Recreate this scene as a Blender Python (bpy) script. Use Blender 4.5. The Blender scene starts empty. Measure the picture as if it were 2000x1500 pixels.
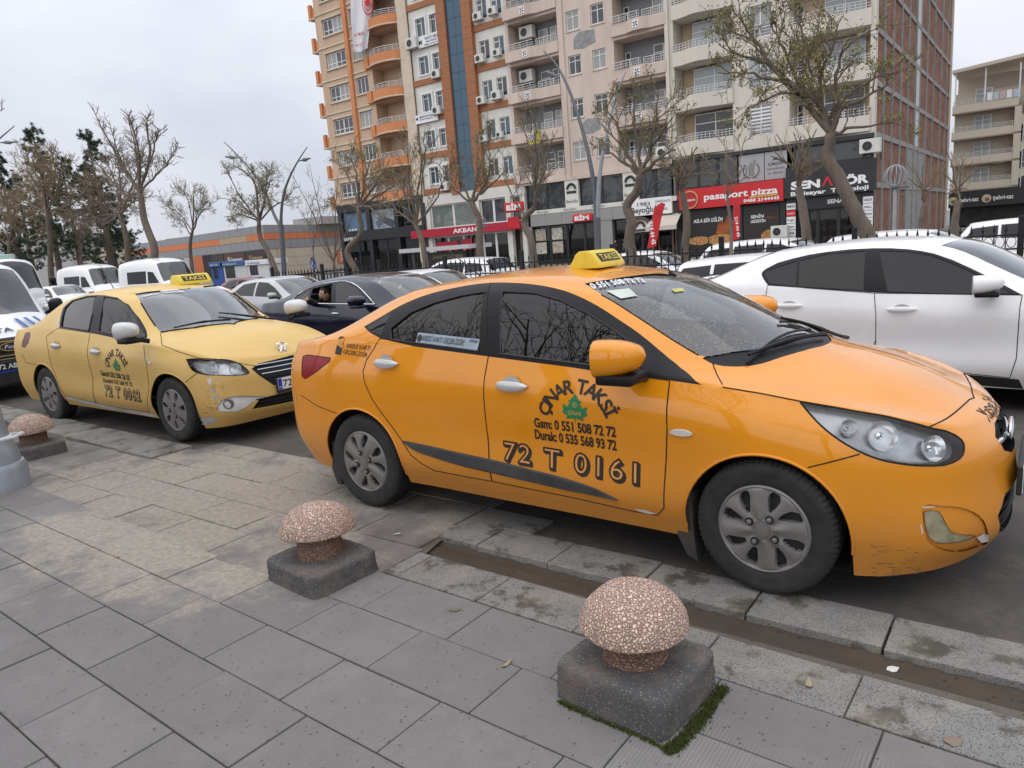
import bpy, bmesh, math, random
import numpy as np
from mathutils import Vector, Matrix
from mathutils.bvhtree import BVHTree
from mathutils.geometry import tessellate_polygon
PI = math.pi
SC = bpy.context.scene
COL = SC.collection
rnd = random.Random(7)
# camera
CAM_F = 1416.185            # focal length in pixels of a 2000 px wide frame
CAM_H = 1.6389
CAM_R = np.array([[0.804527, 0.589017, -0.076126], [-0.053362, 0.199345, 0.978475], [-0.591514, 0.783148, -0.191809]])
_f = CAM_R[2] / np.linalg.norm(CAM_R[2])
_r = CAM_R[0] - _f * (CAM_R[0] @ _f); _r /= np.linalg.norm(_r)
_u = np.cross(_r, _f)
CAM_R = np.array([_r, _u, _f])
def GZ(y):
 return -0.35 * min(1.0, max(0.0, (y - 6.0) / 8.0))
CAM_O = np.array([0.0, 0.0, CAM_H])
cam_data = bpy.data.cameras.new('camera')
cam = bpy.data.objects.new('camera', cam_data)
COL.objects.link(cam)
cam.matrix_world = Matrix(((_r[0], _u[0], -_f[0], 0), (_r[1], _u[1], -_f[1], 0), (_r[2], _u[2], -_f[2], CAM_H), (0, 0, 0, 1)))
cam_data.sensor_width = 36.0
cam_data.lens = CAM_F / 2000 * 36.0
cam_data.clip_start = 0.05
cam_data.clip_end = 3000
SC.camera = cam
# overcast sky and soft sun
SUN_EL, SUN_AZ = math.radians(58), math.radians(200)
world = bpy.data.worlds.new('World'); SC.world = world; world.use_nodes = True
wn, wl = world.node_tree.nodes, world.node_tree.links
wn.clear()
w_out = wn.new('ShaderNodeOutputWorld'); w_bg = wn.new('ShaderNodeBackground')
w_sky = wn.new('ShaderNodeTexSky'); w_sky.sky_type = 'NISHITA'; w_sky.sun_disc = False
w_sky.sun_elevation = SUN_EL; w_sky.sun_rotation = SUN_AZ
w_sky.air_density = 1.0; w_sky.dust_density = 3.0; w_sky.ozone_density = 1.0
w_tc = wn.new('ShaderNodeTexCoord')
w_map = wn.new('ShaderNodeMapping'); w_map.inputs['Scale'].default_value = (1, 1, 2.6)
w_noise = wn.new('ShaderNodeTexNoise'); w_noise.inputs['Scale'].default_value = 1.7
w_noise.inputs['Detail'].default_value = 5; w_noise.inputs['Roughness'].default_value = 0.5
w_ramp = wn.new('ShaderNodeValToRGB')
w_ramp.color_ramp.elements[0].position = 0.36; w_ramp.color_ramp.elements[0].color = (4.6, 4.95, 5.75, 1)
w_ramp.color_ramp.elements[1].position = 0.66; w_ramp.color_ramp.elements[1].color = (6.9, 7.05, 7.6, 1)
w_sep = wn.new('ShaderNodeSeparateXYZ')
w_grad = wn.new('ShaderNodeMapRange')          # an even overcast brightens from the horizon to the zenith
w_grad.inputs['From Min'].default_value = 0.0; w_grad.inputs['From Max'].default_value = 1.0
w_grad.inputs['To Min'].default_value = 0.92; w_grad.inputs['To Max'].default_value = 1.9
w_mul = wn.new('ShaderNodeMix'); w_mul.data_type = 'RGBA'; w_mul.blend_type = 'MULTIPLY'; w_mul.inputs[0].default_value = 1
w_mix = wn.new('ShaderNodeMix'); w_mix.data_type = 'RGBA'; w_mix.inputs[0].default_value = 0.93
wl.new(w_tc.outputs['Generated'], w_map.inputs['Vector']); wl.new(w_map.outputs[0], w_noise.inputs['Vector'])
wl.new(w_noise.outputs['Fac'], w_ramp.inputs['Fac'])
wl.new(w_tc.outputs['Generated'], w_sep.inputs[0]); wl.new(w_sep.outputs['Z'], w_grad.inputs['Value'])
wl.new(w_ramp.outputs['Color'], w_mul.inputs[6]); wl.new(w_grad.outputs[0], w_mul.inputs[7])
wl.new(w_sky.outputs['Color'], w_mix.inputs[6]); wl.new(w_mul.outputs[2], w_mix.inputs[7])
wl.new(w_mix.outputs[2], w_bg.inputs['Color']); w_bg.inputs['Strength'].default_value = 0.10
wl.new(w_bg.outputs[0], w_out.inputs['Surface'])
sun_d = bpy.data.lights.new('sun', 'SUN'); sun_d.energy = 1.2; sun_d.angle = math.radians(120); sun_d.color = (1.0, 0.96, 0.9)
sun = bpy.data.objects.new('sun', sun_d); COL.objects.link(sun)
_sd = Vector((math.sin(SUN_AZ) * math.cos(SUN_EL), math.cos(SUN_AZ) * math.cos(SUN_EL), math.sin(SUN_EL)))
sun.rotation_euler = _sd.to_track_quat('Z', 'Y').to_euler()
sun.location = (0, 0, 60)
SC.view_settings.view_transform = 'Standard'; SC.view_settings.look = 'None'
SC.view_settings.exposure = 0.30; SC.view_settings.gamma = 1.0; SC.view_settings.use_curve_mapping = False
SC.cycles.max_bounces = 8; SC.cycles.transparent_max_bounces = 16
SC.cycles.glossy_bounces = 3; SC.cycles.diffuse_bounces = 3; SC.cycles.transmission_bounces = 4
SC.cycles.caustics_reflective = False; SC.cycles.caustics_refractive = False
SC.cycles.use_denoising = True
# helpers
def ray(px, py):
 return CAM_R.T @ np.array([(px - 1000) / CAM_F, -(py - 750) / CAM_F, 1.0])
def at(px, py, y=None, z=None, x=None):
 r = ray(px, py)
 k = y / r[1] if y is not None else ((z - CAM_H) / r[2] if z is not None else x / r[0])
 return CAM_O + k * r
def tag(o, label=None, cat=None, group=None, kind=None):
 if label: o['label'] = label
 if cat: o['category'] = cat
 if group: o['group'] = group
 if kind: o['kind'] = kind
 return o
def empty(name, loc=(0, 0, 0), rz=0.0, label=None, cat=None, group=None):
 o = bpy.data.objects.new(name, None); COL.objects.link(o)
 o.location = loc; o.rotation_euler = (0, 0, rz); o.empty_display_size = 0.1
 return tag(o, label, cat, group)
def link(name, me, parent=None, mat=None, smooth=False):
 o = bpy.data.objects.new(name, me); COL.objects.link(o)
 if parent is not None: o.parent = parent
 if mat is not None and not me.materials: me.materials.append(mat)
 if smooth:
  me.polygons.foreach_set('use_smooth', [True] * len(me.polygons))
 return o
def copy_tree(o, parent=None):
 c = o.copy(); COL.objects.link(c); c.parent = parent
 for ch in o.children: copy_tree(ch, c)
 return c
class MB:
 def __init__(s): s.v = []; s.f = []; s.m = []
 def add(s, v, f, mi=0):
  b = len(s.v); s.v += [tuple(p) for p in v]; s.f += [tuple(i + b for i in q) for q in f]; s.m += [mi] * len(f); return s
 def box(s, x0, x1, y0, y1, z0, z1, mi=0):
  v = [(x0, y0, z0), (x1, y0, z0), (x1, y1, z0), (x0, y1, z0), (x0, y0, z1), (x1, y0, z1), (x1, y1, z1), (x0, y1, z1)]
  return s.add(v, [(0, 3, 2, 1), (4, 5, 6, 7), (0, 1, 5, 4), (1, 2, 6, 5), (2, 3, 7, 6), (3, 0, 4, 7)], mi)
 def bbox(s, x0, x1, y0, y1, z0, z1, b=0.01, mi=0):
  bm = bmesh.new(); bmesh.ops.create_cube(bm, size=1)
  for v in bm.verts:
   v.co = Vector((x0 + (v.co.x + .5) * (x1 - x0), y0 + (v.co.y + .5) * (y1 - y0), z0 + (v.co.z + .5) * (z1 - z0)))
  bmesh.ops.bevel(bm, geom=list(bm.edges), offset=b, segments=2, affect='EDGES', profile=0.5)
  bm.verts.index_update()
  s.add([v.co[:] for v in bm.verts], [[v.index for v in f.verts] for f in bm.faces], mi); bm.free(); return s
 def tube(s, pts, r, n=8, cap=True, mi=0):
  pts = [Vector(p) for p in pts]; rs = r if hasattr(r, '__len__') else [r] * len(pts)
  ring = []; up = None; base = len(s.v); V = []; Fc = []
  for i, p in enumerate(pts):
   d = (pts[min(i + 1, len(pts) - 1)] - pts[max(i - 1, 0)])
   d = d.normalized() if d.length > 1e-9 else Vector((0, 0, 1))
   if up is None: up = d.orthogonal().normalized()
   up = (up - d * up.dot(d)); up = up.normalized() if up.length > 1e-6 else d.orthogonal().normalized()
   w = d.cross(up)
   for k in range(n):
    a = 2 * PI * k / n
    V.append(p + (up * math.cos(a) + w * math.sin(a)) * rs[i])
  for i in range(len(pts) - 1):
   for k in range(n):
    Fc.append((i * n + k, i * n + (k + 1) % n, (i + 1) * n + (k + 1) % n, (i + 1) * n + k))
  if cap:
   Fc.append(tuple(reversed(range(n)))); Fc.append(tuple((len(pts) - 1) * n + k for k in range(n)))
  return s.add(V, Fc, mi)
 def lathe(s, prof, n=24, axis='z', c=(0, 0, 0), mi=0, cap=True):
  V = []; Fc = []
  for r, h in prof:
   for k in range(n):
    a = 2 * PI * k / n
    if axis == 'z': V.append((c[0] + r * math.cos(a), c[1] + r * math.sin(a), c[2] + h))
    elif axis == 'y': V.append((c[0] + r * math.cos(a), c[1] + h, c[2] + r * math.sin(a)))
    else: V.append((c[0] + h, c[1] + r * math.cos(a), c[2] + r * math.sin(a)))
  for i in range(len(prof) - 1):
   for k in range(n):
    q = (i * n + k, i * n + (k + 1) % n, (i + 1) * n + (k + 1) % n, (i + 1) * n + k)
    Fc.append(q if axis != 'y' else q[::-1])
  if cap:
   Fc.append(tuple(reversed(range(n)))); Fc.append(tuple((len(prof) - 1) * n + k for k in range(n)))
  return s.add(V, Fc, mi)
 def prism(s, poly, y0, y1, mi=0):
  n = len(poly); V = [(p[0], y0, p[1]) for p in poly] + [(p[0], y1, p[1]) for p in poly]
  tris = tessellate_polygon([[Vector((p[0], p[1], 0)) for p in poly]])
  Fc = [t for t in tris] + [tuple(i + n for i in t[::-1]) for t in tris]
  Fc += [(i, (i + 1) % n, n + (i + 1) % n, n + i) for i in range(n)]
  return s.add(V, Fc, mi)
 def mesh(s, name, mats=()):
  me = bpy.data.meshes.new(name); me.from_pydata(s.v, [], s.f)
  for m in (mats if isinstance(mats, (list, tuple)) else [mats]): me.materials.append(m)
  if any(s.m): me.polygons.foreach_set('material_index', s.m)
  me.validate(); return me
 def build(s, name, mats, parent=None, smooth=False, fix=True):
  me = s.mesh(name, mats)
  if fix:
   bm = bmesh.new(); bm.from_mesh(me); bmesh.ops.recalc_face_normals(bm, faces=bm.faces); bm.to_mesh(me); bm.free()
  o = link(name, me, parent)
  if smooth == 'auto':
   me.polygons.foreach_set('use_smooth', [True] * len(me.polygons)); me.set_sharp_from_angle(angle=math.radians(38))
  elif smooth: me.polygons.foreach_set('use_smooth', [True] * len(me.polygons))
  return o
# materials
MATS = {}
def srgb(r, g, b):
 f = lambda c: (c / 255 / 12.92) if c / 255 <= 0.04045 else ((c / 255 + 0.055) / 1.055) ** 2.4
 return (f(r), f(g), f(b))
def mat(name, col, rough=0.6, metal=0.0, var=0.12, vscale=8.0, bump=0.0, bscale=60.0, coat=0.0, spec=0.5, dirt=0.0, dirtcol=(0.2, 0.17, 0.13), alpha=None, stretch=(1, 1, 1), emit=0.0):
 if name in MATS: return MATS[name]
 m = bpy.data.materials.new(name); MATS[name] = m; m.use_nodes = True
 nt = m.node_tree; N, L = nt.nodes, nt.links; bs = N['Principled BSDF']
 bs.inputs['Roughness'].default_value = rough; bs.inputs['Metallic'].default_value = metal
 bs.inputs['Specular IOR Level'].default_value = spec
 bs.inputs['Coat Weight'].default_value = coat; bs.inputs['Coat Roughness'].default_value = 0.04
 tc = N.new('ShaderNodeTexCoord'); mp = N.new('ShaderNodeMapping'); mp.inputs['Scale'].default_value = stretch
 L.new(tc.outputs['Object'], mp.inputs['Vector'])
 nz = N.new('ShaderNodeTexNoise'); nz.inputs['Scale'].default_value = vscale; nz.inputs['Detail'].default_value = 6; nz.inputs['Roughness'].default_value = 0.62
 L.new(mp.outputs[0], nz.inputs['Vector'])
 mix = N.new('ShaderNodeMix'); mix.data_type = 'RGBA'
 a = [max(0, c * (1 - var)) for c in col]; b = [min(1, c * (1 + var)) for c in col]
 mix.inputs[6].default_value = (*a, 1); mix.inputs[7].default_value = (*b, 1)
 mr = N.new('ShaderNodeMapRange'); mr.inputs['From Min'].default_value = 0.3; mr.inputs['From Max'].default_value = 0.7
 L.new(nz.outputs['Fac'], mr.inputs['Value']); L.new(mr.outputs[0], mix.inputs[0])
 out = mix.outputs[2]
 if dirt > 0:
  n2 = N.new('ShaderNodeTexNoise'); n2.inputs['Scale'].default_value = vscale * 0.35; n2.inputs['Detail'].default_value = 7; n2.inputs['Roughness'].default_value = 0.7
  L.new(mp.outputs[0], n2.inputs['Vector'])
  r2 = N.new('ShaderNodeMapRange'); r2.inputs['From Min'].default_value = 0.48; r2.inputs['From Max'].default_value = 0.75; r2.inputs['To Max'].default_value = dirt
  L.new(n2.outputs['Fac'], r2.inputs['Value'])
  m2 = N.new('ShaderNodeMix'); m2.data_type = 'RGBA'; m2.inputs[7].default_value = (*dirtcol, 1)
  L.new(r2.outputs[0], m2.inputs[0]); L.new(out, m2.inputs[6]); out = m2.outputs[2]
 L.new(out, bs.inputs['Base Color'])
 if bump > 0:
  n3 = N.new('ShaderNodeTexNoise'); n3.inputs['Scale'].default_value = bscale; n3.inputs['Detail'].default_value = 4
  L.new(tc.outputs['Object'], n3.inputs['Vector'])
  bp = N.new('ShaderNodeBump'); bp.inputs['Strength'].default_value = bump; bp.inputs['Distance'].default_value = 0.01
  L.new(n3.outputs['Fac'], bp.inputs['Height']); L.new(bp.outputs[0], bs.inputs['Normal'])
 if emit > 0:
  L.new(out, bs.inputs['Emission Color']); bs.inputs['Emission Strength'].default_value = emit
 return m
def glass(name, tint=(0.25, 0.28, 0.3), rough=0.02, ior=1.5, trans=0.75, base=(0.012, 0.014, 0.016), drops=0.0, boost=1.0):
 if name in MATS: return MATS[name]
 m = bpy.data.materials.new(name); MATS[name] = m; m.use_nodes = True
 nt = m.node_tree; N, L = nt.nodes, nt.links; N.clear()
 out = N.new('ShaderNodeOutputMaterial'); tr = N.new('ShaderNodeBsdfTransparent'); tr.inputs[0].default_value = (*tint, 1)
 df = N.new('ShaderNodeBsdfDiffuse'); df.inputs[0].default_value = (*base, 1)
 gl = N.new('ShaderNodeBsdfGlossy'); gl.inputs['Roughness'].default_value = rough
 gl.inputs['Color'].default_value = (1, 1, 1, 1)
 fr = N.new('ShaderNodeFresnel'); fr.inputs['IOR'].default_value = ior
 mm = N.new('ShaderNodeMath'); mm.operation = 'MULTIPLY'; mm.inputs[1].default_value = boost; mm.use_clamp = True
 m1 = N.new('ShaderNodeMixShader'); m1.inputs[0].default_value = trans
 m2 = N.new('ShaderNodeMixShader')
 L.new(df.outputs[0], m1.inputs[1]); L.new(tr.outputs[0], m1.inputs[2])
 ge = N.new('ShaderNodeNewGeometry'); sb = N.new('ShaderNodeMath'); sb.operation = 'SUBTRACT'; sb.inputs[0].default_value = boost; L.new(ge.outputs['Backfacing'], sb.inputs[1])
 cl = N.new('ShaderNodeMath'); cl.operation = 'MULTIPLY'; L.new(sb.outputs[0], cl.inputs[0])
 bk = N.new('ShaderNodeMath'); bk.operation = 'SUBTRACT'; bk.inputs[0].default_value = 1.0; L.new(ge.outputs['Backfacing'], bk.inputs[1]); L.new(bk.outputs[0], cl.inputs[1])
 L.new(fr.outputs[0], mm.inputs[0]); L.new(cl.outputs[0], mm.inputs[1]); L.new(mm.outputs[0], m2.inputs[0]); L.new(m1.outputs[0], m2.inputs[1]); L.new(gl.outputs[0], m2.inputs[2])
 L.new(m2.outputs[0], out.inputs[0])
 if drops > 0:
  tc = N.new('ShaderNodeTexCoord'); vo = N.new('ShaderNodeTexVoronoi'); vo.inputs['Scale'].default_value = 90
  nz = N.new('ShaderNodeTexNoise'); nz.inputs['Scale'].default_value = 160; nz.inputs['Detail'].default_value = 2
  L.new(tc.outputs['Object'], vo.inputs['Vector']); L.new(tc.outputs['Object'], nz.inputs['Vector'])
  r = N.new('ShaderNodeMapRange'); r.inputs['From Min'].default_value = 0.28; r.inputs['From Max'].default_value = 0.18; r.inputs['To Max'].default_value = 1.0
  L.new(vo.outputs['Distance'], r.inputs['Value'])
  sep = N.new('ShaderNodeSeparateColor'); L.new(vo.outputs['Color'], sep.inputs[0])
  th = N.new('ShaderNodeMath'); th.operation = 'GREATER_THAN'; th.inputs[1].default_value = 0.45; L.new(sep.outputs[0], th.inputs[0])
  mu = N.new('ShaderNodeMath'); mu.operation = 'MULTIPLY'; L.new(r.outputs[0], mu.inputs[0]); L.new(th.outputs[0], mu.inputs[1])
  bp = N.new('ShaderNodeBump'); bp.inputs['Strength'].default_value = drops; bp.inputs['Distance'].default_value = 0.003
  L.new(mu.outputs[0], bp.inputs['Height']); L.new(bp.outputs[0], gl.inputs['Normal']); L.new(bp.outputs[0], fr.inputs['Normal'])
  ad = N.new('ShaderNodeMath'); ad.operation = 'MULTIPLY_ADD'; ad.inputs[1].default_value = -0.28 * drops; ad.inputs[2].default_value = trans
  L.new(mu.outputs[0], ad.inputs[0]); L.new(ad.outputs[0], m1.inputs[0])
  df.inputs[0].default_value = (0.3, 0.3, 0.29, 1)
 return m
# flat lettering as mesh
_TXT = {}
def text_mesh(s, offset=0.0, shear=0.0, spacing=1.0):
 key = (s, offset, shear, spacing)
 if key in _TXT: return _TXT[key]
 cu = bpy.data.curves.new('lettering', 'FONT'); cu.body = s; cu.size = 1.0; cu.offset = offset; cu.shear = shear; cu.space_character = spacing
 cu.resolution_u = 3; cu.fill_mode = 'FRONT'; cu.dimensions = '2D'
 o = bpy.data.objects.new('lettering', cu); COL.objects.link(o)
 dg = bpy.context.evaluated_depsgraph_get(); ev = o.evaluated_get(dg); me = ev.to_mesh()
 V = [(v.co.x, v.co.y) for v in me.vertices]; Fc = [tuple(p.vertices) for p in me.polygons]
 ev.to_mesh_clear(); bpy.data.objects.remove(o); bpy.data.curves.remove(cu)
 if V:
  x0 = min(v[0] for v in V); V = [(v[0] - x0, v[1]) for v in V]
 _TXT[key] = (V, Fc, max([v[0] for v in V] + [0.01])); return _TXT[key]
def text_flat(mb, s, origin, ux, uz, width=None, height=None, align='l', offset=0.0, shear=0.0, spacing=1.0, mi=0, stretch=None):
 V, Fc, w = text_mesh(s, offset, shear, spacing)
 k = height / 0.72 if height else width / w
 kx = width / w if width else k
 o = Vector(origin); ux = Vector(ux); uz = Vector(uz)
 sh = 0 if align == 'l' else (-w * kx / 2 if align == 'c' else -w * kx)
 mb.add([o + ux * (v[0] * kx + sh) + uz * (v[1] * k) for v in V], Fc, mi)
 return w * kx
# car bodies
def pchip(xs, ys):
 xs = np.asarray(xs, float); ys = np.asarray(ys, float)
 h = np.diff(xs); d = np.diff(ys) / h; m = np.zeros(len(xs))
 for i in range(1, len(xs) - 1):
  if d[i - 1] * d[i] > 0:
   w1 = 2 * h[i] + h[i - 1]; w2 = h[i] + 2 * h[i - 1]
   m[i] = (w1 + w2) / (w1 / d[i - 1] + w2 / d[i])
 m[0] = d[0]; m[-1] = d[-1]
 def f(x):
  x = np.clip(np.asarray(x, float), xs[0], xs[-1]); i = np.clip(np.searchsorted(xs, x) - 1, 0, len(h) - 1)
  t = (x - xs[i]) / h[i]; t2 = t * t; t3 = t2 * t
  return (2 * t3 - 3 * t2 + 1) * ys[i] + (t3 - 2 * t2 + t) * h[i] * m[i] + (-2 * t3 + 3 * t2) * ys[i + 1] + (t3 - t2) * h[i] * m[i + 1]
 return f
def catrom(P, n, mirror=False):
 P = np.asarray(P, float); m = len(P)
 if mirror:
  g = np.array([1, -1, 1.0]); A = P[1] * g; B = P[-2] * g
 else: A = 2 * P[0] - P[1]; B = 2 * P[-1] - P[-2]
 Q = np.concatenate([[A], P, [B]]); out = []
 L = np.array([max(np.sqrt(((Q[i + 1] - Q[i]) ** 2).reshape(-1, 3).sum(1)).mean(), 1e-3) for i in range(m + 1)])
 for i in range(m - 1):
  p0, p1, p2, p3 = Q[i], Q[i + 1], Q[i + 2], Q[i + 3]; l0, l1, l2 = L[i], L[i + 1], L[i + 2]
  m1 = ((p1 - p0) / l0 * l1 + (p2 - p1) / l1 * l0) / (l0 + l1) * l1
  m2 = ((p2 - p1) / l1 * l2 + (p3 - p2) / l2 * l1) / (l1 + l2) * l1
  for k in range(n):
   t = k / n; t2 = t * t; t3 = t2 * t
   out.append((2 * t3 - 3 * t2 + 1) * p1 + (t3 - 2 * t2 + t) * m1 + (-2 * t3 + 3 * t2) * p2 + (t3 - t2) * m2)
 out.append(P[-1]); return np.array(out)
def inpoly(x, y, P):
 c = False; j = len(P) - 1
 for i in range(len(P)):
  xi, yi = P[i]; xj, yj = P[j]
  if (yi > y) != (yj > y) and x < (xj - xi) * (y - yi) / (yj - yi) + xi: c = not c
  j = i
 return c
def Z(ox, oy, s, *pts):
 return [(ox + s * a, oy + s * b) for a, b in pts]
class Car:
 NU, NB, NQ, NK = 8, 7, 9, 6          # samples per column span, belt to rail, rail to centre, per ring span
 def __init__(s, spec, loc, yaw=0.0):
  s.sp = spec; s.loc = Vector(loc); s.yaw = yaw
  rings = np.array(spec['rings'], float); rings[:, :, 1] *= -1          # near side is y < 0
  ia, ib = spec.get('corner', (2, -3)); ib = rings.shape[1] + ib
  R = catrom(np.transpose(rings, (1, 0, 2)), s.NU, True)                 # (columns, rings, 3)
  n = spec.get('NK', s.NK)
  G = catrom(np.transpose(R, (1, 0, 2)), n)                              # (rows, columns, 3)
  belt = G[0]; a, b = ia * s.NU, ib * s.NU
  C = np.array(spec['centre'], float); K = np.array(spec['rail'], float)
  C[0] = (belt[0, 0], belt[0, 2]); C[-1] = (belt[-1, 0], belt[-1, 2])
  f = (belt[a:b + 1, 0] - belt[a, 0]) / (belt[b, 0] - belt[a, 0])
  xr = K[0, 0] + f * (K[-1, 0] - K[0, 0]); yr = pchip(K[:, 0], K[:, 1])(xr); zr = pchip(K[:, 0], K[:, 2])(xr)
  xc = C[0, 0] + f * (C[-1, 0] - C[0, 0])
  T = []
  rail = np.stack([xr, -yr, zr], -1); bel = belt[a:b + 1]
  bulge = spec.get('bulge', 0.018)
  for j in range(s.NB + 1):
   t = j / s.NB; p = bel + (rail - bel) * t
   p[:, 1] -= bulge * 4 * t * (1 - t); T.append(p)
  for j in range(1, s.NQ + 1):
   q = 1 - j / s.NQ; w = 1 - q ** spec.get('crown', 2.2)
   kx = K[:, 0] + (C[:, 0] - K[:, 0]) * w; kz = K[:, 2] + (C[:, 1] - K[:, 2]) * w
   x = xr + (xc - xr) * w
   T.append(np.stack([x, -yr * q, pchip(kx, kz)(x)], -1))
  T = np.array(T)
  for it in range(spec.get('round', 3)):
   S = T.copy(); lo, hi = s.NB - 2, s.NB + 3
   S[lo:hi] = (T[lo - 1:hi - 1] + 2 * T[lo:hi] + T[lo + 1:hi + 1]) / 4; T = S
  m = s.NB + s.NQ
  def resample(seg):
   d = np.concatenate([[0], np.cumsum(np.linalg.norm(np.diff(seg, axis=0), axis=1))]); u = np.linspace(0, d[-1], m + 1)
   return np.stack([np.interp(u, d, seg[:, c]) for c in range(3)], -1)
  fr = belt[b:]; rr = belt[:a + 1][::-1]
  T[:, -1] = fr if len(fr) == m + 1 else resample(fr)
  T[:, 0] = rr if len(rr) == m + 1 else resample(rr)
  for st, en in ((1, 0), (-2, -1)):       # ease the neighbours of those edges
   pass
  bm = bmesh.new()
  for grid in (G, T):
   H, W = grid.shape[:2]
   vs = [[bm.verts.new(grid[i, j]) for j in range(W)] for i in range(H)]
   for i in range(H - 1):
    for j in range(W - 1):
     try: bm.faces.new((vs[i][j], vs[i][j + 1], vs[i + 1][j + 1], vs[i + 1][j]))
     except ValueError: pass
  for v in bm.verts:
   if v.co.y > -0.002: v.co.y = 0.0
  bmesh.ops.remove_doubles(bm, verts=bm.verts, dist=0.0012)
  bmesh.ops.dissolve_degenerate(bm, edges=bm.edges, dist=0.0005)
  bmesh.ops.recalc_face_normals(bm, faces=bm.faces)
  bm.normal_update()
  if sum(f.normal.y * f.calc_area() for f in bm.faces) > 0:
   bmesh.ops.reverse_faces(bm, faces=bm.faces)
  bm.normal_update()
  s.bm = bm; s.lay = bm.faces.layers.int.new('part'); s.names = ['body']; s.belt = belt; s.bottom = G[-1]
  s.pm = {}; s.seams = []
  bm.verts.ensure_lookup_table(); bm.verts.index_update()
  V = [v.co.copy() for v in bm.verts]; Fc = [[v.index for v in f.verts] for f in bm.faces]; nv = len(V)
  s.bvh = BVHTree.FromPolygons(V + [Vector((v.x, -v.y, v.z)) for v in V], Fc + [[i + nv for i in reversed(f)] for f in Fc])
  s.rot = Matrix.Rotation(-yaw, 3, 'Z')
 def cam_local(s): return s.rot @ (Vector(CAM_O) - s.loc)
 def hit(s, px, py):
  o = s.cam_local(); d = (s.rot @ Vector(ray(px, py))).normalized()
  h = s.bvh.ray_cast(o, d)
  if h[0] is not None: return h[0]
  best = None
  for k in np.linspace(0.6 * (o.length - 2.5), o.length + 3.5, 160):
   q = s.bvh.find_nearest(o + d * float(k))
   if best is None or q[3] < best[1]: best = (q[0], q[3])
  return best[0]
 def px(s, pts): return [s.hit(*p) for p in pts]
 def side(s, pts):
  out = []
  for x, z in pts:
   h = s.bvh.ray_cast(Vector((x, -3, z)), Vector((0, 1, 0)))
   out.append(h[0] if h[0] is not None else s.bvh.find_nearest(Vector((x, -0.8, z)))[0])
  return out
 def top(s, pts):
  out = []
  for x, y in pts:
   h = s.bvh.ray_cast(Vector((x, y, 4)), Vector((0, 0, -1))); out.append(h[0] if h[0] is not None else s.bvh.find_nearest(Vector((x, y, 1)))[0])
  return out
 def cut(s, poly, d, part, only=None, seam=0.0, facing=0.12, mat=None, delete=False):
  d = Vector(d).normalized(); e1 = d.orthogonal().normalized(); e2 = d.cross(e1)
  P2 = [(p.dot(e1), p.dot(e2)) for p in poly]; n = len(poly); bm = s.bm
  x0, x1 = min(p[0] for p in P2), max(p[0] for p in P2); y0, y1 = min(p[1] for p in P2), max(p[1] for p in P2)
  def box(f):
   a = [v.co.dot(e1) for v in f.verts]; b = [v.co.dot(e2) for v in f.verts]; return min(a), max(a), min(b), max(b)
  cand = {}
  for f in bm.faces:
   if f.normal.dot(d) < facing:
    q = box(f)
    if q[0] <= x1 and q[1] >= x0 and q[2] <= y1 and q[3] >= y0: cand[f] = q
  for i in range(n):
   a, b = poly[i], poly[(i + 1) % n]; no = (b - a).cross(d)
   if no.length < 1e-9: continue
   no.normalize()
   p, q = P2[i], P2[(i + 1) % n]; u0, u1 = min(p[0], q[0]) - 1e-4, max(p[0], q[0]) + 1e-4; w0, w1 = min(p[1], q[1]) - 1e-4, max(p[1], q[1]) + 1e-4
   fs = [f for f, t in cand.items() if f.is_valid and t[0] <= u1 and t[1] >= u0 and t[2] <= w1 and t[3] >= w0]
   if not fs: continue
   geo = set(fs)
   for f in fs: geo.update(f.edges); geo.update(f.verts)
   r = bmesh.ops.bisect_plane(bm, geom=list(geo), dist=1e-5, plane_co=a, plane_no=no)
   for g in r['geom']:
    if isinstance(g, bmesh.types.BMFace) and g.is_valid: cand[g] = box(g)
   for f in fs:
    if f.is_valid: cand[f] = box(f)
  if part not in s.names: s.names.append(part)
  k = s.names.index(part); oi = None if only is None else {s.names.index(o) for o in only if o in s.names}
  hitf = []
  for f in cand:
   if not f.is_valid: continue
   c = f.calc_center_median()
   if f.normal.dot(d) < facing and inpoly(c.dot(e1), c.dot(e2), P2) and (oi is None or f[s.lay] in oi): hitf.append(f)
  if delete: bmesh.ops.delete(bm, geom=hitf, context='FACES')
  else:
   for f in hitf: f[s.lay] = k
  if mat: s.pm[part] = mat
  if seam: s.seam(poly + [poly[0]], seam)
 def seam(s, pts, r=0.003, snap=True):
  out = []
  for a, b in zip(pts[:-1], pts[1:]):
   m = max(1, int((b - a).length / 0.03))
   out += [a.lerp(b, i / m) for i in range(m)]
  out.append(pts[-1])
  if snap: out = [s.bvh.find_nearest(p)[0] for p in out]
  s.seams.append((out, r))
 def surf(s, x, z, off=0.002):
  h = s.bvh.ray_cast(Vector((x, -3, z)), Vector((0, 1, 0)))
  p, nrm = (h[0], h[1]) if h[0] is not None else s.bvh.find_nearest(Vector((x, -0.8, z)))[:2]
  return p + nrm * off if nrm.y < 0 else p - nrm * off
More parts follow.
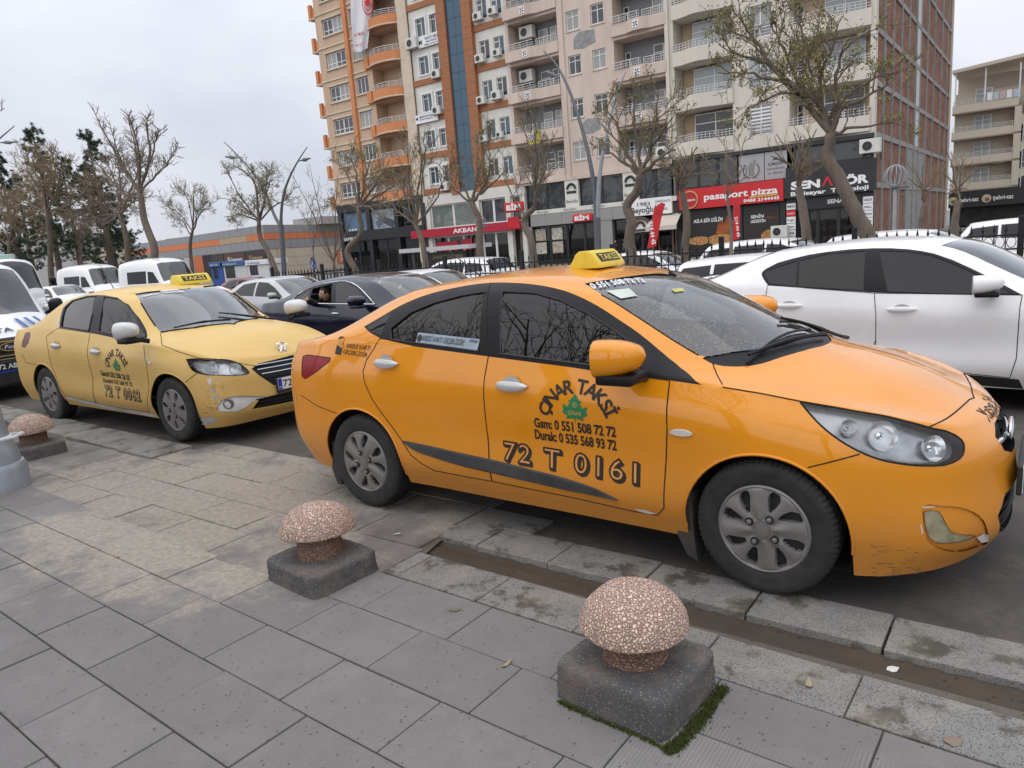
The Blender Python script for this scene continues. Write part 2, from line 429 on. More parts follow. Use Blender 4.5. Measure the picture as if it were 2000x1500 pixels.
 def finish(s, root, paint, single=(), mirror_names=True, inset=None):
  s.root = root; bm = s.bm; bm.normal_update(); out = {}
  inset = inset or {}
  bm.verts.ensure_lookup_table(); bm.verts.index_update()
  for k, name in enumerate(s.names):
   fs = [f for f in bm.faces if f[s.lay] == k]
   if not fs: continue
   vid = {}; V = []; N = []; Fc = []
   for f in fs:
    q = []
    for v in f.verts:
     if v.index not in vid:
      vid[v.index] = len(V); V.append(v.co.copy() - v.normal * inset.get(name, 0)); N.append(v.normal.copy())
     q.append(vid[v.index])
    Fc.append(q)
   if inset.get(name, 0) > 0:                       # side walls round a sunk piece
    fset = set(fs); inv = {}
    for f in fs:
     for e in f.edges:
      if sum(1 for g in e.link_faces if g in fset) == 1 and not (abs(e.verts[0].co.y) < 1e-4 and abs(e.verts[1].co.y) < 1e-4):
       q = []
       for v in e.verts:
        if v.index not in inv: inv[v.index] = len(V); V.append(v.co.copy()); N.append(v.normal.copy())
        q.append(inv[v.index])
       Fc.append([vid[e.verts[0].index], vid[e.verts[1].index], q[1], q[0]])
   m = s.pm.get(name, paint); base = name.split('#')[0]
   if base == 'door_window':                        # drop glass is flatter than the shell around it
    av = sum(N, Vector()).normalized(); N = [(q * 0.2 + av * 0.8).normalized() for q in N]
   MV = [Vector((v.x, -v.y, v.z)) for v in V]; MN = [Vector((v.x, -v.y, v.z)) for v in N]; MF = [q[::-1] for q in Fc]
   if name in single:
    nv = len(V); sets = [(V + MV, N + MN, Fc + [[i + nv for i in q] for q in MF])]
   else: sets = [(V, N, Fc), (MV, MN, MF)]
   for (v_, n_, f_) in sets:
    me = bpy.data.meshes.new(base); me.from_pydata([p[:] for p in v_], [], f_)
    if name in single:
     b2 = bmesh.new(); b2.from_mesh(me); b2.verts.ensure_lookup_table()
     nl = b2.verts.layers.float_vector.new('nn')
     for i, v in enumerate(b2.verts):
      nn = Vector(n_[i])
      if abs(v.co.y) < 1e-4: nn.y = 0; nn.normalize()
      v[nl] = nn
     bmesh.ops.remove_doubles(b2, verts=[v for v in b2.verts if abs(v.co.y) < 1e-4], dist=1e-4)
     n_ = [v[nl].copy() for v in b2.verts]; b2.to_mesh(me); b2.free()
    me.polygons.foreach_set('use_smooth', [True] * len(me.polygons))
    me.materials.append(m)
    me.normals_split_custom_set_from_vertices([p[:] for p in n_])
    o = link(base, me, root); out.setdefault(name, []).append(o)
  return out
 def seams_obj(s, root, m):
  if not s.seams: return
  for pts, r in s.seams:
   for sg in (1, -1):
    mb = MB(); mb.tube([(p.x, sg * p.y, p.z) for p in pts], r, 5, False); mb.build('panel_gap', m, root, fix=False)
 def decal(s, V, Fc, x0, z0, ux, uz, kx, kz, mb, off=0.0022):
  P = []
  for a, b in V:
   x = x0 + ux[0] * a * kx + uz[0] * b * kz; z = z0 + ux[1] * a * kx + uz[1] * b * kz
   P.append(s.surf(x, z, off))
  mb.add(P, Fc)
 def letter(s, mb, text, pl, pr, h=None, offset=0.0, shear=0.0, off=0.0022, spacing=1.0, vert=None):
  a = s.hit(*pl); b = s.hit(*pr); ux = Vector((b.x - a.x, b.z - a.z)); w = ux.length; ux.normalize()
  V, Fc, tw = text_mesh(text, offset, shear, spacing); kx = w / tw; kz = (h / 0.72) if h else kx
  s.decal(V, Fc, a.x, a.z, ux, (-ux.y, ux.x), kx, kz, mb, off)
 def done(s): s.bm.free()
def smooth2(pts, n=4, closed=False):
 P = np.array([list(p) + [0] for p in pts], float)
 if closed: P = np.concatenate([P, P[:1]])
 return [(q[0], q[1]) for q in catrom(P[:, None, :], n)[:, 0]][:(-1 if closed else None)]
# wheels
def wheel_mesh(R, rim, width, style, mats, name='wheel'):
 n = 72; V = []; Fc = []
 hw = width / 2
 prof = [(rim * 0.94, -hw * 0.80), (rim * 1.0, -hw * 0.93), (rim * 1.05, -hw * 0.97), (rim + (R - rim) * 0.30, -hw * 1.0), (rim + (R - rim) * 0.55, -hw * 0.995), (rim + (R - rim) * 0.62, -hw * 1.005), (R * 0.955, -hw * 0.90), (R * 0.978, -hw * 0.82), (R * 0.992, -hw * 0.72), (R * 0.975, -hw * 0.70), (R * 0.975, -hw * 0.66), (R, -hw * 0.64), (R, -hw * 0.25), (R * 0.978, -hw * 0.24), (R * 0.978, -hw * 0.18), (R, -hw * 0.17), (R, hw * 0.17), (R * 0.978, hw * 0.18), (R * 0.978, hw * 0.64), (R, hw * 0.66), (R * 0.96, hw * 0.9), (rim * 1.05, hw), (rim * 0.9, hw * 0.8)]
 ns = n * 3
 for i, (r, y) in enumerate(prof):
  for k in range(ns):
   a = 2 * PI * (k + (0.5 if 6 <= i <= 11 and False else 0)) / ns
   rr = r
   if 6 <= i <= 12 or 18 <= i <= 19:
    if k % 3 == 2: rr -= 0.006 if i > 6 else 0.003
   V.append((rr * math.cos(a), y, rr * math.sin(a)))
 for i in range(len(prof) - 1):
  for k in range(ns):
   Fc.append((i * ns + k, (i + 1) * ns + k, (i + 1) * ns + (k + 1) % ns, i * ns + (k + 1) % ns))
 mb = MB(); mb.add(V, Fc)
 mb.lathe([(rim * 0.9, hw * 0.8), (rim * 0.9, -hw * 0.2), (0.02, -hw * 0.2)], 32, 'y', cap=False)
 tyre = mb.mesh('wheel', [mats['tyre']])
 nr, na = 34, style['n'] * 36
 ro = rim * 1.0; V = []; Fc = []; M = []
 def opening(r, a):
  r = r / ro
  if not (style['r0'] < r < style['r1']): return -1
  t = (r - style['r0']) / (style['r1'] - style['r0'])
  sec = 2 * PI / style['n']; ph = (a + style.get('tw', 0) * t) % sec
  if style.get('pair'):
   k = int(((a + style.get('tw', 0) * t) % (2 * PI)) / sec); ph += (0.16 if k % 2 else -0.16) * sec * (1 - t) * style['pair']
  c = sec / 2; w = style['w0'] + (style['w1'] - style['w0']) * t
  w *= math.sin(PI * min(1, max(0, t * 0.86 + 0.1))) ** 0.45
  return (w * sec / 2 - abs(ph - c)) * r * ro
 hub = style.get('hub', 0.16)
 for i in range(nr + 1):
  r = ro * (0.02 + 0.98 * i / nr)
  for k in range(na):
   a = 2 * PI * k / na; f = r / ro
   y = -hw * 0.90 - 0.012 * (1 - f * f) + (0.022 * max(0, 1 - abs(f - 0.55) / 0.35) if style.get('dish') else 0)
   if f > 0.93: y += 0.010 * (f - 0.93) / 0.07 - 0.006
   sec = 2 * PI / style['n']; y += style.get('ridge', 0.004) * math.cos((a + 0.0) / sec * 2 * PI) * (1 if 0.25 < f < 0.9 else 0)
   y += 0.030 * min(1, max(0, opening(r, a) / 0.0035))
   V.append((r * math.cos(a), y, r * math.sin(a)))
 for i in range(nr):
  for k in range(na):
   q = (i * na + k, (i + 1) * na + k, (i + 1) * na + (k + 1) % na, i * na + (k + 1) % na); Fc.append(q)
   rm = ro * (0.02 + 0.98 * (i + .5) / nr); am = 2 * PI * (k + .5) / na
   M.append(1 if opening(rm, am) > 0.0025 else 0)
 mb = MB(); b = 0
 mb.v = V; mb.f = Fc; mb.m = M
 mb.lathe([(ro * hub, 0.0), (ro * hub * 0.96, -0.006), (ro * hub * 0.5, -0.008), (0.002, -0.008)], 24, 'y', (0, -hw * 0.90 - 0.010, 0))
 for k in range(style.get('bolts', 4)):
  a = 2 * PI * (k + style.get('bph', 0.5)) / style.get('bolts', 4); c = (ro * 0.31 * math.cos(a), -hw * 0.90 - 0.016, ro * 0.31 * math.sin(a))
  mb.lathe([(0.019, 0.006), (0.019, -0.001), (0.015, -0.002)], 12, 'y', c, 1, cap=True)
  mb.lathe([(0.011, 0.0), (0.011, -0.009), (0.007, -0.012)], 8, 'y', c)
 cover = mb.mesh('wheel_cover', [mats['cover'], mats['dark']])
 for me in (tyre, cover):
  bm = bmesh.new(); bm.from_mesh(me); bmesh.ops.recalc_face_normals(bm, faces=bm.faces); bm.to_mesh(me); bm.free()
  me.polygons.foreach_set('use_smooth', [True] * len(me.polygons)); me.set_sharp_from_angle(angle=math.radians(32))
 return tyre, cover
def both(name, mats, root, fn, smooth=False, fix=True):
 o = []
 for sg in (1, -1):
  mb = MB(); fn(mb, sg); o.append(mb.build(name, mats, root, smooth, fix))
 return o
def place_wheels(root, tyre, cover, xs, y, R, z=0.0, turn=0.0):
 for i, x in enumerate(xs):
  for sgn in (-1, 1):
   w = link('wheel', tyre, root); w.location = (x, sgn * y, R + z); w.rotation_euler = (0, rnd.uniform(0, 6.28), 0 if sgn < 0 else PI)
   c = link('wheel_cover', cover, w)
   if i == 1 and turn: w.rotation_euler = (0, w.rotation_euler[1], w.rotation_euler[2] + turn)
def underbody(car, root, m, arches, x0=None):
 b = car.bottom; mb = MB(); n = len(b)
 z = 0.24
 V = [(p[0], p[1] * 0.97, p[2] + 0.004) for p in b] + [(p[0], -p[1] * 0.97, p[2] + 0.004) for p in b]
 mb.add(V, [(i, i + 1, n + i + 1, n + i) for i in range(n - 1)])
 for x, zc, r, w in arches:
  for sgn in (-1, 1):
   V = []; k = 18
   for j in range(k + 1):
    a = PI * (-0.10 + 1.20 * j / k); V += [(x + r * math.cos(a), sgn * (w - 0.002), zc + r * math.sin(a)), (x + r * math.cos(a), sgn * (w - 0.30), zc + r * math.sin(a))]
   mb.add(V, [(2 * j, 2 * j + 1, 2 * j + 3, 2 * j + 2) for j in range(k)])
   W = [(x + r * math.cos(PI * (-0.1 + 1.2 * j / k)), sgn * (w - 0.30), zc + r * math.sin(PI * (-0.1 + 1.2 * j / k))) for j in range(k + 1)]
   mb.add(W, [tuple(range(k + 1))])
 mb.build('underbody', m, root, fix=False)
def interior(root, m, seats=((0.45, 0.30), (1.35, 0.42)), zf=0.30, dash=(2.05, 0.92), w=0.68, seat_m=None, belt=0.9, wheel_side=1):
 mb = MB(); mb.bbox(-0.2, dash[0] + 0.25, -w, w, zf - 0.06, zf, 0.01); mb.build('cabin_floor', m, root)
 for row, (x, _) in enumerate(seats):
  for sy in ((-0.36, 0.36)):
   mb = MB(); mb.bbox(x, x + 0.5, sy - 0.25, sy + 0.25, zf + 0.05, zf + 0.24, 0.05)
   bk = MB(); bk.bbox(-0.06, 0.06, -0.24, 0.24, 0, 0.60, 0.05)
   a = math.radians(-14); mb.add([(x + v[0] * math.cos(a) + v[2] * math.sin(a), sy + v[1], zf + 0.2 - v[0] * math.sin(a) + v[2] * math.cos(a)) for v in bk.v], bk.f)
   hd = MB(); hd.bbox(-0.05, 0.05, -0.13, 0.13, 0, 0.18, 0.045)
   mb.add([(x - 0.19 + v[0], sy + v[1], zf + 0.82 + v[2]) for v in hd.v], hd.f)
   mb.build('seat', seat_m or m, root, 'auto')
 mb = MB(); mb.bbox(dash[0], dash[0] + 0.55, -w, w, 0.55, dash[1], 0.06); mb.build('dashboard', m, root, 'auto')
 mb = MB(); c = Vector((dash[0] - 0.13, 0.36 * wheel_side, dash[1] - 0.02)); ax = Vector((-0.9, 0, 0.42)).normalized(); u = Vector((0, 1, 0)); v = ax.cross(u)
 mb.tube([c + u * (0.18 * math.cos(t * PI / 12)) + v * (0.18 * math.sin(t * PI / 12)) for t in range(25)], 0.014, 6, False)
 mb.tube([c - u * 0.17, c + u * 0.17], 0.016, 6); mb.build('steering_wheel', m, root, 'auto')
def handle(root, m, p, l=0.20, h=0.075, both=True, dish=None, ny=-1):
 for sgn in (1, -1) if both else (1,):
  mb = MB(); nseg = 14; V = []
  cup = [(l * 0.30 * math.cos(2 * PI * k / 20), 0.42 * h + 0.0, h * 0.62 * math.sin(2 * PI * k / 20)) for k in range(20)]
  mb.add([(p.x + q[0], sgn * (p.y - 0.004), p.z + q[2]) for q in cup], [tuple(range(20)) if sgn > 0 else tuple(range(19, -1, -1))], 1)
  prof = []
  for i in range(nseg + 1):
   t = i / nseg * 2 - 1; wv = h * 0.30 * (1 - abs(t) ** 2.6) ** 0.6 + 0.003
   out = 0.008 + 0.030 * (1 - t * t) ** 0.7
   ring = []
   for k in range(8):
    a = 2 * PI * k / 8
    ring.append((p.x + t * l / 2, sgn * (p.y - out - 0.010 * math.cos(a)), p.z + wv * math.sin(a)))
   prof += ring
  mb.add(prof, [(i * 8 + k, i * 8 + (k + 1) % 8, (i + 1) * 8 + (k + 1) % 8, (i + 1) * 8 + k) for i in range(nseg) for k in range(8)] + [tuple(range(8)), tuple(nseg * 8 + k for k in range(8))])
  mb.build('door_handle', [m, dish or m], root, 'auto')
def mirror(root, c, size, m_shell, m_base, sgn_both=True, taper=0.7, arm=0.12):
 L, W, H = size                                   # along x, across y, height
 for sgn in (1, -1) if sgn_both else (1,):
  mb = MB(); n, r = 16, 10; V = []
  for i in range(r + 1):
   t = i / r                                # 0 glass face (rear) ... 1 nose (front)
   k = math.sqrt(max(0.0, 1 - t ** 2.4)) * 0.98 + 0.02
   for j in range(n):
    a = 2 * PI * j / n; ca, sa = math.cos(a), math.sin(a)
    ca = abs(ca) ** 0.72 * (1 if ca > 0 else -1); sa = abs(sa) ** 0.80 * (1 if sa > 0 else -1)
    yy = ca * W / 2 * k; zz = sa * H / 2 * k * (1 - 0.22 * (ca * 0.5 + 0.5) * (1 if sa > 0 else 0.4))
    V.append((c.x - L * 0.45 + L * t + 0.12 * yy * -1, sgn * (c.y + yy), c.z + zz + 0.015 * t))
  Fc = [(i * n + j, i * n + (j + 1) % n, (i + 1) * n + (j + 1) % n, (i + 1) * n + j) for i in range(r) for j in range(n)] + [tuple(range(n)), tuple(r * n + j for j in range(n))]
  mb.add(V, Fc)
  o = mb.build('wing_mirror', m_shell, root, 'auto')
  b = MB(); b.bbox(c.x - L * 0.36, c.x + L * 0.40, sgn * (c.y) - W * 0.40, sgn * (c.y) + W * 0.44, c.z - H * 0.60, c.z - H * 0.34, 0.012)
  b.tube([(c.x + L * 0.1, sgn * (c.y + W * 0.3), c.z - H * 0.45), (c.x + L * 0.16, sgn * (c.y + W * 0.3 + arm), c.z - H * 0.62)], 0.024, 8)
  b.build('mirror_foot', m_base, o, 'auto')
def gen_spec(xr, xf, WB, W, belt, centre, rail, blunt=1.0, zs=1.0, **kw):
 hx = [-.935, -.45, 0, 2.57, 2.95, 3.465]; nx = [xr, xr * 0.5, 0, WB, WB + (xf - WB) * .42, xf]; R = []
 for k in range(5):
  row = []
  for j in range(14):
   x, y, z = H_RINGS[k][j]
   b0, s0 = H_RINGS[0][j][2], H_RINGS[4][j][2]; f = (z - s0) / (b0 - s0)
   s1 = s0 * zs; yy = y * W / .85
   if j in (1, 2, 11, 12): yy = yy + (min(W, yy * 1.22) - yy) * (blunt - 1)
   row.append((float(np.interp(x, hx, nx)), yy, s1 + (belt[j] - s1) * f))
  R.append(row)
 return dict(rings=R, corner=(2, -3), centre=centre, rail=rail, **kw)
def car_paint(name, col, dust=0.35, dustcol=(0.30, 0.22, 0.15), zlo=0.15, zhi=0.75, rough=0.38, coat=0.8, chips=0.0, chipcol=(0.6, 0.58, 0.55), wet=0.0, flat=0.0):
 if name in MATS: return MATS[name]
 m = mat(name, col, rough, 0.0, 0.05, 2.5, coat=coat, spec=0.2)
 nt = m.node_tree; N, L = nt.nodes, nt.links; bs = N['Principled BSDF']
 tc = next(n for n in N if n.type == 'TEX_COORD')
 src = bs.inputs['Base Color'].links[0].from_socket
 sx = N.new('ShaderNodeSeparateXYZ'); L.new(tc.outputs['Object'], sx.inputs[0])
 nz = N.new('ShaderNodeTexNoise'); nz.inputs['Scale'].default_value = 5; nz.inputs['Detail'].default_value = 8; nz.inputs['Roughness'].default_value = 0.7
 L.new(tc.outputs['Object'], nz.inputs['Vector'])
 ma = N.new('ShaderNodeMath'); ma.operation = 'MULTIPLY_ADD'; ma.inputs[1].default_value = -0.5; L.new(nz.outputs['Fac'], ma.inputs[0]); L.new(sx.outputs['Z'], ma.inputs[2])
 mr = N.new('ShaderNodeMapRange'); mr.inputs['From Min'].default_value = zhi - 0.25; mr.inputs['From Max'].default_value = zlo - 0.25
 mr.inputs['To Min'].default_value = 0.02; mr.inputs['To Max'].default_value = dust; mr.interpolation_type = 'SMOOTHSTEP'
 L.new(ma.outputs[0], mr.inputs['Value'])
 mx = N.new('ShaderNodeMix'); mx.data_type = 'RGBA'; mx.inputs[7].default_value = (*dustcol, 1)
 L.new(mr.outputs[0], mx.inputs[0]); L.new(src, mx.inputs[6]); out = mx.outputs[2]
 if chips > 0:
  mp = N.new('ShaderNodeMapping'); mp.inputs['Scale'].default_value = (1, 1, 5); L.new(tc.outputs['Object'], mp.inputs[0])
  n2 = N.new('ShaderNodeTexNoise'); n2.inputs['Scale'].default_value = 11; n2.inputs['Detail'].default_value = 9; n2.inputs['Roughness'].default_value = 0.75
  L.new(mp.outputs[0], n2.inputs['Vector'])
  th = N.new('ShaderNodeMapRange'); th.inputs['From Min'].default_value = 0.69 - chips * 0.06; th.inputs['From Max'].default_value = 0.71 - chips * 0.06
  L.new(n2.outputs['Fac'], th.inputs['Value'])
  m2 = N.new('ShaderNodeMix'); m2.data_type = 'RGBA'; m2.inputs[7].default_value = (*chipcol, 1); L.new(th.outputs[0], m2.inputs[0]); L.new(out, m2.inputs[6]); out = m2.outputs[2]
 L.new(out, bs.inputs['Base Color'])
 rr = N.new('ShaderNodeMath'); rr.operation = 'MULTIPLY_ADD'; rr.inputs[1].default_value = 0.5; rr.inputs[2].default_value = rough; rr.use_clamp = True
 L.new(mr.outputs[0], rr.inputs[0]); L.new(rr.outputs[0], bs.inputs['Roughness'])
 cr = N.new('ShaderNodeMath'); cr.operation = 'MULTIPLY_ADD'; cr.inputs[1].default_value = -coat * 0.9; cr.inputs[2].default_value = coat; cr.use_clamp = True
 L.new(mr.outputs[0], cr.inputs[0]); L.new(cr.outputs[0], bs.inputs['Coat Weight'])
 n4 = N.new('ShaderNodeTexNoise'); n4.inputs['Scale'].default_value = 1.6; n4.inputs['Detail'].default_value = 2; L.new(tc.outputs['Object'], n4.inputs['Vector'])
 bp = N.new('ShaderNodeBump'); bp.inputs['Strength'].default_value = 0.05; bp.inputs['Distance'].default_value = 0.02; L.new(n4.outputs['Fac'], bp.inputs['Height'])
 if wet > 0:
  vo = N.new('ShaderNodeTexVoronoi'); vo.inputs['Scale'].default_value = 110; L.new(tc.outputs['Object'], vo.inputs['Vector'])
  r = N.new('ShaderNodeMapRange'); r.inputs['From Min'].default_value = 0.30; r.inputs['From Max'].default_value = 0.12; L.new(vo.outputs['Distance'], r.inputs['Value'])
  up = N.new('ShaderNodeNewGeometry'); sn = N.new('ShaderNodeSeparateXYZ'); L.new(up.outputs['Normal'], sn.inputs[0])
  ur = N.new('ShaderNodeMapRange'); ur.inputs['From Min'].default_value = 0.5; ur.inputs['From Max'].default_value = 0.9; L.new(sn.outputs['Z'], ur.inputs['Value'])
  mu = N.new('ShaderNodeMath'); mu.operation = 'MULTIPLY'; L.new(r.outputs[0], mu.inputs[0]); L.new(ur.outputs[0], mu.inputs[1])
  b2 = N.new('ShaderNodeBump'); b2.inputs['Strength'].default_value = wet; b2.inputs['Distance'].default_value = 0.002
  L.new(mu.outputs[0], b2.inputs['Height']); L.new(bp.outputs[0], b2.inputs['Normal'])
  L.new(b2.outputs[0], bs.inputs['Normal']); L.new(b2.outputs[0], bs.inputs['Coat Normal'])
 else:
  L.new(bp.outputs[0], bs.inputs['Normal']); L.new(bp.outputs[0], bs.inputs['Coat Normal'])
 return m
M_TRIM = mat('black_trim', (0.010, 0.010, 0.011), 0.4, var=0.2, spec=0.22)
M_PLASTIC = mat('black_plastic', (0.02, 0.02, 0.021), 0.6, var=0.25)
M_GAP = mat('panel_gap', (0.012, 0.010, 0.008), 0.9)
M_UNDER = mat('underbody', (0.008, 0.008, 0.008), 0.95)
M_TYRE = mat('tyre', (0.022, 0.021, 0.020), 0.82, var=0.35, vscale=14, dirt=0.5, dirtcol=(0.07, 0.062, 0.054))
M_DARK = mat('wheel_dark', (0.012, 0.013, 0.015), 0.7)
M_CABIN = mat('cabin', (0.03, 0.031, 0.034), 0.8)
M_SEAT = mat('seat_cloth', (0.055, 0.055, 0.058), 0.9)
M_CHROME = mat('chrome', (0.75, 0.76, 0.78), 0.12, 1.0, 0.05)
M_SILVER = mat('silver_handle', (0.62, 0.62, 0.62), 0.3, 0.35, 0.05, coat=0.5)
M_INK = mat('black_decal', (0.022, 0.016, 0.012), 0.55)
M_GREEN = mat('green_leaf_decal', (0.015, 0.20, 0.07), 0.5)
M_WHITE = mat('white_decal', (0.78, 0.78, 0.78), 0.5, var=0.04)
M_LENS = glass('lamp_lens', (0.95, 0.96, 0.97), 0.02, 1.5, 0.97)
M_REFL = mat('lamp_reflector', (0.80, 0.81, 0.82), 0.18, 0.85, 0.12, 9)
M_LAMPDARK = mat('lamp_housing', (0.40, 0.41, 0.42), 0.25, 0.6, 0.45, 7)
M_TAIL = mat('tail_lamp', (0.26, 0.004, 0.008), 0.3, coat=0.25, spec=0.2)
M_TAIL2 = mat('tail_lamp_dark', (0.12, 0.006, 0.010), 0.3, coat=0.25, spec=0.2)
M_AMBER = mat('yellowed_fog_lens', (0.30, 0.27, 0.17), 0.25, coat=0.6, var=0.3, vscale=20)
M_SIGN_Y = mat('taxi_sign_yellow', (0.72, 0.55, 0.02), 0.4, var=0.06, coat=0.3)
M_GLASS_D = glass('tinted_side_glass', (0.24, 0.26, 0.28), 0.01, 1.5, 0.86, boost=0.9)
M_GLASS_W = glass('wet_windscreen', (0.50, 0.54, 0.52), 0.015, 1.55, 0.86, drops=0.7, boost=1.6)
M_GLASS_W2 = glass('dusty_windscreen', (0.46, 0.52, 0.56), 0.03, 1.6, 0.80, base=(0.16, 0.18, 0.19), boost=1.9)
M_GLASS_B = glass('dark_tinted_glass', (0.05, 0.055, 0.06), 0.012, 1.5, 0.75, boost=0.8)
M_PLATE = mat('number_plate', (0.78, 0.78, 0.76), 0.4, var=0.04)
M_BLUE = mat('plate_blue', (0.01, 0.05, 0.32), 0.4)
M_FLAP = mat('mudflap', (.035, .032, .030), .8, dirt=.6, dirtcol=(.12, .10, .08))
WHEEL_MATS = dict(tyre=M_TYRE, cover=mat('wheel_cover_grey', (0.21, 0.20, 0.19), 0.42, 0.25, 0.12, 10, dirt=0.5, dirtcol=(0.10, 0.085, 0.07)), dark=M_DARK)
def lamp(car, out, name, depth=0.05, bowls=()):
 for o in out.get(name, []):
  me = o.data; bm = bmesh.new(); bm.from_mesh(me); n = len(bm.verts)
  nv = [v.normal.copy() for v in bm.verts]
  for v, q in zip(bm.verts, nv): v.co -= q * depth
  m2 = bpy.data.meshes.new('lamp_housing'); bm.to_mesh(m2); bm.free(); m2.materials.clear(); m2.materials.append(M_LAMPDARK)
  h = link('lamp_housing', m2, o)
  sg = -1 if me.vertices[0].co.y < 0 else 1
  for (c, d, r) in bowls:
   c = Vector((c[0], abs(c[1]) * sg, c[2])); d = Vector((d[0], abs(d[1]) * sg, d[2])).normalized()
   mb = MB(); q = d.to_track_quat('Y', 'Z').to_matrix()
   prof = [(r, 0.0), (r * 1.04, 0.006), (r * 0.98, -0.004), (r * 0.80, -0.022), (r * 0.5, -0.038), (r * 0.28, -0.044), (r * 0.26, -0.02), (0.004, -0.012)]
   mb.lathe(prof, 20, 'y', cap=False)
   mb.v = [tuple(c + q @ Vector(v)) for v in mb.v]
   mb.build('lamp_bowl', M_REFL, o, 'auto')
def leaf_shape():
 half = [(0.0, -0.62), (0.03, -0.38), (0.34, -0.46), (0.30, -0.33), (0.50, -0.20), (0.44, -0.10), (0.50, 0.12), (0.36, 0.10), (0.30, 0.02), (0.20, 0.24), (0.28, 0.30), (0.16, 0.34), (0.0, 0.58)]
 return half + [(-x, z) for x, z in reversed(half[1:-1])]
def arc_text(car, mb, text, cx, cz, r, a0, a1, h, k=1.0):
 n = len(text)
 ws = [0.36 if c == ' ' else text_mesh(c, 0.03)[2] + 0.10 for c in text]; tot = sum(ws); acc = 0
 for c, w in zip(text, ws):
  a = math.radians(a0 + (a1 - a0) * (acc + w / 2) / tot); acc += w
  if c == ' ': continue
  V, Fc, tw = text_mesh(c, 0.03); kk = h / 0.72
  ux = (math.cos(a), -math.sin(a)); uz = (math.sin(a), math.cos(a))
  x0 = cx + r * math.sin(a) - ux[0] * tw * kk * k / 2; z0 = cz + r * math.cos(a) - ux[1] * tw * kk * k / 2
  car.decal(V, Fc, x0, z0, ux, uz, kk * k, kk, mb)
def circus_number(car, mb, mb_in, text, pl, pr, h, k=1.0, depth=0.010):
 a = car.hit(*pl); b = car.hit(*pr); ux = Vector((b.x - a.x, b.z - a.z)); w = ux.length; ux.normalize(); uz = (-ux.y, ux.x)
 V, Fc, tw = text_mesh(text, 0.055, 0, 1.22); kx = w / tw; kz = h / 0.72
 car.decal(V, Fc, a.x + depth, a.z - depth, ux, uz, kx, kz, mb, 0.0015)
 car.decal(V, Fc, a.x + depth * .5, a.z - depth * .5, ux, uz, kx, kz, mb, 0.0018)
 car.decal(V, Fc, a.x, a.z, ux, uz, kx, kz, mb, 0.0021)
 V2, F2, tw2 = text_mesh(text, -0.012, 0, 1.22)
 car.decal([(v[0] + 0.067, v[1]) for v in V2], F2, a.x, a.z, ux, uz, kx, kz, mb_in, 0.0030)
# the orange taxi (front)
H_LOC = (-3.539, 3.866, 0.0)
H_COLS = 14
def ringrow(xs, ys, zs): return [(x, y, z) for x, y, z in zip(xs, ys, zs)]
HX = lambda r0, r1, rc, f0, f1, fc: [r0, r1, rc, -0.45, 0.0, 0.6, 1.08, 1.7, 2.25, 2.6, 2.95, f0, f1, fc]
H_RINGS = [
 ringrow(HX(-0.895, -0.875, -0.745, 3.17, 3.305, 3.355), [0, .40, .665, .752, .782, .80, .805, .80, .785, .765, .70, .575, .32, 0], [1.045, 1.045, 1.055, 1.085, 1.10, 1.075, 1.05, 1.005, .955, .905, .85, .785, .742, .732]),
 ringrow(HX(-.925, -.91, -.79, 3.22, 3.37, 3.42), [0, .42, .715, .812, .836, .843, .848, .85, .84, .828, .765, .615, .33, 0], [.90, .90, .90, .915, .91, .885, .865, .84, .82, .79, .735, .68, .65, .64]),
 ringrow(HX(-.935, -.92, -.80, 3.24, 3.40, 3.45), [0, .44, .735, .826, .848, .836, .833, .836, .845, .85, .80, .64, .34, 0], [.64, .64, .64, .64, .63, .60, .58, .57, .58, .58, .54, .52, .50, .49]),
 ringrow(HX(-.905, -.89, -.775, 3.25, 3.42, 3.465), [0, .45, .73, .818, .84, .845, .846, .846, .846, .85, .81, .66, .36, 0], [.38, .38, .38, .37, .36, .35, .345, .34, .34, .33, .31, .30, .29, .28]),
 ringrow(HX(-.83, -.82, -.70, 3.20, 3.36, 3.40), [0, .43, .68, .765, .785, .79, .79, .79, .79, .79, .77, .62, .34, 0], [.24, .23, .21, .20, .205, .21, .205, .20, .19, .17, .15, .165, .18, .18]),
]
H_SPEC = dict(rings=H_RINGS, corner=(2, -3),
 centre=[(-.89, 1.045), (-.46, 1.125), (.36, 1.415), (1.0, 1.468), (1.74, 1.405), (2.64, 1.015), (3.02, .90), (3.355, .732)],
 rail=[(-.74, .60, 1.06), (-.42, .655, 1.115), (.36, .575, 1.395), (1.0, .585, 1.432), (1.55, .585, 1.365), (2.30, .665, .975), (2.78, .60, .895), (3.22, .48, .772)])
P_ORANGE = car_paint('taxi_orange', (0.79, 0.285, 0.001), 0.58, (0.33, 0.165, 0.065), 0.08, 0.80, coat=1.0, wet=0.25)
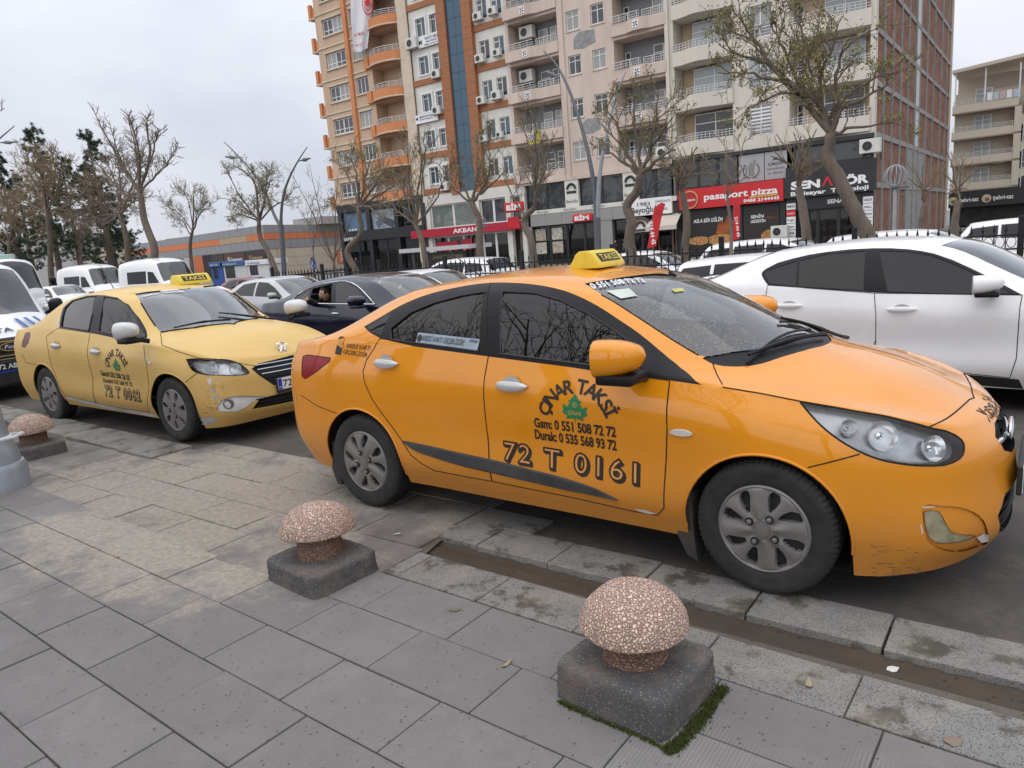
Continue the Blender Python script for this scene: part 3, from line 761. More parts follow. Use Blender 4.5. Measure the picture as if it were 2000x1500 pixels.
def orange_taxi():
 c = Car(H_SPEC, H_LOC); S = (0, 1, 0); D = (0, 0, -1)
 z1 = lambda *p: Z(560, 460, 0.38, *p); z2 = lambda *p: Z(1240, 460, 0.38, *p); z5 = lambda *p: Z(1700, 700, 0.3, *p); z6 = lambda *p: Z(1100, 480, 0.3, *p)
 root = empty('taxi', H_LOC, 0, 'bright orange taxi sedan nearest the viewer, front wheel on the kerb', 'taxi', 'taxis parked along the kerb')
 for x, zc, r in ((0.0, 0.305, 0.362), (2.57, 0.295, 0.362)):
  arc = [(x + r * math.cos(a * PI / 28), zc + r * math.sin(a * PI / 28)) for a in range(29)]
  c.cut([Vector((q[0], -0.8, q[1])) for q in [(x + r, 0.05)] + arc + [(x - r, 0.05)]], S, 'arch', delete=True, facing=0.9)
 dlo = [(711, 638), (742, 620), (784, 596), (826, 578), (883, 563), (959, 552), (997, 552), (1040, 555), (1100, 567), (1140, 583), (1175, 602), (1210, 625), (1244, 648), (1307, 700), (1371, 752), (1308, 743), (1153, 722), (951, 696), (811, 677), (746, 662), (723, 650)]
 c.cut(c.px(smooth2(dlo[:15], 3) + dlo[15:]), S, 'window_trim', mat=M_TRIM)
 rear = [(765, 663), (764, 641), (803, 610), (849, 591), (902, 577), (948, 570), (936, 686)]
 front = [(981, 569), (1045, 572), (1095, 586), (1145, 610), (1190, 638), (1246, 679), (1252, 722), (1153, 713), (978, 691)]
 c.cut(c.px(rear), S, 'door_window#r', only=['window_trim'], mat=M_GLASS_D)
 c.cut(c.px(front), S, 'door_window#f', only=['window_trim'], mat=M_GLASS_D)
 quarter = [(718, 639), (764, 610), (744, 654), (728, 649)]
 c.cut(c.px(quarter), S, 'quarter_window', only=['window_trim'], mat=M_GLASS_B)
 hl = z2((850, 857), (1000, 880), (1150, 905), (1300, 930), (1500, 985), (1640, 1022), (1688, 1065), (1685, 1128), (1630, 1168), (1500, 1183), (1350, 1170), (1250, 1148), (1150, 1108), (1050, 1050), (950, 970), (890, 905))
 hl = smooth2(hl, 3, True); hl3 = c.px(hl); v_hl = (Vector((3.0, -.72, .78)) - c.cam_local()).normalized()
 c.cut(hl3, v_hl, 'headlight', mat=M_LENS, seam=0.004)
 fogr = z5((335, 985), (345, 965), (470, 960), (640, 985), (735, 1050), (765, 1130), (770, 1195), (690, 1232), (560, 1262), (450, 1240), (370, 1185), (345, 1090))
 c.cut(c.px(smooth2(fogr, 3, True)), v_hl, 'fog_recess', mat=P_ORANGE)
 fog = z5((350, 1000), (440, 992), (465, 1020), (500, 1090), (545, 1140), (690, 1157), (640, 1180), (520, 1203), (430, 1198), (382, 1160), (358, 1080))
 c.cut(c.px(smooth2(fog, 2, True)), v_hl, 'fog_lamp', only=['fog_recess'], mat=M_AMBER)
 X = (-1, 0, 0)
 ug = [Vector((3.4, y, z)) for y, z in ((.05, .705), (-.16, .70), (-.26, .665), (-.235, .60), (-.13, .563), (.05, .555))]
 c.cut(ug, X, 'grille', mat=M_PLASTIC)
 lg = [Vector((3.4, y, z)) for y, z in ((.05, .43), (-.30, .43), (-.40, .36), (-.36, .27), (-.24, .245), (.05, .245))]
 c.cut(lg, X, 'lower_grille', mat=M_PLASTIC)
 tl = [(600, 693), (625, 696), (646, 699), (644, 706), (617, 727), (596, 740), (590, 735), (592, 696)]
 c.cut(c.px(tl), (0.35, 1, 0), 'tail_lamp', mat=M_TAIL, seam=0.003)
 ws = z6((145, 250), (300, 222), (450, 200), (600, 183), (745, 174), (1000, 262), (1300, 418), (1560, 558), (1500, 640), (1350, 690), (1200, 712), (920, 735), (700, 610), (450, 440), (250, 318))
 top_edge = [(1143, 555), (1190, 547), (1235, 540), (1280, 535), (1322, 532)]
 low = smooth2(z6((925, 722), (1100, 690), (1280, 668), (1420, 640), (1540, 600)), 4)
 cow = smooth2(z6((905, 733), (975, 768), (1100, 786), (1250, 776), (1450, 716), (1620, 668), (1720, 640), (1757, 612)), 4)
 near_e = z6((250, 320), (450, 443), (700, 605), (880, 712))
 def half(pts):
  P = c.px(pts); return [p for p in P if p.y < 0.0]
 te, lo, co, ne = half(top_edge), half(low), half(cow), c.px(near_e)
 def ext(P): q = P[-1] + (P[-1] - P[-2]).normalized() * max(0.0, (0.12 - P[-1].y) / max(1e-3, (P[-1] - P[-2]).normalized().y)); return P + [q]
 te, lo, co = ext(te), ext(lo), ext(co)
 c.cut(te + lo[::-1] + ne[::-1], D, 'windscreen', mat=M_GLASS_W, facing=-0.05)
 c.cut(lo + co[::-1], D, 'cowl', only=['body'], mat=M_TRIM, facing=-0.05)
 wl = te + lo[::-1] + ne[::-1]
 c.seam([p for p in te if p.y <= 0] + [Vector((te[-1].x, 0, te[-1].z))], 0.004); c.seam(ne, 0.004)
 rw = [Vector(p) for p in ((.33, .1, 0), (.31, -.3, 0), (.25, -.50, 0), (-.40, -.585, 0), (-.47, -.3, 0), (-.49, .1, 0))]
 c.cut(rw, D, 'rear_window', only=['body'], mat=M_GLASS_B, facing=-0.05)
 rd = [(742, 661), (731, 680), (716, 703), (709, 726), (713, 749), (727, 779), (742, 802), (784, 859), (803, 889), (825, 906), (849, 919), (905, 930), (961, 940), (951, 840), (946, 741), (955, 690)]
 fd = [(955, 690), (946, 741), (951, 840), (962, 940), (1120, 972), (1240, 999), (1284, 1006), (1297, 992), (1300, 915), (1303, 840), (1308, 743), (1153, 722)]
 c.cut(c.px(rd), S, 'door#r', only=['body'], seam=0.0032); c.cut(c.px(fd), S, 'door#f', only=['body'], seam=0.0032)
 c.seam(c.px([(959, 553), (955, 690)]), 0.003)
 hp = c.px(z2((455, 780), (650, 812), (850, 852), (1150, 905), (1510, 985)) + smooth2(z2((1510, 985), (1600, 942), (1690, 870), (1745, 815), (1770, 778)), 4)[1:])
 hpn = [p for p in hp if p.y < -0.01]; hood = co + [Vector((max(p.x for p in hp) + .02, .12, 0))] + hpn[::-1]
 c.cut(hood, D, 'bonnet', only=['body'], facing=-0.05); c.seam(hpn + [Vector((hpn[-1].x + .015, 0, hpn[-1].z - .003))], 0.0035)
 c.seam(c.px(z2((400, 655), (455, 780))), 0.003)
 c.cut([Vector(p) for p in ((-1.2, .1, 0), (-1.2, -.60, 0), (-.78, -.60, 0), (-.5, -.63, 0), (-.5, .1, 0))], D, 'boot_lid', only=['body'], facing=-0.25)
 fb = c.px([(1679, 887), (1578, 913)]); c.seam(fb, 0.003)
 c.cut([Vector((2.885, -.8, .63)), Vector((2.95, -.8, .70)), Vector((3.7, -.8, .74)), Vector((3.7, -.8, -.2)), Vector((2.5, -.8, -.2))], S, 'bumper', only=['body'], facing=1.1)
 rb = c.px([(588, 772), (617, 791), (663, 809)]); c.seam(rb, 0.003)
 c.cut([Vector((-1.3, -.8, .66)), Vector((-.80, -.8, .66)), Vector((-.32, -.8, .56)), Vector((-.2, -.8, -.2)), Vector((-1.3, -.8, -.2))], S, 'bumper#r', only=['body'], facing=1.1)
 out = c.finish(root, P_ORANGE, single=('body', 'windscreen', 'cowl', 'rear_window', 'bonnet', 'boot_lid', 'bumper', 'bumper#r', 'grille', 'lower_grille'),
  inset={'door_window#r': .006, 'door_window#f': .006, 'windscreen': .004, 'grille': .05, 'lower_grille': .06, 'fog_recess': .009, 'fog_lamp': .004, 'cowl': .006})
 c.seams_obj(root, M_GAP)
 for k, l in (('bumper', 'orange front bumper with scraped lower edge'), ('fog_lamp', 'yellowed fog lamp')):
  for o in out.get(k, []): tag(o, l)
 hc = c.px(z2((1290, 1030), (1560, 1095))); n1 = Vector((.55, -.75, .25))
 lamp(c, out, 'headlight', 0.055, [(hc[0] - n1.normalized() * .030, n1, .060), (hc[1] - Vector((.7, -.6, .2)).normalized() * .026, (.7, -.6, .2), .052), (c.hit(*z2((1110, 990))[0]) - n1.normalized() * .02, n1, .035)])
 underbody(c, root, M_UNDER, [(0.0, 0.305, 0.366, 0.80), (2.57, 0.295, 0.366, 0.80)])
 interior(root, M_CABIN, ((0.38, .3), (1.28, .4)), 0.34, (2.0, 0.93), 0.66, M_SEAT)
 style = dict(n=8, r0=0.46, r1=0.87, w0=0.34, w1=0.52, tw=0.10, pair=1.0, hub=0.16, bolts=4, bph=0.55, dish=False, ridge=-0.004)
 t, cv = wheel_mesh(0.311, 0.208, 0.19, style, WHEEL_MATS)
 place_wheels(root, t, cv, (0.0, 2.57), 0.745, 0.311)
 for x, zc, r in ((0.0, 0.305, 0.364), (2.57, 0.295, 0.364)):
  pts = [c.surf(x + r * math.cos(a * PI / 30), zc + r * math.sin(a * PI / 30), 0.001) for a in range(-1, 32)]
  both('arch_lip', P_ORANGE, root, lambda mb, sg: mb.tube([(p.x, sg * p.y, p.z) for p in pts], 0.007, 6, False), True)
 for poly in (rear, front):
  pts = [p + Vector((0, -0.002, 0)) for p in c.px(poly)]; pts.append(pts[0])
  both('weather_strip', M_PLASTIC, root, lambda mb, sg: mb.tube([(p.x, sg * p.y, p.z) for p in pts], 0.006, 5, False))
 fx = lambda y, z: (c.bvh.ray_cast(Vector((5, y, z)), Vector((-1, 0, 0)))[0] or Vector((3.38, y, z))).x
 mb = MB(); mb.tube([(fx(y, .625) - .02, y, .622 + .02 * abs(y)) for y in np.linspace(-.24, .24, 13)], 0.013, 8); mb.build('grille_bar', M_CHROME, root, 'auto')
 mb = MB(); xo = fx(0, .64) + 0.004
 mb.tube([(xo - 0.02 * math.sin(t * PI / 14) * 0 - .10 * (math.cos(t * PI / 14) * .085) ** 2, .085 * math.cos(t * PI / 14), .64 + .046 * math.sin(t * PI / 14)) for t in range(29)], 0.008, 6, False)
 for sgn in (-1, 1): mb.tube([(xo, sgn * .030 - .012, .605), (xo + .004, sgn * .028, .64), (xo, sgn * .030 + .012, .675)], 0.008, 6)
 mb.tube([(xo, -.03, .635), (xo + .003, .03, .645)], 0.008, 6); mb.build('emblem', M_CHROME, root, 'auto')
 for z in (.28, .32, .36, .40):
  mb = MB(); mb.tube([(fx(y, z) - .028, y, z) for y in np.linspace(-.34, .34, 15)], 0.009, 6); mb.build('grille_slat', M_TRIM, root, 'auto')
 px_ = fx(0, .47) + 0.03
 mb = MB(); mb.bbox(px_ - 0.02, px_, -.27, .27, .415, .545, 0.006); mb.build('plate_holder', M_PLASTIC, root)
 mb = MB(); mb.box(px_ + .001, px_ + .004, -.26, .26, .425, .535); pl = mb.build('number_plate', M_PLATE, root)
 mb = MB(); mb.box(px_ + .0045, px_ + .0055, -.255, -.215, .43, .53); mb.build('plate_band', M_BLUE, pl)
 mb = MB(); text_flat(mb, '72 T 0161', (px_ + .006, -.20, .445), (0, 1, 0), (0, 0, 1), width=.43, height=.07, offset=.012); mb.build('plate_lettering', M_INK, pl, fix=False)
 for q in z1((515, 655), (1160, 770)): handle(root, M_SILVER, c.hit(*q), 0.205, 0.085)
 mc = at(1210, 700, y=H_LOC[1] - .97); mirror(root, Vector((mc[0] - H_LOC[0], -.97, mc[2])), (.24, .22, .19), P_ORANGE, M_TRIM, arm=0.10)
 p = c.hit(1331, 845)
 for sg in (1, -1):
  mb = MB(); V = [(p.x + .055 * math.cos(a * PI / 8), sg * (p.y - .004 - .008 * (1 if k else 0)), p.z + .018 * math.sin(a * PI / 8) * (1 if k == 0 else .8)) for k in (0, 1) for a in range(16)]
  mb.add(V, [(i, (i + 1) % 16, 16 + (i + 1) % 16, 16 + i) for i in range(16)] + [tuple(range(16, 32))])
  mb.build('side_repeater', mat('repeater_lens', (.62, .60, .55), .25, coat=1.0), root, 'auto')
 for sg in (1, -1):
  mb = MB(); mb.prism([(2.19, .40), (2.225, .46), (2.235, .20), (2.25, .08), (2.20, .10), (2.15, .20)], sg * -.80, sg * -.70); mb.build('mudflap', M_FLAP, root)
  mb = MB(); mb.prism([(-.38, .20), (-.345, .40), (-.315, .40), (-.30, .24), (-.30, .10), (-.34, .10)], sg * -.80, sg * -.66)
  mb.build('mudflap', M_FLAP, root)
 up = c.px(z1((598, 1053), (700, 1073), (900, 1118), (1060, 1152), (1250, 1200), (1450, 1252), (1600, 1305), (1705, 1358)))
 lo = c.px(z1((598, 1055), (650, 1100), (740, 1135), (900, 1185), (1060, 1222), (1250, 1266), (1450, 1312), (1600, 1340), (1705, 1359)))
 mb = MB(); A = catrom(np.array([p[:] for p in up])[:, None, :], 6)[:, 0]; B = catrom(np.array([p[:] for p in lo])[:, None, :], 6)[:, 0]
 n = 40
 def rs(P):
  xs = np.linspace(P[0, 0], P[-1, 0], n); return np.stack([xs, np.interp(xs, P[:, 0], P[:, 2])], -1)
 A = rs(A); B = rs(B)
 for sg in (1, -1):
  V = []; mb = MB()
  for i in range(n):
   for t, off in ((0, .0015), (.12, .010), (.88, .012), (1, .0015)):
    p = c.surf(A[i, 0] * (1 - t) + B[i, 0] * t, A[i, 1] * (1 - t) + B[i, 1] * t, off); V.append((p.x, sg * p.y, p.z))
  mb.add(V, [(i * 4 + k, (i + 1) * 4 + k, (i + 1) * 4 + k + 1, i * 4 + k + 1) for i in range(n - 1) for k in range(3)])
  mb.build('side_moulding', mat('faded_black_moulding', (.035, .036, .038), .7, var=.35, vscale=12, dirt=.5, dirtcol=(.09, .085, .08)), root, 'auto')
 tp = lambda x, y, o: (c.bvh.ray_cast(Vector((x, y, 4)), Vector((0, 0, -1)))[0] + Vector((0.3, 0, 1)).normalized() * o)
 for y0, y1 in ((.10, -.50), (.62, .02)):
  mb = MB(); pts = [tp(2.60 - .10 * t - .10 * t * t, y0 + (y1 - y0) * t, .020) for t in np.linspace(0, 1, 9)]
  mb.tube(pts, [.012, .011, .010, .010, .013, .010, .009, .008, .007], 6)
  pts = [tp(2.52 - .11 * t, y0 + (y1 - y0) * (t * 1.06 + .02), .010) for t in np.linspace(0, 1, 9)]
  mb.tube(pts, .007, 5)
  mb.build('wiper', M_TRIM, root, 'auto')
 sx, sz = 1.33, 1.463
 mb = MB()
 prof = [(-.10, 0), (-.098, .02), (-.085, .035), (-.055, .085), (-.035, .10), (.035, .10), (.055, .085), (.098, .030), (.105, .015), (.105, 0)]
 ys = [-.16, -.157, -.145, .145, .157, .16]; sc = [.90, .97, 1, 1, .97, .90]
 V = [(sx + a * k, y, sz - .01 + b * (k if i not in (0, 5) else k)) for i, (y, k) in enumerate(zip(ys, sc)) for a, b in prof]; m = len(prof)
 Fc = [(i * m + j, i * m + (j + 1) % m, (i + 1) * m + (j + 1) % m, (i + 1) * m + j) for i in range(5) for j in range(m)] + [tuple(range(m)), tuple(5 * m + j for j in range(m))]
 mb.add(V, Fc); sg = mb.build('roof_sign', M_SIGN_Y, root, 'auto')
 d = Vector((.043, 0, -.055)).normalized(); u = -d; nrm = Vector((.055, 0, .043)).normalized()
 o = Vector((sx + .077, 0, sz - .01 + .0575)) + nrm * .0025
 for side in (1,):
  mb = MB(); hgt = .062; mb.add([o + Vector((0, -.115, 0)) + u * -hgt / 2, o + Vector((0, .115, 0)) + u * -hgt / 2, o + Vector((0, .115, 0)) + u * hgt / 2, o + Vector((0, -.115, 0)) + u * hgt / 2], [(0, 1, 2, 3)])
  mb.build('sign_panel', M_INK, sg, fix=False)
  mb = MB(); text_flat(mb, 'TAKSİ', o + Vector((0, -.10, 0)) - u * .022 + nrm * .002, (0, 1, 0), u, width=.20, height=.044, offset=.008); mb.build('sign_lettering', M_SIGN_Y, sg, fix=False)
 mb = MB(); mb.prism([(sx - .012, sz + .025), (sx + .006, sz + .025), (sx + .002, sz + .065), (sx - .008, sz + .065)], -.1585, -.156); mb.build('sign_notch', mat('sign_notch', (.32, .24, .01), .6), sg)
 mb = MB(); mb.tube([(.42, 0, 1.43), (.15, 0, 1.62)], [.006, .002], 6); mb.build('aerial', M_PLASTIC, root)
 mb = MB(); le = MB(); inn = MB()
 L0 = c.hit(*z1((1480, 890))[0])
 arc_text(c, mb, 'ÇINAR TAKSİ', L0.x + .012, L0.z - .10, .178, -74, 68, .070, 1.0)
 c.decal([(x, z) for x, z in leaf_shape()], [tuple(t) for t in tessellate_polygon([[Vector((x, z, 0)) for x, z in leaf_shape()]])], L0.x, L0.z, (1, -0.05), (0.05, 1), .15, .13, le)
 c.letter(mb, 'Gsm: 0 551 508 72 72', z1((1275, 982))[0], z1((1695, 1035))[0], .052, offset=.035)
 c.letter(mb, 'Durak: 0 535 568 93 72', z1((1278, 1042))[0], z1((1698, 1104))[0], .052, offset=.035)
 circus_number(c, mb, inn, '72 T 0161', z1((1112, 1150))[0], z1((1808, 1275))[0], .105)
 c.letter(mb, 'KREDİ KARTI', z1((308, 577))[0], z1((430, 590))[0], .027, shear=.2, offset=.012)
 c.letter(mb, 'GEÇERLİDİR', z1((290, 606))[0], z1((412, 626))[0], .027, shear=.2, offset=.012)
 pos = c.px(z1((272, 570)))[0]
 c.decal([(-.03, -.05), (.03, -.05), (.036, .045), (.02, .06), (-.02, .06), (-.03, .045)], [(0, 1, 2, 3, 4, 5)], pos.x, pos.z, (1, -.1), (.1, 1), 1, 1, mb)
 c.decal([(-.018, .008), (.02, .008), (.022, .035), (-.018, .035)], [(0, 1, 2, 3)], pos.x, pos.z, (1, -.1), (.1, 1), 1, 1, inn, .003)
 V, Fc, tw = text_mesh('ÇINAR', .01); kk = .080 / tw; c.decal(V, Fc, L0.x - .042, L0.z - .030, (1, -.06), (.06, 1), kk, kk, inn, .003)
 V, Fc, tw = text_mesh('®', 0); kk = .026 / tw; c.decal(V, Fc, L0.x - .012, L0.z + .008, (1, -.06), (.06, 1), kk, kk, inn, .003)
 tag(mb.build('door_lettering', M_INK, root, fix=False), kind='stuff'); le.build('leaf_emblem', M_GREEN, root, fix=False); tag(inn.build('lettering_highlight', mat('orange_highlight', (.70, .30, .08), .6), root, fix=False), kind='stuff')
 mb = MB(); fl = c.hit(1918, 800)
 V, Fc, tw = text_mesh('Maşpallah', .012, .3); k = .36 / tw
 P = []
 for a, b in V:
  q = c.top([(3.372 - .10 * abs(a * k - .18) - b * k * .9, -.20 + a * k)])[0]; P.append(q + Vector((.3, 0, .95)) * .0025)
 mb.add(P, Fc); mb.build('nose_lettering', M_INK, root, fix=False)
 mb = MB(); w2 = MB()
 a, b = c.hit(*z1((662, 552))[0]), c.hit(*z1((980, 590))[0]); ux = Vector((b.x - a.x, b.z - a.z)); w = ux.length; ux.normalize(); uz = Vector((-ux.y, ux.x))
 c.decal([(0, 0), (w, 0), (w, .058), (0, .058)], [(0, 1, 2, 3)], a.x, a.z, ux, uz, 1, 1, mb, .001)
 V, Fc, tw = text_mesh('KREDİ KARTI GEÇERLİDİR!', .004, .1); c.decal(V, Fc, a.x + .05, a.z + .014, ux, uz, (w * .68) / tw, .030 / .72, w2, .003)
 V, Fc, tw = text_mesh('ödeal', .004); c.decal(V, Fc, a.x + w * .86, a.z + .012, ux, uz, (w * .12) / tw, .018 / .72, w2, .003)
 V = [(.025 + .02 * math.cos(t * PI / 6), .028 + .02 * math.sin(t * PI / 6)) for t in range(12)]; c.decal(V, [tuple(range(12))], a.x, a.z, ux, uz, 1, 1, w2, .003)
 mb.build('window_sticker', mat('pale_sticker', (.30, .36, .42), .5), root, fix=False); tag(w2.build('sticker_lettering', M_INK, root, fix=False), kind='stuff')
 def on_glass(mb, V, Fc, o, e, kz, off=.004):
  d = e - o; u = d.normalized(); nn = c.bvh.find_nearest((o + e) / 2)[1]; w = nn.cross(u); w = w if w.z > 0 else -w
  W = max(v[0] for v in V); P = []
  for a, b in V:
   q = c.bvh.find_nearest(o + u * (a * d.length / W) + w * b * kz); P.append(q[0] + q[1] * off)
  mb.add(P, Fc)
 mb = MB(); V, Fc, tw = text_mesh('0 551 508 72 72', .02, .1)
 on_glass(mb, V, Fc, c.hit(*z6((195, 285))[0]), c.hit(*z6((538, 238))[0]), .105); mb.build('windscreen_lettering', M_WHITE, root, fix=False)
 mb = MB(); pm = c.px(z6((280, 295), (430, 280), (482, 328), (375, 346)))
 mb.add([p + c.bvh.find_nearest(p)[1] * .003 for p in pm], [(0, 1, 2, 3)]); st = mb.build('permit_sticker', mat('permit_sticker', (.55, .60, .54), .6), root, fix=False)
 mb = MB(); pm = c.px(z6((705, 283), (775, 278), (790, 296), (725, 305)))
 mb.add([p + c.bvh.find_nearest(p)[1] * .003 for p in pm], [(0, 1, 2, 3)]); mb.build('toll_sticker', mat('toll_sticker', (.50, .48, .12), .6), root, fix=False)
 for q in (z5((690, 1165), (735, 1140), (770, 1150), (765, 1190), (720, 1198)), z5((322, 1075), (330, 1080), (342, 1140), (334, 1140)), z5((335, 965), (415, 962), (415, 968), (338, 975)), [(1240, 993), (1262, 996), (1282, 1003), (1270, 1004), (1250, 999)]):
  pm = c.px(q); mb = MB(); mb.add([p + c.bvh.find_nearest(p)[1] * .0025 for p in pm], [tuple(range(len(pm)))])
  mb.build('bare_patch', mat('bare_filler', (.60, .58, .55), .7), root, fix=False)
 mb = MB()
 for k in range(40):
  x, y = (rnd.uniform(1700, 1800), rnd.uniform(1100, 1126)) if k < 24 else (rnd.uniform(1690, 1800), rnd.uniform(1060, 1100)); a, b = c.px([(x, y), (x + rnd.uniform(6, 26), y + rnd.uniform(-1, 3))]); n = c.bvh.find_nearest(a)[1]; w = Vector((0, 0, rnd.uniform(.0008, .0026)))
  mb.add([a + n * .002 - w, b + n * .002, a + n * .002 + w], [(0, 1, 2)])
 tag(mb.build('scrape', mat('scrape_dark', (.16, .10, .06), .8, var=.5, vscale=40), root, fix=False), kind='stuff')
 c.done(); return root
# the pale yellow taxi (behind)
def roof_sign(root, sx, sz, k=1.0, W=.16):
 mb = MB(); prof = [(-.10, 0), (-.098, .02), (-.085, .035), (-.055, .085), (-.035, .10), (.035, .10), (.055, .085), (.098, .030), (.105, .015), (.105, 0)]
 prof = [(a * k, b * k) for a, b in prof]; ys = [-W, -W * .98, -W * .9, W * .9, W * .98, W]; sc = [.90, .97, 1, 1, .97, .90]
 V = [(sx + a * q, y, sz - .01 + b * q) for y, q in zip(ys, sc) for a, b in prof]; m = len(prof)
 mb.add(V, [(i * m + j, i * m + (j + 1) % m, (i + 1) * m + (j + 1) % m, (i + 1) * m + j) for i in range(5) for j in range(m)] + [tuple(range(m)), tuple(5 * m + j for j in range(m))])
 sg = mb.build('roof_sign', M_SIGN_Y, root, 'auto')
 u = Vector((-.043, 0, .055)).normalized(); nrm = Vector((.055, 0, .043)).normalized(); o = Vector((sx + .077 * k, 0, sz - .01 + .0575 * k)) + nrm * .0025; h = .066 * k
 mb = MB(); mb.add([o + Vector((0, -W * .74, 0)) - u * h / 2, o + Vector((0, W * .74, 0)) - u * h / 2, o + Vector((0, W * .74, 0)) + u * h / 2, o + Vector((0, -W * .74, 0)) + u * h / 2], [(0, 1, 2, 3)]); mb.build('sign_panel', M_INK, sg, fix=False)
 mb = MB(); text_flat(mb, 'TAKSİ', o + Vector((0, -W * .64, 0)) - u * .024 * k + nrm * .002, (0, 1, 0), u, width=W * 1.28, height=.048 * k, offset=.012); mb.build('sign_lettering', M_SIGN_Y, sg, fix=False)
 return sg
P_LOC = (-9.334, 4.269, 0.0)
P_BELT = [1.04, 1.04, 1.05, 1.065, 1.06, 1.035, 1.005, .965, .925, .89, .84, .785, .75, .74]
P_SPEC = gen_spec(-.96, 3.47, 2.652, .872, P_BELT,
 [(-.93, 1.05), (-.55, 1.10), (.28, 1.43), (1.0, 1.475), (1.66, 1.425), (2.50, 1.03), (2.95, .945), (3.43, .74)],
 [(-.78, .62, 1.055), (-.46, .69, 1.10), (.30, .605, 1.385), (1.0, .62, 1.435), (1.60, .615, 1.375), (2.22, .70, .99), (2.78, .65, .925), (3.26, .52, .785)], blunt=1.5)
P_YELLOW = car_paint('taxi_pale_yellow', (0.74, 0.50, 0.165), 0.58, (0.28, 0.155, 0.045), 0.10, 1.10, rough=0.42, coat=0.25, chips=0.0)
def yellow_taxi():
 c = Car(P_SPEC, P_LOC, 0.0194); S = (0, 1, 0); D = (0, 0, -1)
 za = lambda *p: Z(0, 480, 0.2, *p); z4 = lambda *p: Z(0, 480, 0.33, *p)
 root = empty('taxi', P_LOC, 0.0194, 'faded pale yellow taxi sedan with white mirror and scraped bumper', 'taxi', 'taxis parked along the kerb')
 for x, zc, r in ((0.0, 0.31, 0.365), (2.652, 0.305, 0.37)):
  arc = [(x + r * math.cos(a * PI / 24), zc + r * math.sin(a * PI / 24)) for a in range(25)]
  c.cut([Vector((q[0], -0.8, q[1])) for q in [(x + r, 0.05)] + arc + [(x - r, 0.05)]], S, 'arch', delete=True, facing=0.9)
 dlo = za((577, 800), (590, 700), (618, 605), (700, 532), (850, 487), (945, 480), (1020, 482), (1150, 505), (1260, 575), (1360, 705), (1437, 890), (1420, 935), (1340, 945), (1090, 895), (890, 848))
 c.cut(c.px(dlo), S, 'window_trim', mat=M_TRIM)
 rg = za((597, 792), (610, 700), (640, 605), (715, 537), (850, 498), (940, 492), (900, 690), (868, 830)); fg = za((1022, 497), (1150, 515), (1245, 580), (1330, 690), (1400, 810), (1425, 890), (1200, 885), (968, 838), (990, 660))
 c.cut(c.px(rg), S, 'door_window#r', only=['window_trim'], mat=M_GLASS_D); c.cut(c.px(fg), S, 'door_window#f', only=['window_trim'], mat=M_GLASS_D)
 hl = smooth2(z4((1103, 672), (1150, 668), (1250, 675), (1330, 672), (1400, 690), (1450, 720), (1475, 752), (1420, 765), (1300, 766), (1200, 760), (1140, 738)), 3, True)
 vd = (Vector((3.1, -.7, .75)) - c.cam_local()).normalized()
 c.cut(c.px(hl), vd, 'headlight', mat=M_LENS, seam=.004)
 X = (-1, 0, 0)
 c.cut([Vector((3.4, y, z)) for y, z in ((.05, .72), (-.36, .70), (-.44, .665), (-.40, .60), (-.28, .48), (.05, .475))], X, 'grille', mat=M_PLASTIC)
 fogs = z4((1278, 965), (1310, 915), (1370, 892), (1450, 888), (1600, 893), (1500, 920), (1450, 965), (1400, 985), (1310, 985))
 c.cut(c.px(fogs), vd, 'fog_surround', mat=mat('white_filler', (.62, .62, .62), .5, var=.12, dirt=.4))
 c.cut([Vector((3.4, y, z)) for y, z in ((.05, .40), (-.44, .385), (-.52, .30), (.05, .285))], X, 'lower_grille', mat=M_PLASTIC, only=['body'])
 c.cut(c.px(z4((128, 590), (150, 515), (178, 510), (182, 530), (170, 575), (150, 605), (130, 600))), (.4, 1, 0), 'tail_lamp', mat=M_TAIL2)
 te = c.px(z4((800, 287), (950, 268), (1100, 255), (1240, 246), (1350, 240))); lo = c.px(z4((952, 513), (1150, 487), (1350, 462), (1520, 445), (1660, 437))); ne = c.px(z4((835, 340), (880, 415), (920, 475)))
 f = lambda P: [p for p in P if p.y < 0.05]
 def ext(P): q = P[-1] + (P[-1] - P[-2]).normalized() * max(0.0, (0.12 - P[-1].y) / max(.05, (P[-1] - P[-2]).normalized().y)); return P + [q]
 te, lo = ext(f(te)), ext(f(lo))
 c.cut(te + lo[::-1] + ne[::-1], D, 'windscreen', mat=M_GLASS_W2, facing=-.05)
 c.seam([p for p in te if p.y <= 0], .006); c.seam(ne, .008); c.seam([p for p in lo if p.y <= 0] + [Vector((lo[-1].x, 0, lo[-1].z))], .010)
 c.cut([Vector(p) for p in ((.28, .1, 0), (.27, -.3, 0), (.2, -.5, 0), (-.42, -.6, 0), (-.53, -.3, 0), (-.55, .1, 0))], D, 'rear_window', only=['body'], mat=M_GLASS_B, facing=-.05)
 rd = z4((345, 488), (275, 535), (285, 610), (310, 720), (345, 810), (388, 885), (480, 908), (572, 930), (545, 760), (522, 580), (535, 515))
 fd = z4((535, 515), (522, 580), (545, 760), (575, 932), (740, 965), (885, 985), (882, 850), (868, 700), (862, 560), (800, 560))
 c.cut(c.px(rd), S, 'door#r', only=['body'], seam=.003); c.cut(c.px(fd), S, 'door#f', only=['body'], seam=.003)
 hp = c.px(z4((950, 520), (960, 590), (1060, 628), (1170, 662))) + c.px(smooth2(z4((1170, 664), (1300, 674), (1420, 696), (1525, 713)), 3)); hp = [p for p in hp if p.y < -.05]
 hp.append(Vector((3.36, -.2, 0))); hp.append(Vector((3.38, .1, 0)))
 c.cut(lo + hp[::-1], D, 'bonnet', only=['body'], facing=-.05); c.seam(hp[:-2], .0035)
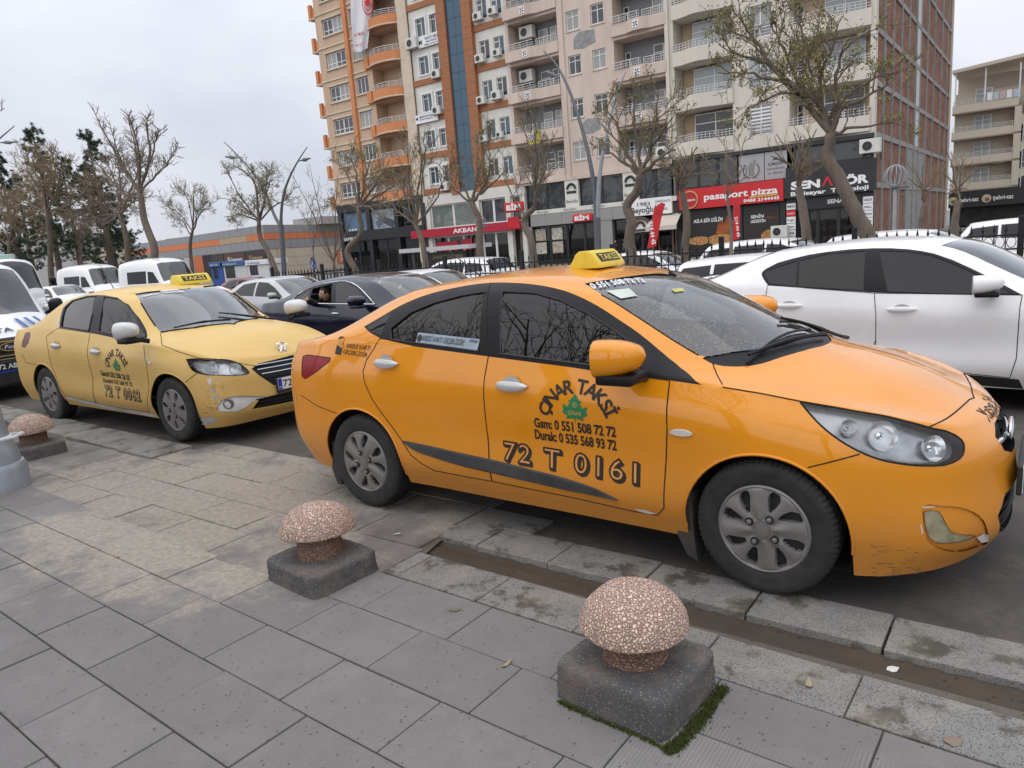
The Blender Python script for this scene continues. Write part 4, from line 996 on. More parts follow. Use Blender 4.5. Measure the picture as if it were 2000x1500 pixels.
 c.cut([Vector((2.93, -.8, .58)), Vector((3.0, -.8, .70)), Vector((3.8, -.8, .74)), Vector((3.8, -.8, -.2)), Vector((2.6, -.8, -.2))], S, 'bumper', only=['body'], facing=1.1)
 c.cut([Vector((-1.3, -.8, .62)), Vector((-.32, -.8, .56)), Vector((-.2, -.8, -.2)), Vector((-1.3, -.8, -.2))], S, 'bumper#r', only=['body'], facing=1.1)
 c.seam(c.px(z4((1165, 755), (1095, 810))), .0035); c.seam(c.px(z4((135, 640), (150, 690), (215, 705))), .003)
 sill = c.px(z4((388, 888), (480, 908), (700, 955), (925, 1003))) + c.px(z4((925, 1022), (700, 978), (400, 908)))
 c.cut(sill, S, 'sill', only=['body', 'door#r', 'door#f'], mat=mat('white_sill', (.50, .49, .48), .6, var=.25, vscale=5, dirt=.6, dirtcol=(.12, .1, .08)))
 out = c.finish(root, P_YELLOW, single=('body', 'windscreen', 'rear_window', 'bonnet', 'bumper', 'bumper#r', 'grille', 'lower_grille'), inset={'door_window#r': .006, 'door_window#f': .006, 'windscreen': .004, 'grille': .045, 'lower_grille': .05, 'fog_surround': .015})
 c.seams_obj(root, M_GAP)
 for o in out.get('sill', []): tag(o, 'white sill below the doors')
 d = Vector((.75, -.6, .2)).normalized(); hc = c.px(z4((1250, 715), (1390, 725)))
 lamp(c, out, 'headlight', .05, [(hc[0] - d * .03, d, .055), (hc[1] - d * .03, d, .05)])
 underbody(c, root, M_UNDER, [(0, .31, .37, .82), (2.652, .305, .375, .82)])
 interior(root, M_CABIN, ((.42, .3), (1.30, .4)), .34, (2.0, .93), .68, M_SEAT)
 t, cv = wheel_mesh(.315, .208, .19, dict(n=7, r0=.50, r1=.90, w0=.36, w1=.40, hub=.15, bolts=3, ridge=0.0), WHEEL_MATS)
 place_wheels(root, t, cv, (0, 2.652), .765, .315)
 for x, zc, r in ((0.0, .31, .367), (2.652, .305, .372)):
  pts = [c.surf(x + r * math.cos(a * PI / 30), zc + r * math.sin(a * PI / 30), .001) for a in range(-1, 32)]
  both('arch_lip', P_YELLOW, root, lambda mb, sg: mb.tube([(p.x, sg * p.y, p.z) for p in pts], .007, 6, False), True)
 fx = lambda y, z: (c.bvh.ray_cast(Vector((5, y, z)), Vector((-1, 0, 0)))[0] or Vector((3.38, y, z))).x
 for z in (.555, .60, .645, .685):
  w = .30 + (z - .5) * .6; mb = MB(); mb.tube([(fx(y, z) - .012, y, z + .01 * abs(y)) for y in np.linspace(-w, w, 15)], .008, 6); mb.build('grille_bar', M_CHROME if z > .57 else M_TRIM, root, 'auto')
 for z in (.31, .345, .375):
  mb = MB(); mb.tube([(fx(y, z) - .02, y, z) for y in np.linspace(-.47, .47, 15)], .008, 6); mb.build('grille_slat', M_TRIM, root, 'auto')
 for sg in (1, -1):
  p = c.hit(*z4((1350, 937))[0]); dd = Vector((.7, -.7 * 1, .05)).normalized(); q = Vector((dd.x, dd.y * sg, dd.z)).to_track_quat('Y', 'Z').to_matrix()
  mb = MB(); mb.lathe([(.047, -.02), (.047, .004), (.040, .008), (.036, -.004), (.01, -.006)], 16, 'y', cap=False); mb.v = [tuple(Vector((p.x, p.y * sg, p.z)) - Vector((dd.x, dd.y * sg, dd.z)) * .012 + q @ Vector(v)) for v in mb.v]; mb.build('fog_lamp', mat('fog_glass', (.16, .16, .15), .2, .4), root, 'auto')
 px_ = fx(0, .48) + .02
 mb = MB(); mb.bbox(px_ - .02, px_, -.275, .275, .40, .545, .006); mb.build('plate_holder', M_PLASTIC, root)
 mb = MB(); mb.box(px_ + .001, px_ + .004, -.26, .26, .43, .54); pl = mb.build('number_plate', M_PLATE, root)
 mb = MB(); mb.box(px_ + .0045, px_ + .0055, -.258, -.215, .432, .538); mb.build('plate_band', M_BLUE, pl)
 mb = MB(); text_flat(mb, '72 T 0062', (px_ + .006, -.205, .45), (0, 1, 0), (0, 0, 1), width=.45, height=.07, offset=.014); mb.build('plate_lettering', M_INK, pl, fix=False)
 mb = MB(); text_flat(mb, 'ZIRVE', (px_ + .002, -.09, .408), (0, 1, 0), (0, 0, 1), width=.15, height=.016, offset=.014); text_flat(mb, 'TR', (px_ + .0065, -.252, .445), (0, 1, 0), (0, 0, 1), width=.03, height=.02); mb.build('plate_print', M_WHITE, pl, fix=False)
 for poly in (rg, fg):
  pts = [p + Vector((0, -.002, 0)) for p in c.px(poly)]; pts.append(pts[0])
  both('weather_strip', M_PLASTIC, root, lambda mb, sg: mb.tube([(p.x, sg * p.y, p.z) for p in pts], .008, 5, False))
 b0 = c.top([(3.30, -.02)])[0]; up = Vector((-.5, 0, .86)); mb = MB()
 for st in (((-.05, 0), (-.02, .03), (.02, .02), (.06, .04)), ((-.02, .03), (-.03, .06), (.01, .075), (.03, .05)), ((.0, .03), (-.03, -.01), (-.05, -.03)), ((.02, .02), (.01, -.02), (.03, -.04)), ((-.03, .06), (-.06, .05))):
  mb.tube([b0 + Vector((0, 1, 0)) * a + up * b + Vector((.012, 0, .012)) for a, b in st], .010, 6)
 mb.build('emblem', M_CHROME, root, 'auto')
 for q in z4((335, 590), (570, 626)): handle(root, M_SILVER, c.hit(*q), .19, .085)
 mw = mat('white_mirror', (.62, .62, .62), .35, var=.1, coat=.4); mc = at(239, 648, y=P_LOC[1] - .98)
 mirror(root, Vector((mc[0] - P_LOC[0] + .02, -.99, mc[2])), (.24, .21, .19), mw, M_TRIM, arm=.10)
 p = c.hit(*z4((885, 697))[0]); both('side_repeater', mat('repeater_lens', (.62, .60, .55), .25, coat=1.0), root, lambda mb, sg: mb.lathe([(.022, .004), (.022, -.006), (.012, -.010)], 12, 'y', (p.x, sg * p.y, p.z)) if sg > 0 else mb.lathe([(.022, -.004), (.022, .006), (.012, .010)], 12, 'y', (p.x, sg * p.y, p.z)), 'auto')
 tp = lambda x, y, o: (c.bvh.ray_cast(Vector((x, y, 4)), Vector((0, 0, -1)))[0] + Vector((.3, 0, 1)).normalized() * o)
 for y0, y1 in ((.02, -.52), (.56, .0)):
  mb = MB(); mb.tube([tp(2.44 - .10 * t - .06 * t * t, y0 + (y1 - y0) * t, .022) for t in np.linspace(0, 1, 9)], [.012, .011, .010, .010, .013, .010, .009, .008, .007], 6); mb.build('wiper', M_TRIM, root, 'auto')
 sg = roof_sign(root, 1.36, 1.47, 1.12, .20); sg.location = (0, .30, -.012)
 mb = MB(); mb.tube([(.30, -.05, 1.44), (.02, -.05, 1.80)], [.006, .002], 6); mb.build('aerial', M_PLASTIC, root)
 mb = MB(); le = MB(); inn = MB(); L0 = c.hit(*z4((690, 708))[0])
 arc_text(c, mb, 'ÇINAR TAKSİ', L0.x, L0.z - .075, .170, -74, 68, .072, 1.0)
 c.decal(leaf_shape(), [tuple(t) for t in tessellate_polygon([[Vector((x, z, 0)) for x, z in leaf_shape()]])], L0.x, L0.z, (1, -.05), (.05, 1), .15, .13, le)
 c.letter(mb, 'Gsm:0 535 500 26 55', z4((600, 766))[0], z4((772, 797))[0], .055, offset=.035); c.letter(mb, 'Durak:0 535 568 93 72', z4((614, 806))[0], z4((785, 833))[0], .042, offset=.03)
 circus_number(c, mb, inn, '72 T 0062', z4((622, 882))[0], z4((835, 917))[0], .105)
 ink = mat('brown_decal', (.035, .022, .010), .6)
 V, Fc, tw = text_mesh('ÇINAR', .01); kk = .08 / tw; c.decal(V, Fc, L0.x - .042, L0.z - .03, (1, -.06), (.06, 1), kk, kk, inn, .003)
 tag(mb.build('door_lettering', ink, root, fix=False), kind='stuff'); le.build('leaf_emblem', M_GREEN, root, fix=False); tag(inn.build('lettering_highlight', mat('yellow_highlight', (.50, .33, .10), .6), root, fix=False), kind='stuff')
 fil = mat('bare_filler', (.60, .58, .55), .7); grey = mat('bare_primer', (.36, .34, .33), .75, var=.3, vscale=30)
 for q, m in ((z4((1225, 795), (1245, 780), (1275, 785), (1305, 805), (1290, 820), (1240, 822)), fil), (z4((1185, 1022), (1240, 1010), (1300, 1018), (1275, 1045), (1230, 1060), (1195, 1060)), grey), (z4((1240, 850), (1275, 845), (1280, 862), (1255, 870)), grey), (z4((1262, 890), (1300, 880), (1290, 905), (1270, 925)), grey), (za((547, 722), (612, 612), (604, 690), (582, 792), (562, 790)), fil), (za((1010, 402), (1130, 405), (1330, 458), (1270, 468), (1090, 428)), fil), (z4((868, 648), (875, 650), (872, 690), (866, 670)), fil)):
  pm = c.px(q); mb = MB(); mb.add([p + c.bvh.find_nearest(p)[1] * .0025 for p in pm], [tuple(range(len(pm)))]); mb.build('bare_patch', m, root, fix=False)
 mb = MB()                                         # fine scrapes on the bumper corner
 for k in range(46):
  x, y = rnd.uniform(1200, 1330), rnd.uniform(820, 1000); l = rnd.uniform(8, 55)
  a, b = c.px(z4((x, y), (x + l, y + l * .04))); n = c.bvh.find_nearest(a)[1]; w = Vector((0, 0, rnd.uniform(.0010, .0028)))
  mb.add([a + n * .002 - w, b + n * .002, a + n * .002 + w], [(0, 1, 2)])
 tag(mb.build('scrape', mat('scrape_brown', (.10, .065, .03), .8), root, fix=False), kind='stuff')
 te2 = c.px(z4((840, 298), (1085, 268))); mb = MB(); V, Fc, tw = text_mesh('şoför  durağı', .02); dd = te2[1] - te2[0]; u = dd.normalized(); n0 = c.bvh.find_nearest((te2[0] + te2[1]) / 2)[1]; w = n0.cross(u); w = w if w.z > 0 else -w; P = []
 for a, b in V:
  q = c.bvh.find_nearest(te2[0] + u * (a * dd.length / tw) + w * (b * .045 - .03)); P.append(q[0] + q[1] * .005)
 mb.add(P, Fc); mb.build('windscreen_lettering', M_WHITE, root, fix=False)
 c.done(); return root
# the white saloon passing beyond
V_LOC = (-2.45, 7.93, -0.05)
V_SPEC = gen_spec(-.98, 3.75, 2.872, .925, [1.10, 1.10, 1.10, 1.10, 1.09, 1.06, 1.03, .99, .96, .93, .89, .82, .78, .77],
 [(-.96, 1.10), (-.62, 1.13), (.25, 1.405), (1.10, 1.46), (1.76, 1.415), (2.62, 1.03), (3.1, .95), (3.70, .77)],
 [(-.80, .64, 1.11), (-.48, .70, 1.13), (.25, .62, 1.375), (1.10, .64, 1.43), (1.68, .64, 1.355), (2.42, .72, .99), (2.95, .68, .92), (3.50, .54, .80)], blunt=1.4, zs=1.0)
P_WHITE = car_paint('pearl_white', (.84, .84, .85), .35, (.30, .26, .22), .10, .55, coat=.7)
P_WHITE2 = car_paint('plain_white', (.80, .80, .80), .3, (.3, .27, .24), .1, .5, coat=.6)
P_NAVY = car_paint('navy_blue', (.004, .005, .022), .12, (.05, .046, .046), .1, .5, rough=.3, coat=.7)
P_SILVER = car_paint('silver_grey', (.46, .47, .48), .3, (.25, .23, .2), .1, .5, rough=.3, coat=.8)
P_DARK = car_paint('dark_grey', (.03, .032, .036), .2, (.12, .11, .1), .1, .5, coat=.8)
def plain_flank(c, root, paint, dlo, glasses, glass_m, ws, rw, WB, arch_r=.36, doors=(), zc=.32):
 S = (0, 1, 0); D = (0, 0, -1)
 for x in (0.0, WB):
  arc = [(x + arch_r * math.cos(a * PI / 20), zc + arch_r * math.sin(a * PI / 20)) for a in range(21)]
  c.cut([Vector((q[0], -.8, q[1])) for q in [(x + arch_r, .02)] + arc + [(x - arch_r, .02)]], S, 'arch', delete=True, facing=.9)
 if dlo: c.cut(dlo, S, 'window_trim', mat=M_TRIM)
 for i, g in enumerate(glasses): c.cut(g, S, 'door_window#%d' % i, only=['window_trim'] if dlo else ['body'], mat=glass_m)
 if ws: c.cut([Vector((x, y, 0)) for x, y in ws], D, 'windscreen', only=['body'], mat=MATS['far_windscreen'], facing=-.05)
 if rw: c.cut([Vector((x, y, 0)) for x, y in rw], D, 'rear_window', only=['body'], mat=M_GLASS_B, facing=-.05)
 for i, d in enumerate(doors): c.cut(d, S, 'door#%d' % i, only=['body'], seam=.0035)
glass('far_windscreen', (.30, .33, .34), .03, 1.55, .75, base=(.05, .055, .06), boost=1.8)
def white_saloon():
 c = Car(V_SPEC, V_LOC); zv = lambda *p: Z(1300, 420, .35, *p)
 root = empty('car', V_LOC, 0, 'white saloon with dark tinted windows beyond the orange taxi bonnet', 'car', 'cars driving on the road')
 dlo = c.px(smooth2(zv((570, 390), (548, 360), (535, 325), (560, 300), (700, 245), (900, 205), (1155, 185), (1350, 190), (1500, 215), (1700, 295), (1850, 370), (1990, 445)), 2) + zv((1600, 442), (1170, 433)))
 g = [c.px(zv((580, 380), (550, 325), (575, 305), (735, 255), (728, 395))), c.px(zv((748, 254), (900, 218), (1115, 200), (1105, 420), (740, 396))), c.px(zv((1195, 200), (1350, 203), (1490, 227), (1690, 308), (1840, 382), (1930, 436), (1600, 438), (1240, 425)))]
 doors = [c.px(zv((570, 392), (560, 450), (590, 540), (640, 640), (700, 720)) + [(1570, 690), (1690, 705)] + zv((1172, 700), (1174, 560), (1165, 436))), c.px(zv((1165, 436), (1174, 560), (1172, 700)) + [(1712, 706), (1840, 724), (1972, 738), (1985, 700), (1992, 600)] + zv((1990, 447), (1600, 442)))]
 plain_flank(c, root, P_WHITE, dlo, g, M_GLASS_B, [(1.66, -.56), (1.75, -.3), (1.78, .1), (2.58, .1), (2.55, -.3), (2.38, -.64), (2.0, -.62)], [(.22, .1), (.2, -.5), (-.5, -.62), (-.62, .1)], 2.872, .37, doors)
 low = c.px([(1560, 690), (1712, 708), (1850, 728), (1990, 741), (1999, 760), (1850, 748), (1712, 728), (1560, 710)])
 c.cut(low, (0, 1, 0), 'sill', mat=M_PLASTIC)
 c.finish(root, P_WHITE, single=('body', 'windscreen', 'rear_window'), inset={'door_window#0': .005, 'door_window#1': .005, 'door_window#2': .005, 'windscreen': .004})
 c.seams_obj(root, M_GAP); underbody(c, root, M_UNDER, [(0, .32, .375, .86), (2.872, .32, .375, .86)]); interior(root, M_CABIN, ((.5, .3), (1.4, .4)), .34, (2.15, .93), .72)
 t, cv = wheel_mesh(.33, .225, .21, dict(n=5, r0=.3, r1=.9, w0=.5, w1=.7, hub=.15, bolts=5, ridge=.003), dict(WHEEL_MATS, cover=mat('alloy', (.45, .45, .46), .3, .8)))
 place_wheels(root, t, cv, (0, 2.872), .80, .33)
 for q in zv((690, 505), (1318, 525)): handle(root, P_WHITE, c.hit(*q), .23, .070, dish=mat('grey_cup', (.45, .45, .46), .4))
 mc = at(1928, 556, y=V_LOC[1] - 1.05); mirror(root, Vector((mc[0] - V_LOC[0], -1.04, mc[2] - V_LOC[2])), (.22, .22, .16), P_WHITE, M_TRIM)
 mb = MB(); p = c.px(zv((540, 320))); c.done(); return root
# a generic car far off: outline, glass, lamps, wheels
KINDS = {
'sedan': dict(xr=-.98, xf=3.55, WB=2.65, W=.88, belt=[1.05, 1.05, 1.06, 1.08, 1.06, 1.03, 1.0, .97, .94, .90, .86, .80, .76, .75],
 centre=[(-.95, 1.05), (-.58, 1.10), (.25, 1.42), (1.0, 1.47), (1.66, 1.42), (2.55, 1.02), (3.0, .93), (3.5, .75)],
 rail=[(-.78, .62, 1.06), (-.46, .68, 1.10), (.28, .60, 1.39), (1.0, .62, 1.435), (1.58, .62, 1.37), (2.30, .70, .98), (2.80, .64, .91), (3.30, .52, .78)],
 glass=[[(.05, 1.10), (.42, 1.33), (1.0, 1.375), (1.0, 1.03), (.25, 1.06)], [(1.07, 1.03), (1.07, 1.375), (1.45, 1.345), (1.75, 1.22), (2.15, .975)]],
 ws=[(1.56, -.55), (1.66, -.3), (1.68, .1), (2.50, .1), (2.46, -.3), (2.28, -.62), (1.95, -.60)], rw=[(.24, .1), (.2, -.5), (-.45, -.6), (-.56, .1)],
 hl=[(3.42, -.45, .70), (3.30, -.62, .74), (3.02, -.76, .80), (3.02, -.77, .70), (3.28, -.66, .62), (3.42, -.45, .62)], R=.315, ar=.36),
'suv': dict(xr=-.82, xf=3.40, WB=2.60, W=.90, belt=[1.12, 1.12, 1.13, 1.16, 1.15, 1.13, 1.11, 1.08, 1.06, 1.03, .99, .93, .90, .89],
 centre=[(-.80, 1.12), (-.72, 1.20), (-.38, 1.56), (.9, 1.62), (1.55, 1.57), (2.42, 1.15), (2.9, 1.06), (3.35, .89)],
 rail=[(-.70, .64, 1.14), (-.62, .68, 1.22), (-.34, .62, 1.52), (.9, .66, 1.58), (1.48, .66, 1.52), (2.20, .73, 1.10), (2.70, .68, 1.04), (3.16, .54, .92)],
 glass=[[(-.45, 1.22), (-.30, 1.44), (.22, 1.48), (.22, 1.18)], [(.28, 1.17), (.28, 1.49), (.95, 1.51), (.95, 1.14)], [(1.02, 1.13), (1.02, 1.51), (1.35, 1.48), (1.65, 1.36), (2.05, 1.10)]],
 ws=[(1.48, -.60), (1.56, -.3), (1.58, .1), (2.38, .1), (2.34, -.3), (2.18, -.66), (1.85, -.64)], rw=[(-.40, .1), (-.40, -.55), (-.66, -.60), (-.70, .1)],
 hl=[(3.30, -.45, .84), (3.16, -.64, .88), (2.92, -.76, .92), (2.92, -.77, .82), (3.14, -.68, .76), (3.30, -.45, .76)], R=.34, ar=.385, round=3),
'van': dict(xr=-1.05, xf=4.30, WB=3.40, W=1.0, belt=[1.25, 1.25, 1.25, 1.27, 1.27, 1.27, 1.27, 1.27, 1.27, 1.22, 1.17, 1.08, 1.03, 1.02],
 centre=[(-1.03, 1.25), (-1.02, 1.6), (-.98, 2.42), (1.2, 2.55), (2.65, 2.42), (3.50, 1.42), (3.85, 1.26), (4.25, 1.02)],
 rail=[(-.95, .86, 1.27), (-.94, .86, 1.6), (-.90, .80, 2.36), (1.2, .82, 2.47), (2.60, .80, 2.32), (3.30, .86, 1.36), (3.60, .80, 1.22), (4.05, .62, 1.06)],
 glass=[[(.0, 1.35), (.0, 1.95), (1.9, 1.95), (1.9, 1.35)], [(2.05, 1.35), (2.05, 1.92), (2.55, 1.88), (3.05, 1.36)]],
 ws=[(2.72, -.72), (2.82, -.3), (2.84, .1), (3.46, .1), (3.44, -.3), (3.28, -.80), (3.0, -.78)], rw=None,
 hl=[(4.15, -.55, .92), (4.05, -.75, 1.02), (3.90, -.88, 1.12), (3.90, -.88, .92), (4.08, -.75, .80), (4.15, -.55, .80)], R=.34, ar=.39, bulge=.01, blunt=1.9),
}
_wh = {}
def far_car(kind, loc, paint, label, group, cat='car', glass_m=None, roof=None, yaw=0.0, chrome=False, scale=1.0, grille=True, name='car', dark_low=False, hood=None):
 K = KINDS[kind]; sp = gen_spec(K['xr'], K['xf'], K['WB'], K['W'], K['belt'], K['centre'], K['rail'], K.get('blunt', 1.35), round=K.get('round', 3), bulge=K.get('bulge', .018), NK=4)
 c = Car(sp, loc, yaw); root = empty(name, loc, yaw, label, cat, group)
 gl = [c.side(g) for g in K['glass']]; allx = [p for g in K['glass'] for p in g]
 plain_flank(c, root, paint, None, gl, glass_m or M_GLASS_B, K['ws'], K['rw'], K['WB'], K['ar'], zc=K['R'] + .01)
 c.cut([Vector(p) for p in K['hl']], (-.7, .7, -.05), 'headlight', only=['body'], mat=M_REFL)
 xf = K['xf']; zb = K['belt'][-1]
 c.cut([Vector((xf, y, z)) for y, z in ((.05, zb - .08), (-.40, zb - .08), (-.36, zb - .20), (.05, zb - .20))], (-1, 0, 0), 'grille', only=['body'], mat=M_PLASTIC)
 c.cut([Vector((xf, y, z)) for y, z in ((.05, .42), (-.46, .42), (-.42, .28), (.05, .28))], (-1, 0, 0), 'lower_grille', only=['body'], mat=M_PLASTIC)
 xr = K['xr']; zt = K['belt'][0]
 c.cut([Vector((xr + .05, -.75, zt - .30)), Vector((xr + .30, -.75, zt - .26)), Vector((xr + .30, -.75, zt - .06)), Vector((xr - .1, -.75, zt - .06)), Vector((xr - .1, -.75, zt - .30))], (.3, 1, 0), 'tail_lamp', only=['body'], mat=M_TAIL)
 single = ['body', 'windscreen', 'rear_window', 'grille', 'lower_grille']
 if roof: c.cut([Vector((K['rail'][2][0] - .1, .1, 0)), Vector((K['rail'][2][0] - .05, -.9, 0)), Vector((K['rail'][4][0] + .02, -.9, 0)), Vector((K['rail'][4][0] + .08, .1, 0))], (0, 0, -1), 'roof', only=['body'], mat=roof, facing=-.45); single.append('roof')
 c.finish(root, paint, single=single, inset={'windscreen': .004, 'grille': .03, 'lower_grille': .03})
 c.seams_obj(root, M_GAP); underbody(c, root, M_UNDER, [(0, K['R'] + .01, K['ar'] + .005, K['W'] - .05), (K['WB'], K['R'] + .01, K['ar'] + .005, K['W'] - .05)])
 if kind not in _wh: _wh[kind] = wheel_mesh(K['R'], K['R'] * .68, .2, dict(n=6, r0=.35, r1=.9, w0=.45, w1=.6, hub=.15, bolts=5, ridge=.003), dict(WHEEL_MATS, cover=mat('alloy', (.45, .45, .46), .3, .8)))
 place_wheels(root, *_wh[kind], (0, K['WB']), K['W'] - .115, K['R'])
 if kind != 'van': mirror(root, Vector((K['glass'][-1][-1][0] - .12, -(K['W'] + .10), K['glass'][-1][-1][1] + .08)), (.2, .2, .14), paint, M_TRIM)
 if chrome:
  for i, g in enumerate(gl):
   pts = [p + Vector((0, -.003, 0)) for p in g] + [g[0] + Vector((0, -.003, 0))]
   both('window_chrome', M_CHROME, root, lambda mb, sg: mb.tube([(p.x, sg * p.y, p.z) for p in pts], .007, 5, False))
 c.done(); return root
# ground materials
def ground_mat(name, col, speck=0.0, speckcol=(0.03, 0.03, 0.03), speckscale=160, var=0.18, vscale=3.0, rough=0.85, bump=0.25, bscale=90, dust=0.0, dustcol=(0.40, 0.35, 0.28), damp=0.0, dampcol=(0.055, 0.05, 0.042), pieces=0.0, tooled=0.0, dustarea=None, spread=2.0, grit=True):
 m = bpy.data.materials.new(name); MATS[name] = m; m.use_nodes = True
 N, L = m.node_tree.nodes, m.node_tree.links; bs = N['Principled BSDF']; bs.inputs['Roughness'].default_value = rough; bs.inputs['Specular IOR Level'].default_value = 0.25
 ge = N.new('ShaderNodeNewGeometry'); pos = ge.outputs['Position']
 def noise(sc, det=6, ro=0.65, vec=pos):
  n = N.new('ShaderNodeTexNoise'); n.inputs['Scale'].default_value = sc; n.inputs['Detail'].default_value = det; n.inputs['Roughness'].default_value = ro; L.new(vec, n.inputs['Vector']); return n.outputs['Fac']
 def rng(src, a, b, c=0.0, d=1.0, smooth=False):
  r = N.new('ShaderNodeMapRange'); r.inputs['From Min'].default_value = a; r.inputs['From Max'].default_value = b; r.inputs['To Min'].default_value = c; r.inputs['To Max'].default_value = d
  if smooth: r.interpolation_type = 'SMOOTHSTEP'
  L.new(src, r.inputs['Value']); return r.outputs[0]
 def mixc(fac, a, b):
  x = N.new('ShaderNodeMix'); x.data_type = 'RGBA'
  if hasattr(fac, 'is_linked'): L.new(fac, x.inputs[0])
  else: x.inputs[0].default_value = fac
  for s, i in ((a, 6), (b, 7)):
   if hasattr(s, 'is_linked'): L.new(s, x.inputs[i])
   else: x.inputs[i].default_value = (*s, 1)
  return x.outputs[2]
 def math_(op, a, b):
  x = N.new('ShaderNodeMath'); x.operation = op
  for s, i in ((a, 0), (b, 1)):
   if hasattr(s, 'is_linked'): L.new(s, x.inputs[i])
   else: x.inputs[i].default_value = s
  return x.outputs[0]
 c = mixc(rng(noise(vscale), .32, .68), [k * (1 - var) for k in col], [min(1, k * (1 + var)) for k in col])
 c = mixc(rng(noise(45, 3), .35, .65, 0, .35), c, [k * 1.35 for k in col])
 if pieces:
  oi = N.new('ShaderNodeObjectInfo'); hs = N.new('ShaderNodeHueSaturation'); L.new(c, hs.inputs['Color']); L.new(rng(oi.outputs['Random'], 0, 1, 1 - pieces, 1 + pieces), hs.inputs['Value']); c = hs.outputs[0]
 c = mixc(rng(noise(330, 2, .7), .30, .70, 0, .55), [k * .60 for k in col], c) if grit else c
 c = mixc(rng(noise(9, 8, .75), .45, .70, 0, .45), c, [k * .55 for k in col]) if grit else c
 h = noise(bscale, 5, .7)
 if speck:
  v = N.new('ShaderNodeTexVoronoi'); v.inputs['Scale'].default_value = speckscale; L.new(pos, v.inputs['Vector'])
  sp = N.new('ShaderNodeSeparateColor'); L.new(v.outputs['Color'], sp.inputs[0])
  on = math_('GREATER_THAN', sp.outputs[0], 1 - speck); near = rng(v.outputs['Distance'], .50, .30)
  f = math_('MULTIPLY', on, near); c = mixc(f, c, speckcol); h = math_('SUBTRACT', h, math_('MULTIPLY', f, .55))
 if tooled:
  w = N.new('ShaderNodeTexWave'); w.inputs['Scale'].default_value = 24; w.inputs['Distortion'].default_value = 1.2; w.bands_direction = 'X'; L.new(pos, w.inputs['Vector'])
  area = rng(noise(1.9, 2), .50, .62, 0, tooled); c = mixc(math_('MULTIPLY', area, rng(w.outputs['Fac'], .55, .95)), c, [k * 1.5 for k in col]); 
 if damp:
  f = rng(noise(4.2, 8, .68), .52, .60, 0, damp, True); c = mixc(f, c, dampcol)
  L.new(rng(f, 0, 1, rough, .55), bs.inputs['Roughness'])
 if dust:
  n = noise(spread, 9, .66)
  if dustarea:
   sx = N.new('ShaderNodeSeparateXYZ'); L.new(pos, sx.inputs[0])
   dx = math_('DIVIDE', math_('SUBTRACT', sx.outputs[0], dustarea[0]), dustarea[2]); dy = math_('DIVIDE', math_('SUBTRACT', sx.outputs[1], dustarea[1]), dustarea[3])
   d = math_('SQRT', math_('ADD', math_('MULTIPLY', dx, dx), math_('MULTIPLY', dy, dy)), 0)
   n = math_('SUBTRACT', math_('ADD', n, .30), math_('MULTIPLY', d, .34))
  f = math_('MULTIPLY', rng(n, .44, .62, 0, dust, True), rng(noise(26, 8, .8), .34, .60, .1, 1)); c = mixc(f, c, dustcol)
 L.new(c, bs.inputs['Base Color'])
 b = N.new('ShaderNodeBump'); b.inputs['Strength'].default_value = bump; b.inputs['Distance'].default_value = 0.006; L.new(h, b.inputs['Height']); L.new(b.outputs[0], bs.inputs['Normal'])
 return m
M_SLAB = ground_mat('basalt_slab', (.270, .255, .247), .03, (.09, .082, .078), 85, .20, 1.6, .82, .30, 70, dust=.9, dustarea=(-4.3, 2.15, 1.5, .85), pieces=.16, tooled=.22)
M_SLAB2 = ground_mat('worn_slab', (.265, .245, .228), .05, (.05, .046, .044), 90, .22, 2.0, .85, .35, 60, dust=.75, dustarea=(-5.0, 2.7, 2.4, 1.3), damp=.5, dampcol=(.10, .09, .078), pieces=.14)
M_GRANITE = ground_mat('granite', (.32, .31, .29), .42, (.06, .056, .048), 170, .25, 5.0, .75, .30, 130, damp=.9, dampcol=(.075, .068, .053), dust=.35, pieces=.08, spread=3.5)
M_MUD = ground_mat('gutter_mud', (.105, .082, .062), .05, (.04, .03, .022), 60, .25, 6.0, .9, .6, 40)
M_ASPHALT = ground_mat('asphalt', (.115, .105, .097), .10, (.05, .047, .044), 190, .22, 1.1, .85, .4, 160, dust=.38, dustcol=(.20, .165, .13), damp=.35, dampcol=(.06, .054, .048))
M_ROAD = ground_mat('road_asphalt', (.17, .165, .16), .08, (.09, .085, .08), 150, .14, .5, .85, .3, 120, dust=.3, dustcol=(.24, .22, .19))
M_BED = ground_mat('joint_bed', (.17, .15, .125), .05, (.03, .03, .03), 120, .3, 8, .95, .4, 90)
M_LOT = ground_mat('paved_lot', (.26, .25, .24), .05, (.1, .1, .1), 60, .15, .3, .85, .1, 40)
# sheets
def sheet(name, x0, x1, ys, m, dz=0.0, nx=2):
 mb = MB(); xs = np.linspace(x0, x1, nx); V = [(x, y, GZ(y) + dz) for y in ys for x in xs]
 mb.add(V, [(i * nx + j, i * nx + j + 1, (i + 1) * nx + j + 1, (i + 1) * nx + j) for i in range(len(ys) - 1) for j in range(nx - 1)])
 o = mb.build(name, m); tag(o, kind='structure'); return o
sheet('ground', -900, 900, [-600, -2, 3, 6, 8, 10, 12, 14, 900], M_LOT, -0.16)
sheet('road', -320, 120, [3.02, 6, 7, 8, 9, 10, 11, 12, 13, 13.6], M_ASPHALT, -0.012, 40)
sheet('far_pavement', -320, 120, [14.5, 15, 18, 46, 50], M_LOT, -0.02, 20)
mb = MB(); mb.bbox(-320, 120, 13.6, 14.5, -.6, -.24, .02); tag(mb.build('kerb', M_GRANITE), kind='structure')
SH = lambda x, y: y - 0.022 * (x + 2.0)                       # the paving rows drift slightly from the kerb line
